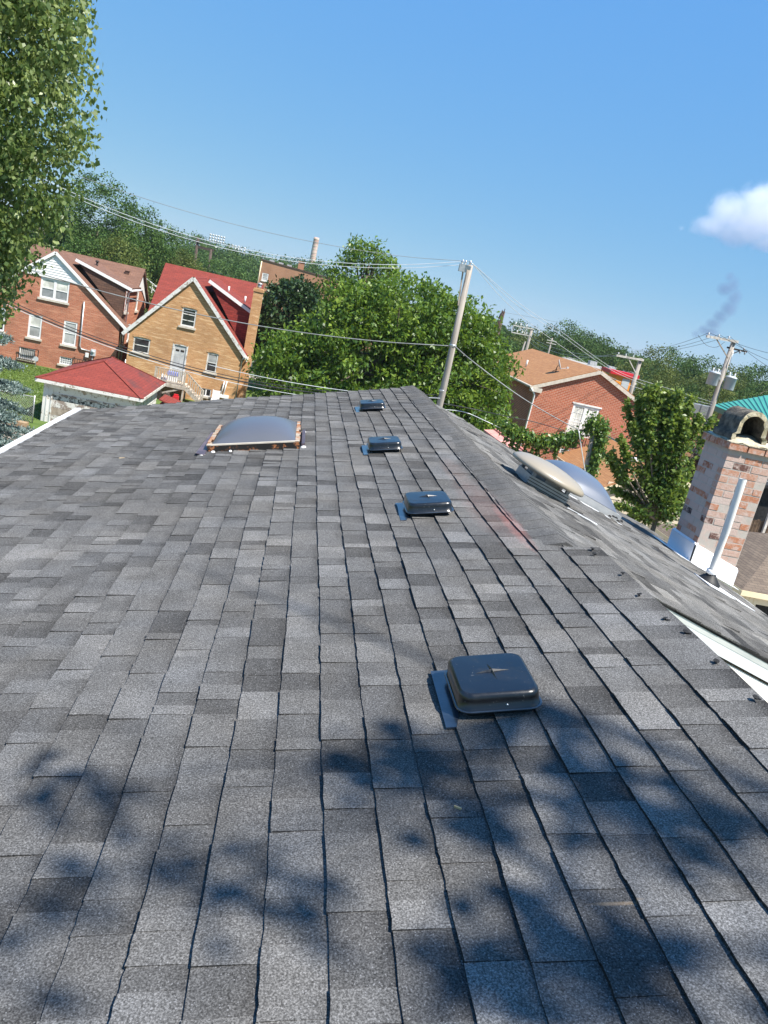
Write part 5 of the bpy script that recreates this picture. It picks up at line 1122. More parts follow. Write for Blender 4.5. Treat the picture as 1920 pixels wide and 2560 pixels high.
m = MB(); m.bar((PB.x-0.3, PB.y, 1.80), (PB.x+1.05, PB.y-0.1, 1.80), 0.09, 0.11); m.bar((PB.x+0.6, PB.y-0.05, 1.78), (PB.x+0.08, PB.y-0.1, 1.45), 0.05, 0.05); m.build('lower_arm', M['iron'], pB)
insulators(pB, [(PB.x-1.9, PB.y-0.2, 2.25), (PB.x-1.2, PB.y-0.2, 2.28), (PB.x-0.5, PB.y-0.2, 2.32)]); insulators(pB, [(PB.x+0.6, PB.y-0.1, 1.6), (PB.x+0.95, PB.y-0.1, 1.6), (PB.x+0.8, PB.y-0.1, 1.84)], 'galv')
def can(parent, x, y, z, r=0.36, h=0.82):
    m = MB(); m.lathe((x, y, z), Z_, [(0.0005, 0), (r*0.95, 0), (r, 0.03), (r, h-0.06), (r*1.04, h-0.05), (r*1.04, h), (r*0.7, h+0.07), (0.0005, h+0.09)], 18); o = m.build('transformer', M['transformer'], parent, uv=False)
    for a in (-0.5, 0.5): q = MB(); q.lathe((x+a*r, y, z+h+0.04), Z_, [(0.05, 0), (0.07, 0.06), (0.045, 0.1), (0.06, 0.16), (0.03, 0.24), (0.0005, 0.25)], 8); q.build('bushing', M['ceramic'], o, uv=False)
can(pB, PB.x-0.62, PB.y-0.15, -0.72); can(pB, PB.x+0.58, PB.y-0.15, -0.78); can(pB, PB.x-0.1, PB.y+0.5, -0.75)
m = MB(); m.bar((PB.x-0.5, PB.y-0.1, -0.2), (PB.x+0.5, PB.y-0.1, -0.2), 0.08, 0.12); m.tube([(PB.x+0.3, PB.y-0.25, 0.2), (PB.x+0.1, PB.y-0.25, 0.9), (PB.x+0.1, PB.y-0.2, 1.7)], 0.02, 5); m.tube([(PB.x-0.9, PB.y-0.25, 0.2), (PB.x-0.4, PB.y-0.3, -0.1), (PB.x-0.15, PB.y-0.25, -0.4)], 0.02, 5); m.build('mounting', M['galv'], pB)
PC = at(1601, 900, 70); pC = empty('utility_pole', (PC.x, PC.y, G), 'short wooden pole with one long crossarm behind the red brick house', 'utility pole', 'utility poles')
zc_ = at(1601, 899, 70).z; m = MB(); m.tube([(PC.x, PC.y, G), (PC.x, PC.y, zc_+0.12)], [0.22, 0.17], 10); m.build('shaft', M['pole_wood'], pC, uv=False)
m = MB(); m.bar((PC.x-2.35, PC.y-0.22, zc_-0.1), (PC.x+0.2, PC.y-0.22, zc_), 0.14, 0.17); m.build('crossarm', M['grey_wood'], pC)
m = MB(); m.bar((PC.x-1.2, PC.y-0.2, zc_-0.12), (PC.x-0.1, PC.y-0.2, zc_-1.25), 0.07, 0.07); m.build('brace', M['grey_wood'], pC)
insulators(pC, [(PC.x-2.2, PC.y-0.22, zc_), (PC.x-1.5, PC.y-0.22, zc_), (PC.x-0.8, PC.y-0.22, zc_+0.04)])
PD = at(1330, 822, 120); pD = empty('utility_pole', (PD.x, PD.y, G), 'far pole with two loaded crossarms standing behind the orange brown roof', 'utility pole', 'utility poles')
m = MB(); m.tube([(PD.x-0.05, PD.y, G), (PD.x, PD.y, PD.z)], [0.26, 0.2], 9); m.tube([(PD.x-0.9, PD.y+0.4, G), (PD.x-0.4, PD.y+0.2, PD.z-2)], [0.2, 0.15], 8); m.build('shaft', M['pole_wood'], pD, uv=False)
for dz_ in (0.0, -1.05): m = MB(); m.bar((PD.x-3.0, PD.y-0.2, PD.z-0.1+dz_), (PD.x+0.2, PD.y-0.2, PD.z+dz_), 0.12, 0.15); m.build('crossarm', M['grey_wood'], pD)
for x in (-2.9, -2.0, -0.9): m = MB(); m.bar((PD.x+x, PD.y-0.2, PD.z), (PD.x+x-0.1, PD.y-0.2, PD.z-1.2), 0.07, 0.07); m.build('upright', M['grey_wood'], pD)
m = MB(); m.bar((PD.x-2.2, PD.y-0.2, PD.z), (PD.x-0.6, PD.y-0.2, PD.z-1.1), 0.08, 0.08); m.build('brace', M['grey_wood'], pD)
insulators(pD, [(PD.x+x, PD.y-0.2, PD.z) for x in (-2.7, -1.9, -1.0)], s=2.2); insulators(pD, [(PD.x+x, PD.y-0.2, PD.z-1.0) for x in (-2.2, -1.4, -0.7)], s=1.8)
PE = at(1381, 845, 140); pE = empty('utility_pole', (PE.x, PE.y, G), 'slim far pole with short arms right of the twin crossarm pole', 'utility pole', 'utility poles')
m = MB(); m.tube([(PE.x, PE.y, G), (PE.x, PE.y, PE.z)], [0.2, 0.14], 8); m.build('shaft', M['pole_wood'], pE, uv=False)
for dz_ in (-0.5, -0.95): m = MB(); m.bar((PE.x-0.9, PE.y-0.15, PE.z+dz_), (PE.x+0.9, PE.y-0.15, PE.z+dz_), 0.1, 0.12); m.build('crossarm', M['grey_wood'], pE)
PF_ = at(1261, 775, 60); pF = empty('utility_pole', (PF_.x, PF_.y, G), 'dark pole top poking out at the right edge of the big tree', 'utility pole', 'utility poles')
m = MB(); m.tube([(PF_.x-0.12, PF_.y, G), (PF_.x-0.02, PF_.y, PF_.z-0.1)], [0.16, 0.12], 9); m.build('shaft', M['dark_wood'], pF, uv=False)
m = MB(); m.bar((PF_.x-0.12, PF_.y-0.1, PF_.z-0.3), (PF_.x-0.2, PF_.y-0.1, PF_.z-0.72), 0.28, 0.22); m.bar((PF_.x-0.22, PF_.y-0.1, PF_.z-0.8), (PF_.x-0.28, PF_.y-0.1, PF_.z-1.2), 0.22, 0.2); m.build('switch_box', M['dark_wood'], pF)
m = MB(); m.tube([(PF_.x-0.18, PF_.y-0.1, PF_.z-0.3), (PF_.x-0.17, PF_.y-0.1, PF_.z-0.02)], 0.03, 6); m.tube([(PF_.x-0.02, PF_.y-0.1, PF_.z-0.3), (PF_.x, PF_.y-0.1, PF_.z+0.1)], 0.03, 6); m.build('pin', M['iron'], pF)
hl = at(496, 598, 160); hf = empty('pylon', (hl.x-1.5, hl.y, G), 'dark wooden H frame power poles among the trees behind the red roof', 'power pole')
pl, pr_ = at(495, 598, 160), at(528, 626, 160)
for p in (pl, pr_): m = MB(); m.tube([(p.x, p.y, G), (p.x, p.y, p.z+0.2)], [0.35, 0.28], 9); m.build('shaft', M['dark_wood'], hf, uv=False)
ca, cb = at(489, 616, 160), at(534, 626, 160); m = MB(); m.bar(ca, cb, 0.35, 0.5); m.build('crossarm', M['dark_wood'], hf)
m = MB(); m.box(pl.x-0.5, pl.y-0.5, pl.z-0.6, pl.x+1.2, pl.y-0.2, pl.z-0.3); m.build('switch', M['iron'], hf)
for i, (px, py, w_) in enumerate(((543, 597, 5.2), (592, 623, 6.0))):
    p = at(px, py, 260); fl = empty('floodlight_mast', (p.x, p.y, G), ('left stadium floodlight mast standing clear against the sky above the trees', 'right stadium floodlight mast half sunk in the tree line')[i], 'floodlight', 'stadium floodlights')
    m = MB(); m.tube([(p.x, p.y, G), (p.x, p.y, p.z-0.5)], [0.35, 0.18], 8); m.build('mast', M['galv'], fl)
    for r_ in range(3):
        for c_ in range(6): m = MB(); xx = p.x-w_/2+w_*(c_+0.5)/6; zz = p.z-0.8+r_*0.85; m.lathe((xx, p.y-0.3, zz), (0, -1, -0.25), [(0.14, 0), (0.36, 0.3), (0.36, 0.36), (0.0005, 0.36)], 8); m.build('lamp_head', M['ceramic'], fl, uv=False)
    for r_ in range(3): m = MB(); zz = p.z-0.8+r_*0.85; m.bar((p.x-w_/2, p.y, zz), (p.x+w_/2, p.y, zz), 0.1, 0.1); m.build('bar', M['galv'], fl)

def wire(pts, r, mat, label, sag=None, n=26, group='overhead wires'):
    """pts: polyline through 3D points; with two points, a sagging span"""
    pts = [Vector(p) for p in pts]
    if len(pts) == 2:
        a, b = pts; P = [a.lerp(b, i/n) - Z_*(sag or 0)*4*(i/n)*(1-i/n) for i in range(n+1)]
    else:                                                     # Catmull-Rom through the given points
        P = []; q = [pts[0]*2-pts[1]] + pts + [pts[-1]*2-pts[-2]]
        for i in range(1, len(q)-2):
            for k in range(8):
                t = k/8; p0, p1, p2, p3 = q[i-1:i+3]
                P.append(0.5*((2*p1) + (p2-p0)*t + (2*p0-5*p1+4*p2-p3)*t*t + (3*p1-p0-3*p2+p3)*t**3))
        P.append(pts[-1])
    m = MB(); m.tube(P, r, 5); o = m.build('power_line', M[mat], None, uv=False); tag(o, label, 'wire', group); return o
YW = 29.5
par = lambda c, x: c[0]*x*x + c[1]*x + c[2]
def wire_poly(c, x0, x1, r, mat, label, dy=0.0, dz=0.0, end=None):
    pts = [(x, YW+dy, par(c, x)+dz) for x in np.linspace(x0, x1, 12)]
    if end: pts[-1] = end
    return wire(pts, r, mat, label)
wire_poly((0.00969775, 0.04413784, 1.35623306), -21, 5.55, 0.009, 'wire_grey', 'thin highest wire running left from the top of the bare pole', 0, 0.02, (PA.x, PA.y, 1.98))
wire_poly((0.01857116, 0.11930367, 0.73426701), -18, 5.4, 0.010, 'wire_pale', 'bright upper wire of the close pair sagging left from the bare pole', -0.1, 0.03)
wire_poly((0.01857116, 0.11930367, 0.73426701), -18, 5.4, 0.010, 'wire_pale', 'bright lower wire of the close pair sagging left from the bare pole', 0.1, -0.09)
wire_poly((0.00871144, 0.07612108, -1.85295158), -21, 5.66, 0.018, 'wire_grey', 'single grey cable crossing both brick houses to mid height of the bare pole', 0, 0)
wire_poly((0.01558127, 0.06968838, -4.0253277), -17, 5.7, 0.026, 'wire_dark', 'thick black telephone cable sagging low across the brick houses', 0, 0)
wire_poly((0.01558127, 0.06968838, -4.0253277), -17, 5.7, 0.014, 'wire_dark', 'thin black cable just above the thick telephone cable', 0.05, 0.10)
wire_poly((0.0145, 0.05, -4.18), -17, 5.7, 0.012, 'wire_pale', 'pale wire sagging just below the thick telephone cable', 0.0, 0.0)
wire_poly((0.012, 0.035, -4.02), -3.2, 5.7, 0.012, 'wire_pale', 'short pale wire passing the white pipes of the tan house', -0.1, 0.28)
# wires from pole A to pole B
tA = Vector((PA.x, PA.y, 1.95))
for (q, lb, r_) in ((((1297, 757), (1400, 827), (1541, 926), (1654, 966), (1783, 1006)), 'uppermost bright wire descending right from the bare pole to the transformer pole', 0.009), (((1290, 761), (1400, 836), (1541, 932), (1683, 985), (1781, 1012)), 'middle bright wire descending right from the bare pole to the transformer pole', 0.009),
                    (((1270, 760), (1390, 856), (1541, 950), (1700, 1000), (1780, 1018)), 'lowest pale wire descending right from the bare pole to the transformer pole', 0.009)):
    pts = [tA] + [at(x, y, 29.97 + (52-29.97)*f_) for (x, y), f_ in zip(q, (0.16, 0.36, 0.62, 0.82, 0.995))]; wire(pts, r_, 'wire_pale', lb)
wire([at(1180, 768, 300), at(1390, 805, 300), at(1500, 845, 300), at(1600, 880, 300)], 0.05, 'wire_grey', 'hair thin distant wire above the horizon right of the big tree')
mA = Vector((PA.x+0.1, PA.y-0.15, -1.12))
wire([mA] + [at(*p, 31) for p in ((1180, 902), (1267, 968), (1333, 1012), (1397, 1049), (1446, 1074))], 0.02, 'wire_grey', 'grey cable dropping right from mid pole to the ivy covered post')
wire([at(*p, 31) for p in ((1448, 1075), (1485, 1078), (1524, 1093), (1571, 1119), (1620, 1145))], 0.028, 'wire_dark', 'tangled dark cable leading right from the ivy post into the small tree')
wire([at(*p, 31) for p in ((1448, 1076), (1490, 1082), (1530, 1098), (1575, 1125), (1640, 1160))], 0.016, 'wire_pale', 'pale cable beside the dark one right of the ivy post')
wire([Vector((PA.x+0.05, PA.y, -3.35))] + [at(*p, 31) for p in ((1180, 1022), (1267, 1041), (1336, 1055), (1411, 1077))], 0.016, 'wire_dark', 'thin dark wire crossing low before the red brick house')
wire([Vector((PA.x+0.05, PA.y, -3.6))] + [at(*p, 31) for p in ((1160, 1030), (1215, 1053), (1262, 1075))], 0.013, 'wire_pale', 'pale low wire under the big tree right of the bare pole')
for i, (x, z0) in enumerate(((-1.9, 2.42), (-1.2, 2.45), (-0.5, 2.5))):
    wire([(PB.x+x, PB.y-0.2, z0), at(1588-8*i, 875+4*i, 70)], 0.012, 'wire_dark', ('first', 'second', 'third')[i] + ' dark wire from the left end of the transformer crossarm leading left', 0.35)
    wire([(PB.x+x, PB.y-0.2, z0), at(1935, 886+20*i, 50)], 0.012, 'wire_dark', ('first', 'second', 'third')[i] + ' dark wire from the transformer crossarm leading off right', 0.1)
for i in range(3):
    wire([(PD.x-0.3-0.5*i, PD.y-0.2, PD.z-1.0), (PC.x-0.8-0.7*i, PC.y-0.22, zc_+0.2)], 0.02, 'wire_grey', ('upper', 'middle', 'lower')[i] + ' slack wire between the twin crossarm pole and the long crossarm pole', 1.0+0.4*i)
wire([at(1745, 838, 52), at(1765, 862, 52), at(1790, 868, 52), at(1812, 855, 52)], 0.012, 'wire_dark', 'looped jumper wire hanging under the transformer crossarm')
wire([at(*s_, 160) for s_ in ((420, 640), (500, 668), (580, 690), (640, 700))], 0.035, 'wire_grey', 'upper thin wire over the ridge of the red roof')
wire([at(*s_, 160) for s_ in ((420, 655), (500, 682), (580, 700), (640, 708))], 0.035, 'wire_grey', 'lower thin wire over the ridge of the red roof')
wire([at(1920, 1203, 20), at(1870, 1206, 20.5), at(1800, 1215, 21)], 0.012, 'wire_pale', 'short pale wire right of the chimney above the dark fence')

# ------------------------------------------------------------------ vegetation
def leaf_quads(cen, length, width, droop=0.3, up=0.4, r=None, jit=0.48):
    r = r or rng; n = len(cen)
    d = r.normal(0, 1, (n, 3)); d[:, 2] -= droop*2; d /= np.linalg.norm(d, axis=1)[:, None]
    nn = r.normal(0, 1, (n, 3)); nn[:, 2] += up*2
    s = np.cross(d, nn); s /= np.linalg.norm(s, axis=1)[:, None] + 1e-9; nn = np.cross(s, d)
    l = length*r.uniform(1-jit, 1+jit, n)[:, None]; w = width*r.uniform(1-jit, 1+jit, n)[:, None]
    m = cen + d*l*0.45
    V = np.stack([cen, m + s*w*0.5 + nn*l*0.08, cen + d*l - nn*l*0.05, m - s*w*0.5 + nn*l*0.08], 1).reshape(-1, 3)
    return V, np.arange(4*n).reshape(n, 4)
def clumps(lobes, ncl, m_, spread, shell=0.55, r=None, flat=0.7):
    """leaf points: clusters spread over the lobes' outer shells; returns points, tone, cluster centres"""
    r = r or rng; P = []; T = []; Cs = []
    tot = sum(a*b+b*c+a*c for (_, _, _, a, b, c) in lobes)
    for (x, y, z, a, b, c) in lobes:
        k = max(3, int(ncl*(a*b+b*c+a*c)/tot)); d = r.normal(0, 1, (k, 3)); d /= np.linalg.norm(d, axis=1)[:, None]
        rad = r.uniform(shell, 1.0, k)**0.7; cc = np.array([x, y, z]) + d*np.array([a, b, c])*rad[:, None]
        pts = cc[:, None, :] + r.normal(0, 1, (k, m_, 3))*np.array([spread, spread, spread*flat])
        pts = np.clip(pts, cc[:, None, :]-2*spread, cc[:, None, :]+2*spread); tn = np.clip(r.normal(0.42, 0.2, (k, 1)) + r.normal(0, 0.16, (k, m_)), 0, 1)
        P.append(pts.reshape(-1, 3)); T.append(tn.ravel()); Cs.append(cc)
    return np.concatenate(P), np.concatenate(T), np.concatenate(Cs)
def tree(name, base, lobes, ncl, m_, spread, ll, lw, mat, label, cat='tree', group=None, trunk_r=0.2, trunk_top=None, limbs=10, droop=0.3, seed=1, shell=0.55, flat=0.7, bark='bark', limb_pts=None):
    r = np.random.default_rng(seed); root = empty(name, base, label, cat, group)
    P, T, Cs = clumps(lobes, ncl, m_, spread, shell, r, flat)
    V, F = leaf_quads(P, ll, lw, droop, r=r); c = mesh_np('crown', V, F, L[mat], root, tone=T); c['kind'] = 'stuff'
    base = Vector(base); tt = Vector(trunk_top) if trunk_top is not None else Vector((lobes[0][0], lobes[0][1], lobes[0][2]))
    m = MB(); mid = base.lerp(tt, 0.5) + Vector((r.normal(0, .15), r.normal(0, .15), 0))
    m.tube([base - Z_*0.2, base.lerp(mid, 0.5), mid, tt], [trunk_r*1.25, trunk_r, trunk_r*0.8, trunk_r*0.4], 9)
    pick = Cs[r.choice(len(Cs), min(limbs, len(Cs)), replace=False)]
    for q in pick:
        q = Vector(q); f_ = r.uniform(0.45, 0.98); s_ = base.lerp(mid, f_*2) if f_ < 0.5 else mid.lerp(tt, f_*2-1)
        k = s_.lerp(q, 0.5) + Z_*0.12*(q-s_).length*r.uniform(-0.3, 1); m.tube([s_, k, q], [trunk_r*0.42, trunk_r*0.25, trunk_r*0.06], 6, caps=False)
    m.build('trunk', M[bark], root, uv=False)
    return root
def far_tree(px, top, D, rad, mat, label, seed, hr=0.62, group='trees along the horizon', ll=None, dens=1.0):
    p = at(px, top, D); r = np.random.default_rng(seed); zt = p.z; H = zt-G; rz = min(H*0.5, rad*1.5)
    lobes = [(p.x, p.y, zt-rz, rad*0.8, rad*0.8, rz)]
    for k in range(6):
        a = r.uniform(0, 2*pi); q = r.uniform(0.45, 0.85)*rad
        lobes.append((p.x+cos(a)*q, p.y+sin(a)*q*0.8, zt-rz*r.uniform(0.75, 1.5), rad*r.uniform(0.35, 0.55), rad*r.uniform(0.35, 0.55), rz*r.uniform(0.3, 0.5)))
    lobes.append((p.x, p.y, G+H*0.32, rad*0.75, rad*0.75, H*0.3))
    ll = ll or 0.0042*D*0.75
    return tree('tree', (p.x, p.y, G), lobes, int(430*dens), 46, ll*1.15, ll*0.60, ll*0.5, mat, label, 'tree', group, trunk_r=0.25, trunk_top=(p.x, p.y, zt-rz*0.8), limbs=5, seed=seed, shell=0.6, droop=0.1)
# the big broad tree in the middle
ct_ = Vector((4.6, 39.2, G))
big = [(3.2, 38.5, -3.2, 3.6, 3.2, 3.4), (1.0, 38.3, -4.3, 2.5, 2.4, 2.6), (6.6, 38.5, -2.6, 3.2, 3.0, 3.3), (8.3, 38.2, -3.6, 2.4, 2.4, 2.9), (4.9, 38.2, -0.4, 2.6, 2.4, 1.7), (7.2, 38.3, -0.6, 2.2, 2.2, 1.6),
       (9.2, 38.0, -2.2, 1.5, 1.5, 1.7), (2.5, 38.2, -0.9, 1.7, 1.7, 1.6), (-0.5, 38.2, -4.6, 1.6, 1.7, 2.2), (6.0, 36.6, -5.0, 3.0, 2.0, 2.0), (2.2, 36.4, -5.6, 2.6, 1.8, 1.6), (9.0, 36.8, -5.2, 1.9, 1.8, 1.8)]
tree('tree', ct_, big, 1700, 36, 0.26, 0.23, 0.12, 'elm', 'broad bright green tree in the middle just beyond the roof, behind the bare pole', trunk_r=0.32, trunk_top=(4.8, 39, -1.5), limbs=40, droop=0.45, seed=21, shell=0.62)
tree('tree', (3.6, 47.5, G), [(2.9, 46.5, 1.0, 1.9, 1.8, 2.0), (1.6, 46.5, 0.0, 1.2, 1.2, 1.4), (4.2, 46.5, 0.2, 1.4, 1.3, 1.7), (2.6, 46.5, 2.2, 1.1, 1.1, 0.9), (3.0, 47, -3, 2, 2, 3)], 330, 24, 0.26, 0.25, 0.11, 'elm', 'taller tree whose top rises behind the broad middle tree', trunk_r=0.25, trunk_top=(3.0, 46.8, 1.6), limbs=26, droop=0.4, seed=22, shell=0.5)
tree('tree', (-0.8, 60, G), [(-1.2, 59.5, -3.3, 2.6, 2.6, 3.2), (0.9, 59.5, -3.9, 2.2, 2.2, 2.4), (-2.4, 59.5, -4.6, 1.4, 1.6, 2.2), (1.6, 58, -5.2, 2.0, 1.8, 1.9), (-0.6, 59.3, -1.3, 1.6, 1.6, 1.3)], 950, 26, 0.27, 0.27, 0.2, 'maple', 'dark green maple right beside the tan brick house chimney', trunk_r=0.3, limbs=14, droop=0.1, seed=23, shell=0.7)
# the leafy tree at the left edge
lt = [(-6.6, 14.2, 2.6, 2.5, 2.3, 2.0), (-4.85, 13.9, 1.6, 1.0, 1.2, 1.0), (-5.05, 13.9, 2.9, 1.1, 1.3, 1.1), (-4.95, 13.8, 0.3, 0.85, 1.0, 1.0), (-6.2, 14.2, 0.2, 1.7, 1.6, 1.6), (-5.5, 14.0, -1.1, 0.9, 1.0, 0.9), (-7.6, 14.5, -0.8, 2.0, 1.8, 1.6),
      (-6.9, 14.2, 5.0, 2.6, 2.4, 2.0), (-9.2, 14.8, 2.5, 2.4, 2.4, 2.6), (-5.55, 14.0, 4.0, 1.0, 1.1, 1.0), (-8.4, 14.6, 6.2, 2.2, 2.2, 1.6)]
ltt = tree('tree', (-8.6, 15.2, G), lt, 2000, 56, 0.115, 0.088, 0.064, 'cottonwood', 'tall leafy tree with drooping twigs filling the left edge', trunk_r=0.32, trunk_top=(-8.0, 14.8, 4.0), limbs=55, droop=0.8, seed=31, shell=0.35, flat=2.1)
# trailing lower sprays of the same tree
r31 = np.random.default_rng(32); pts = []
for k in range(34):
    x, y, z = -5.75 + r31.uniform(-0.9, 0.32), 13.9 + r31.uniform(-0.5, 0.5), r31.uniform(-1.4, 1.0)
    if k < 16: x, z = -5.75 + r31.uniform(-0.7, 0.12), r31.uniform(-2.0, -0.9)
    n_ = 110; t_ = r31.uniform(0, 1, n_)[:, None]; pts.append(np.array([x, y, z]) + t_*np.array([r31.uniform(-0.1, 0.15), 0, -0.75]) + r31.normal(0, 0.07, (n_, 3)))
P_ = np.concatenate(pts); V_, F_ = leaf_quads(P_, 0.085, 0.062, 0.9, r=r31); o = mesh_np('hanging_sprays', V_, F_, L['spray'], ltt, tone=np.clip(r31.normal(0.55, 0.2, len(P_)), 0, 1)); o['kind'] = 'stuff'
m = MB()
for k in range(46):
    x, y, z = -5.9 + r31.uniform(-1.2, 0.55), 13.75 + r31.uniform(-0.4, 0.3), r31.uniform(-1.0, 4.5); l_ = r31.uniform(0.4, 1.0)
    m.tube([(x-0.5, y+0.3, z+0.5*l_), (x-0.1, y, z), (x+0.1, y, z-l_)], [0.014, 0.010, 0.004], 4, caps=False)
m.build('twigs', M['grey_wood'], ltt, uv=False)
# blue spruce at the left edge: bough after bough
sp = empty('spruce', (-6.9, 17.3, G), 'blue spruce with pale needles below the leafy tree at left edge', 'tree'); rs = np.random.default_rng(41); P_ = []; m = MB()
m.tube([(-6.9, 17.3, G), (-6.9, 17.3, -0.9)], [0.16, 0.02], 8)
for z in np.arange(-8.1, -1.0, 0.5):
    R_ = max(0.25, 2.75*(1-(z+8.0)/7.5)) ; nb = 14
    for k in range(nb):
        a = 2*pi*(k+rs.uniform(-.3, .3))/nb; ln = R_*rs.uniform(0.75, 1.12); d = np.array([cos(a), sin(a), -0.12]); s_ = np.array([-sin(a), cos(a), 0])
        m.tube([(-6.9, 17.3, z+0.1), (-6.9+d[0]*ln, 17.3+d[1]*ln, z+d[2]*ln)], [0.02, 0.006], 4, caps=False)
        for tw in np.arange(0.25, 1.05, 0.12):
            c0 = np.array([-6.9, 17.3, z+0.1]) + d*ln*tw
            for sd_ in (-1, 0, 1):
                e_ = d*0.12*(1.4 if sd_ == 0 else 1) + s_*sd_*0.16*(1.15-tw*0.7); n_ = 40; t_ = rs.uniform(0, 1, n_)[:, None]
                P_.append(c0 + e_*t_*1.3 + rs.normal(0, 0.022, (n_, 3)))
P_ = np.concatenate(P_); V_, F_ = leaf_quads(P_, 0.075, 0.024, -0.25, r=rs); o = mesh_np('needles', V_, F_, L['spruce'], sp, tone=rs.uniform(0, 1, len(P_))); o['kind'] = 'stuff'
m.build('trunk', M['bark'], sp, uv=False)
# upright small tree left of the chimney
ub = at(1625, 1345, 23); ub.z = G
sh_t = empty('tree', ub, 'dense small tree with upright shoots between red house and chimney', 'tree'); ru = np.random.default_rng(51); P_ = []; T_ = []; m = MB()
def up(px, py, D): return at(px, py, D)
def shoot(a, b, w0, w1, n_, t0=0.35, t1=0.8, bow=0.0):
    a, b = np.array(a), np.array(b); t_ = ru.uniform(0, 1, n_)**0.9; w_ = (w0+(w1-w0)*t_)[:, None]
    P_.append(a + (b-a)*t_[:, None] + ru.normal(0, 1, (n_, 3))*w_); T_.append(np.clip(t0+(t1-t0)*t_ + ru.normal(0, 0.14, n_), 0, 1))
    m.tube([tuple(a), tuple((a+b)/2 + np.array([0.02, 0, 0.02])), tuple(b)], [0.02, 0.012, 0.004], 5, caps=False)
hubp = up(1640, 1300, 23)
for (x0, y0, x1, y1, w, n_) in ((1590, 1110, 1564, 1003, .07, 300), (1600, 1080, 1597, 992, .09, 340), (1625, 1070, 1619, 970, .09, 360), (1645, 1070, 1640, 966, .10, 380), (1660, 1080, 1668, 980, .10, 400), (1685, 1080, 1697, 978, .09, 360), (1700, 1090, 1729, 992, .08, 320), (1720, 1110, 1752, 1040, .09, 300), (1740, 1120, 1782, 1046, .07, 240), (1760, 1110, 1800, 1056, .05, 160), (1670, 1150, 1680, 1048, .12, 520), (1580, 1180, 1550, 1090, .06, 260), (1560, 1210, 1514, 1138, .05, 220), (1570, 1200, 1528, 1128, .05, 200), (1600, 1230, 1545, 1190, .07, 260), (1610, 1260, 1530, 1222, .07, 300), (1620, 1285, 1538, 1262, .08, 280), (1640, 1300, 1570, 1290, .09, 260),
        (1640, 1200, 1610, 1090, .13, 640), (1660, 1210, 1650, 1095, .14, 700), (1680, 1200, 1705, 1100, .13, 600), (1650, 1260, 1600, 1170, .14, 640), (1660, 1270, 1690, 1170, .14, 640), (1690, 1250, 1725, 1150, .11, 440), (1640, 1290, 1590, 1250, .12, 460), (1660, 1300, 1680, 1235, .13, 480), (1690, 1290, 1710, 1220, .10, 300), (1640, 1240, 1635, 1150, .15, 700), (1600, 1150, 1585, 1060, .08, 300), (1660, 1120, 1655, 1020, .13, 560), (1705, 1130, 1712, 1050, .09, 320), (1625, 1130, 1622, 1040, .11, 460), (1690, 1110, 1690, 1040, .11, 420)):
    D = 23 + ru.uniform(-0.5, 0.5); a, b = up(x0, y0, D), up(x1, y1, D + ru.uniform(-0.2, 0.2)); shoot(a, b, w*1.25, w*0.55, int(n_*1.5))
    m.tube([tuple(hubp), tuple((hubp+a)/2), tuple(a)], [0.05, 0.035, 0.02], 5, caps=False)
P_ = np.concatenate(P_); T_ = np.concatenate(T_); V_, F_ = leaf_quads(P_, 0.125, 0.085, -0.05, r=ru); o = mesh_np('crown', V_, F_, L['plum'], sh_t, tone=T_); o['kind'] = 'stuff'
m.tube([tuple(ub - Z_*0.2), tuple((ub+hubp)/2), tuple(hubp)], [0.13, 0.11, 0.07], 8); m.build('trunk', M['bark'], sh_t, uv=False)
# ivy on its post and along the cable
iv = empty('ivy', at(1500, 1180, 31).xy.to_3d() + Z_*G, 'ivy covered post with a garland of ivy along its cable', 'plant'); ri = np.random.default_rng(61)
pb_, pt_ = at(1462, 1250, 31), at(1489, 1055, 31); m = MB(); m.tube([(pb_.x, pb_.y, G), (pt_.x, pt_.y, pt_.z)], [0.12, 0.09], 8); m.build('post', M['pole_wood'], iv, uv=False)
P_ = []
for (px, py, s_, n_) in ((1487, 1058, 0.22, 420), (1500, 1075, 0.24, 480), (1500, 1100, 0.22, 420), (1493, 1125, 0.2, 400), (1487, 1150, 0.17, 330), (1480, 1170, 0.16, 300), (1472, 1195, 0.19, 330), (1470, 1220, 0.2, 330), (1462, 1245, 0.16, 280), (1466, 1185, 0.16, 240), (1475, 1065, 0.16, 200)):
    P_.append(np.array(at(px, py, 31)) + ri.normal(0, 1, (n_, 3))*np.array([s_, s_, s_*1.3])*0.7)
for t_ in np.linspace(0, 1, 40):
    px = 1255 + (1445-1255)*t_; py = 1060 + 25*t_ + 28*sin(pi*t_); P_.append(np.array(at(px, py, 31)) + ri.normal(0, 1, (70, 3))*np.array([0.15, 0.15, 0.13]))
for (px, py, ln) in ((1270, 1085, 0.5), (1285, 1095, 0.6), (1300, 1100, 0.75), (1318, 1105, 0.45), (1335, 1110, 1.0), (1345, 1112, 0.6), (1352, 1112, 1.3), (1370, 1112, 0.4), (1395, 1112, 0.5), (1425, 1100, 0.4), (1440, 1095, 0.35)):
    n_ = int(130*ln); t_ = ri.uniform(0, 1, n_)[:, None]; P_.append(np.array(at(px, py, 31)) + t_*np.array([-0.03, 0, -ln]) + ri.normal(0, 0.05, (n_, 3)))
P_ = np.concatenate(P_); V_, F_ = leaf_quads(P_, 0.13, 0.10, 0.7, r=ri); o = mesh_np('leaves', V_, F_, L['ivy'], iv, tone=np.clip(ri.normal(0.5, 0.25, len(P_)), 0, 1)); o['kind'] = 'stuff'
wire([at(1447, 1078, 30.7), at(1455, 1130, 30.7), at(1465, 1190, 30.7), at(1482, 1270, 30.7)], 0.02, 'wire_pale', 'pale guy wire running down the ivy covered post')
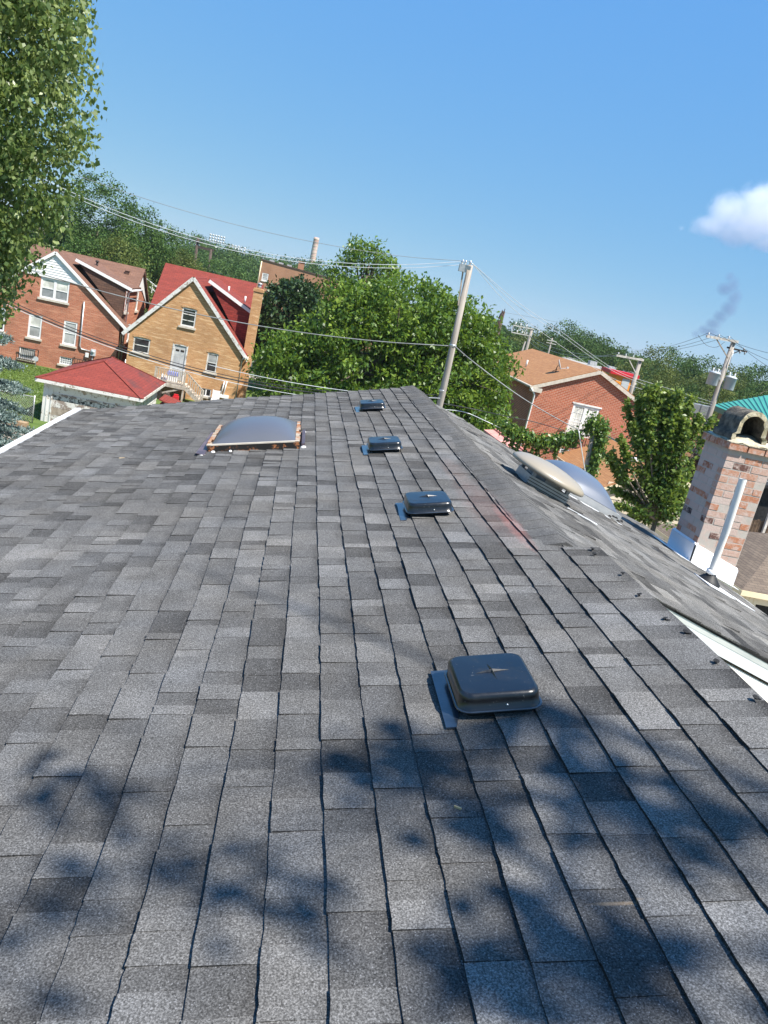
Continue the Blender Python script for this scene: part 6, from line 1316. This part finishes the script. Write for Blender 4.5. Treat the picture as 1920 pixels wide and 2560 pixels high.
# trees far and near behind the houses
far_tree(262, 428, 88, 6.0, 'far', 'tall dark tree behind the leafy left edge tree', 101, group='tall trees behind the brick houses', dens=2.6, ll=0.34)
far_tree(180, 470, 92, 6.5, 'far', 'dark tree mostly hidden by the leafy tree at left', 102, group='tall trees behind the brick houses', dens=2.2, ll=0.34)
far_tree(345, 500, 94, 5.0, 'far', 'second tall dark tree right of the tallest one on the left', 103, group='tall trees behind the brick houses', dens=2.2, ll=0.34)
far_tree(408, 555, 105, 4.6, 'far', 'lower dark tree above the gap between the two brick houses', 104, group='tall trees behind the brick houses', dens=1.8, ll=0.34)
far_tree(300, 590, 76, 4.2, 'far_yellow', 'lighter green tree right behind the brown roof of the red house', 105, group='tall trees behind the brick houses', dens=2.0, ll=0.3)
far_tree(215, 590, 74, 3.8, 'far', 'bushy tree behind the ridge of the brown roof', 106, group='tall trees behind the brick houses', dens=1.6, ll=0.3)
far_tree(470, 625, 95, 3.6, 'far_yellow', 'yellowish tree just above the ridge of the red roof', 107, group='tall trees behind the brick houses', dens=1.8, ll=0.3)
far_tree(430, 640, 110, 4.0, 'far', 'round tree left above the ridge of the red roof', 108, group='tall trees behind the brick houses', dens=1.4, ll=0.34)
for i, (px, top, D, rad) in enumerate(((455, 572, 220, 11), (495, 592, 260, 9), (530, 606, 240, 9), (565, 612, 250, 10), (602, 620, 260, 9), (640, 632, 270, 9), (675, 638, 280, 9), (705, 645, 250, 8), (740, 642, 230, 7), (775, 648, 220, 6.5), (800, 655, 230, 7), (560, 650, 150, 6), (610, 665, 150, 6))):
    far_tree(px, top, D, rad, 'far', ('tree', 'round tree', 'bushy tree')[i % 3] + ' of the distant line ' + ('under the left floodlight', 'left of the dark H frame', 'between the H frame and the floodlights', 'right of the left floodlight', 'below the right floodlight', 'just left of the apartment block', 'over the left corner of the apartment block', 'above the apartment roof', 'left of the smokestack', 'at the foot of the smokestack', 'right of the smokestack', 'directly behind the red roof chimney', 'touching the left wall of the apartment block')[i], 120+i, dens=0.75)
for i, (px, top, D, rad, mt, lb) in enumerate(((1300, 806, 170, 5, 'far', 'dark round tree behind the twin crossarm pole'), (1345, 822, 150, 5, 'far_yellow', 'light green tree right of the twin crossarm pole'), (1432, 806, 150, 7.5, 'far', 'tallest tree on the right horizon'), (1395, 850, 145, 5, 'far', 'dark tree left of the tallest right hand tree'), (1472, 830, 150, 5.5, 'far', 'tree on the right shoulder of the tallest right hand tree'),
        (1515, 838, 150, 5.5, 'far', 'tree above the ridge of the orange brown roof'), (1555, 866, 150, 5, 'far', 'tree left of the long crossarm pole top'), (1590, 885, 160, 5, 'far', 'tree behind the long crossarm pole'), (1650, 868, 85, 4.2, 'far_yellow', 'yellow green tree right of the long crossarm pole'), (1695, 868, 130, 5.5, 'far', 'dark tree crown left of the transformer pole'), (1735, 890, 120, 5, 'far', 'tree directly behind the transformers'), (1780, 892, 120, 5, 'far', 'tree right behind the transformer pole top'),
        (1830, 915, 110, 5, 'far_yellow', 'olive tree right of the transformer pole'), (1875, 908, 120, 5, 'far', 'dark tree near the right edge above the teal roof'), (1918, 905, 115, 5, 'far', 'last tree at the right edge above the teal roof'), (1430, 885, 105, 4.5, 'far', 'round dark bush tree beyond the orange brown roof'), (1480, 895, 105, 4, 'far', 'second dark bush tree beyond the orange brown roof'), (1620, 955, 75, 2.6, 'far_yellow', 'small yellowish tree below the long crossarm'), (1690, 930, 90, 4, 'far_yellow', 'olive tree left below the transformers'), (1275, 850, 130, 4, 'far', 'dark tree at the right edge of the broad middle tree'), (1800, 960, 80, 3.0, 'far_yellow', 'olive bush tree right below the transformers'), (1880, 965, 85, 3.4, 'far', 'dark bush tree behind the teal roof'), (1730, 960, 85, 3.2, 'far', 'dark bush tree behind the transformer pole foot'))):
    far_tree(px, top, D, rad, mt, lb, 150+i, dens=1.15)
# far belt of woods so that the land does not end bare
rb = np.random.default_rng(77); n_ = 60000
a = rb.uniform(radians(-55), radians(72), n_); dd = rb.uniform(400, 620, n_); P_ = np.column_stack([np.sin(a)*dd, np.cos(a)*dd, G + rb.uniform(0, 1, n_)**1.3*(7+2.0*np.sin(a*37)+1.5*np.sin(a*91))])
V_, F_ = leaf_quads(P_, 2.6, 2.0, 0.0, r=rb); tag(mesh_np('distant_woods', V_, F_, L['far'], tone=rb.uniform(0, 0.8, n_)), kind='stuff')
# overhanging tree behind us on the right; its twigs shade the foreground
SH = [(0.088, 2.128), (0.146, 2.055), (0.113, 1.958), (0.19, 2.008), (0.265, 1.775), (0.311, 1.72), (0.341, 1.654), (0.394, 1.678), (0.73, 1.841), (0.747, 1.732), (0.749, 1.65), (0.798, 1.613), (0.733, 1.918), (0.95, 1.75), (1.084, 1.617), (0.418, 1.323), (0.464, 1.296), (0.301, 1.205), (0.287, 1.255), (0.343, 1.173), (0.571, 1.203), (0.588, 1.163), (0.508, 1.172), (-0.878, 2.026), (-0.75, 1.981), (-0.702, 1.887), (-0.639, 1.854), (-0.409, 1.588), (-0.343, 1.529), (-0.442, 1.66), (-0.154, 1.558), (-0.133, 1.492), (-0.757, 1.47), (-0.724, 1.401), (-0.68, 1.661), (-0.61, 1.586), (0.03, 1.968), (0.744, 1.223)]
tb = Vector((9.2, -5.0, G)); ot = empty('tree', tb, 'tree behind the camera whose twigs shade the nearest shingles', 'tree'); ro = np.random.default_rng(81); P_ = []; m = MB()
tt = Vector((8.2, -4.6, 9.0)); m.tube([tb, Vector((9.0, -4.9, -1)), tt], [0.4, 0.3, 0.14], 10)
for k, (u, y) in enumerate(SH):
    T_ = 8.6 + 1.2*sin(k*2.4); c = rp(u, y) + SUN*T_; n_ = 14 if u > 0.1 else (9 if u > -0.3 else 7)
    P_.append(np.array(c) + ro.normal(0, 1, (n_, 3))*np.array([0.055, 0.055, 0.045])); m.tube([(5.6, -1.6, 8.4), Vector((5.6, -1.6, 8.0)).lerp(c, 0.5), c], [0.012, 0.006, 0.002], 4, caps=False)
for k in range(120):
    c = np.array([8.4, -5.2, 7.8]) + ro.normal(0, 1, 3)*np.array([1.2, 1.2, 1.6]); P_.append(c + ro.normal(0, 0.22, (30, 3)))
hub = Vector((5.6, -1.6, 8.6)); m.tube([tt.lerp(tb, 0.12), (7.2, -3.4, 8.6), hub, Vector((4.6, -0.4, 8.9))], [0.1, 0.05, 0.02, 0.006], 6)
P_ = np.concatenate(P_); V_, F_ = leaf_quads(P_, 0.12, 0.085, 0.4, r=ro); o = mesh_np('crown', V_, F_, L['cottonwood'], ot, tone=ro.uniform(0.2, 0.9, len(P_))); o['kind'] = 'stuff'
m.build('trunk', M['bark'], ot, uv=False)

# ------------------------------------------------------------------ street life beyond the houses
def car(loc, yaw, mat, label, L_=4.5, W_=1.8, H_=1.6, suv=True, group='cars beyond the houses'):
    r = empty('parked_car', loc, label, 'car', group); loc = Vector(loc); ca, sa = cos(yaw), sin(yaw)
    def T(x, y, z): return Vector((loc.x + x*ca - y*sa, loc.y + x*sa + y*ca, loc.z + z))
    prof = [(-L_/2, 0.35), (-L_/2, 0.85), (-L_/2+0.1, 0.95), (-0.30*L_, 1.0), (L_*0.22, 1.0), (L_/2-0.1, 0.85), (L_/2, 0.7), (L_/2, 0.35)]
    m = MB(); m.prism([T(x, -W_/2, z) for x, z in prof], T(0, W_/2, 0)-T(0, -W_/2, 0)); m.build('body', mat, r)
    cab = [(-0.47*L_ if suv else -0.36*L_, 1.0), (-0.42*L_ if suv else -0.24*L_, H_-0.05), (0.05*L_, H_), (0.22*L_, 1.0)]
    m = MB(); m.prism([T(x, -W_/2+0.08, z) for x, z in cab], T(0, W_/2-0.08, 0)-T(0, -W_/2+0.08, 0)); m.build('cabin', M['dark_glass'], r)
    m = MB(); m.prism([T(cab[1][0], -W_/2+0.1, H_-0.03), T(cab[2][0], -W_/2+0.1, H_+0.02), T(cab[2][0], W_/2-0.1, H_+0.02), T(cab[1][0], W_/2-0.1, H_-0.03)], (0, 0, 0.05)); m.build('roof', mat, r)
    for x in (-0.31*L_, 0.31*L_):
        for s in (-1, 1): m = MB(); m.lathe(T(x, s*(W_/2-0.1), 0.34), T(0, s, 0)-T(0, 0, 0), [(0.0005, -0.1), (0.34, -0.1), (0.34, 0.11), (0.2, 0.12), (0.0005, 0.12)], 14); m.build('wheel', M['rubber'], r, uv=False)
    for s in (-1, 1): m = MB(); q = T(L_/2, s*W_*0.36, 0.75); m.obox(q - (T(0, 0.15, 0)-T(0, 0, 0)), T(0, 0.3, 0)-T(0, 0, 0), T(0.02, 0, 0)-T(0, 0, 0), (0, 0, 0.12)); m.build('headlight', M['ceramic'], r)
car((-1.6, 71.0, G+0.02), pi, M['car_dark'], 'dark parked car half hidden by the broad tree beyond the tan house', H_=1.75)
for i, (px, py, lb) in enumerate(((1330, 876, 'white car on the distant road beyond the orange brown roof'), (1348, 878, 'second white car on the distant road'), (1376, 884, 'white van nearest the slim far pole'))):
    p = at(px, py, 280); car((p.x, p.y, G+0.02), 0.15, M['car_white'], lb, group='cars on the distant road', L_=4.8, H_=2.0)
# pale house with porch stairs between the two brick houses
h6 = empty('house', (-33, 128, G), 'pale far house behind trees between the two brick houses', 'house')
m = MB(); m.box(-44, 129, G, -28, 137, -3.4); m.build('wall', M['beige_siding'], h6)
roof_quad('roof', [(-44.6, 128.2, -3.6), (-27.4, 128.2, -3.6), (-27.4, 133, -1.2), (-44.6, 133, -1.2)], M['taupe_tiles'], h6)
for k in range(5): m = MB(); x = -38+k*2.3; m.box(x, 127.4, G, x+0.6, 128, -3.9); m.build('porch_column', M['cream_paint'], h6)
rl_ = empty('stair_railing', (-17.3, 88, G), 'white stair railing seen between the two brick houses', 'railing')
a, b = at(357, 690, 80), at(395, 720, 80); m = MB(); m.bar(a, b, 0.12, 0.12); m.bar(a - Z_*0.5, b - Z_*0.5, 0.1, 0.1); m.build('handrail', M['white_paint'], rl_)
for f_ in (0.0, 0.33, 0.66): m = MB(); p = a+(b-a)*f_; m.box(p.x-0.05, p.y-0.05, p.z-1.0, p.x+0.05, p.y+0.05, p.z); m.build('baluster', M['white_paint'], rl_)
m = MB(); m.box(b.x-0.1, b.y-0.1, G, b.x+0.1, b.y+0.1, b.z+0.2); m.build('newel', M['white_paint'], rl_)
rh = np.random.default_rng(91); bp = at(368, 735, 105); bc = np.array([bp.x, bp.y, G+1.0])
hb = empty('hedge_bush', (bp.x, bp.y, G), 'clipped round bush on the far lawn between the brick houses', 'bush'); d = rh.normal(0, 1, (1500, 3)); d /= np.linalg.norm(d, axis=1)[:, None]; P_ = bc + d*np.array([2.4, 1.6, 1.3])*rh.uniform(0.8, 1, (1500, 1))
V_, F_ = leaf_quads(P_, 0.3, 0.2, 0, r=rh); o = mesh_np('foliage', V_, F_, L['maple'], hb, tone=rh.uniform(0, 1, 1500)); o['kind'] = 'stuff'
m = MB(); m.tube([(bp.x, bp.y, G), (bp.x, bp.y, G+1)], 0.1, 6); m.build('stem', M['bark'], hb)
# low shop buildings beyond the red house
st = at(1290, 880, 180); sh = empty('shop_building', (st.x, st.y, G), 'distant shop with red and white fascia at the edge of the broad tree', 'shop')
a, b = at(1272, 858, 180), at(1310, 872, 180); m = MB(); m.box(a.x, a.y, G, b.x+1, a.y+6, min(a.z, b.z)-0.6); m.build('wall', M['flat_grey'], sh)
m = MB(); m.bar(at(1284, 865, 180), at(1296, 868, 180), 0.3, 0.9); m.build('red_fascia', M['red_sign'], sh); m = MB(); m.bar(at(1296, 868, 180), at(1308, 871, 180), 0.3, 0.8); m.build('white_fascia', M['white_paint'], sh)
sg = at(1286, 850, 175); sgn = empty('roadside_sign', (sg.x, sg.y, G), 'white sign panel with an orange red mark left of twin crossarm pole', 'sign')
m = MB(); m.box(sg.x-0.5, sg.y, sg.z-0.65, sg.x+0.55, sg.y+0.25, sg.z+0.65); pn = m.build('panel', M['white_paint'], sgn)
m = MB(); m.lathe((sg.x, sg.y-0.01, sg.z), (0,-1,0), [(0.36, -0.005), (0.34, 0.01), (0.0005, 0.012)], 7, False); m.build('mark', M['orange_panel'], pn)
m = MB(); m.tube([(sg.x, sg.y+0.12, G), (sg.x, sg.y+0.12, sg.z-0.6)], 0.15, 8); m.build('post', M['galv'], sgn)
fa, fb2 = at(1397, 893, 100), at(1590, 950, 82)
fs_ = empty('flat_building', (fa.x, fa.y, G), 'long low grey roofed building beyond the red brick house', 'building')
m = MB(); m.slab([fa, fb2, fb2+Vector((6, 14, 0)), fa+Vector((6, 14, 0))], 0.4); m.build('roof', M['flat_grey'], fs_)
m = MB(); m.prism([(fa.x+0.3, fa.y+0.3, G), (fb2.x+0.3, fb2.y+0.3, G), (fb2.x+6, fb2.y+13, G), (fa.x+6, fa.y+13, G)], (0, 0, min(fa.z, fb2.z)-0.45-G)); m.build('wall', M['white_paint'], fs_)
for f_ in (0.35, 0.6, 0.8, 0.88): m = MB(); p = fa+(fb2-fa)*f_ + Vector((2, 3, 0)); m.box(p.x, p.y, p.z-0.3, p.x+0.9, p.y+0.8, p.z+0.55); m.build('roof_unit', M['grey_metal'], fs_)
kk = at(1560, 955, 72); kb = empty('kiosk', (kk.x, kk.y, G), 'orange and red kiosk glimpsed behind the right rake of red house', 'kiosk')
m = MB(); m.box(kk.x-0.8, kk.y, G, kk.x+0.8, kk.y+2, kk.z+0.5); m.build('body', M['orange_panel'], kb); m = MB(); m.box(kk.x-1.6, kk.y-0.2, kk.z+0.5, kk.x+1.2, kk.y+2.2, kk.z+0.85); m.build('awning', M['red_sign'], kb); m = MB(); m.box(kk.x-0.2, kk.y-0.03, kk.z-0.6, kk.x+0.5, kk.y+0.01, kk.z+0.3); m.build('hatch', M['transformer'], kb)

# ------------------------------------------------------------------ cloud and smoke
def blob_volume(name, balls, dens, noise_scale, col, aniso, namp, thr, soft):
    """one closed hull; density = smooth union of round puffs, eaten into by noise, fading to nothing at its rim"""
    lo = Vector((min(c[i]-max(r)*1.25 for c, r in balls) for i in range(3))); hi = Vector((max(c[i]+max(r)*1.25 for c, r in balls) for i in range(3)))
    m = MB(); m.box(lo.x, lo.y, lo.z, hi.x, hi.y, hi.z)
    t = NT(name); t.t.nodes.remove(t.p); v = t.n('ShaderNodeVolumePrincipled'); v.inputs['Color'].default_value = col+(1,); v.inputs['Anisotropy'].default_value = aniso
    tot = None
    for c, (rw, rh) in balls:
        a = t.n('ShaderNodeVectorMath', operation='SUBTRACT'); t.l(t.pos(), a.inputs[0]); a.inputs[1].default_value = c
        b = t.n('ShaderNodeVectorMath', operation='MULTIPLY'); t.l(a.outputs[0], b.inputs[0]); b.inputs[1].default_value = (1/rw, 1/rw, 1/rh)
        d = t.n('ShaderNodeVectorMath', operation='LENGTH'); t.l(b.outputs[0], d.inputs[0])
        k = t.math('SUBTRACT', 1.15, d.outputs['Value'], True)
        tot = k if tot is None else t.math('MAXIMUM', tot, k)
    f = t.noise(noise_scale, 6, 0.62, None, 0.6)
    q = t.math('ADD', tot, t.math('MULTIPLY', t.math('SUBTRACT', f, 0.5), namp)); q = t.math('DIVIDE', t.math('SUBTRACT', q, thr), soft, True)
    q = t.math('MULTIPLY', q, t.math('MULTIPLY', tot, 4.0, True))
    t.l(t.math('MULTIPLY', q, dens), v.inputs['Density']); t.l(v.outputs[0], t.out.inputs['Volume'])
    return m.build(name, t.m, None, uv=False)
def ball(px, py, D, rw, rh): k = D/FPX; return (at(px, py, D), (rw*k, rh*k))
cl = blob_volume('cloud', [ball(1900, 545, 2600, 95, 78), ball(1985, 535, 2600, 110, 95), ball(1835, 540, 2620, 75, 56), ball(1775, 565, 2620, 55, 28), ball(1860, 590, 2600, 80, 30), ball(1930, 610, 2600, 70, 22), ball(1704, 571, 2620, 12, 11)], 0.0105, 0.014, (1, 1, 1), 0.2, 1.9, 0.22, 0.5)
tag(cl, 'white puffy cloud low in the blue sky at the right edge', 'cloud')
sk_ = blob_volume('smoke_plume', [ball(1740, 834, 1300, 14, 13), ball(1758, 824, 1300, 18, 14), ball(1782, 810, 1300, 22, 16), ball(1800, 792, 1300, 20, 18), ball(1822, 772, 1300, 22, 22), ball(1836, 745, 1300, 18, 26), ball(1832, 712, 1300, 18, 24), ball(1812, 722, 1300, 22, 18), ball(1825, 692, 1300, 14, 14), ball(1775, 830, 1300, 26, 14)], 0.034, 0.03, (0.30, 0.36, 0.52), 0.2, 1.0, 0.08, 0.7)
tag(sk_, 'thin bluish smoke plume rising above the trees at the right', 'smoke')
mm = MB(); mm.box(-660, -140, G-1.0, 710, 700, 26); hz_ = mm.build('haze', M['felt'], None, uv=False); hz_['kind'] = 'stuff'
t = NT('haze_air'); t.t.nodes.remove(t.p); v = t.n('ShaderNodeVolumePrincipled'); v.inputs['Color'].default_value = (0.80, 0.90, 1.0, 1); v.inputs['Density'].default_value = HAZE; v.inputs['Anisotropy'].default_value = 0.2
t.l(v.outputs[0], t.out.inputs['Volume']); hz_.data.materials.clear(); hz_.data.materials.append(t.m)
SC.cycles.volume_bounces = 5; SC.cycles.max_bounces = 8; SC.cycles.transparent_max_bounces = 16
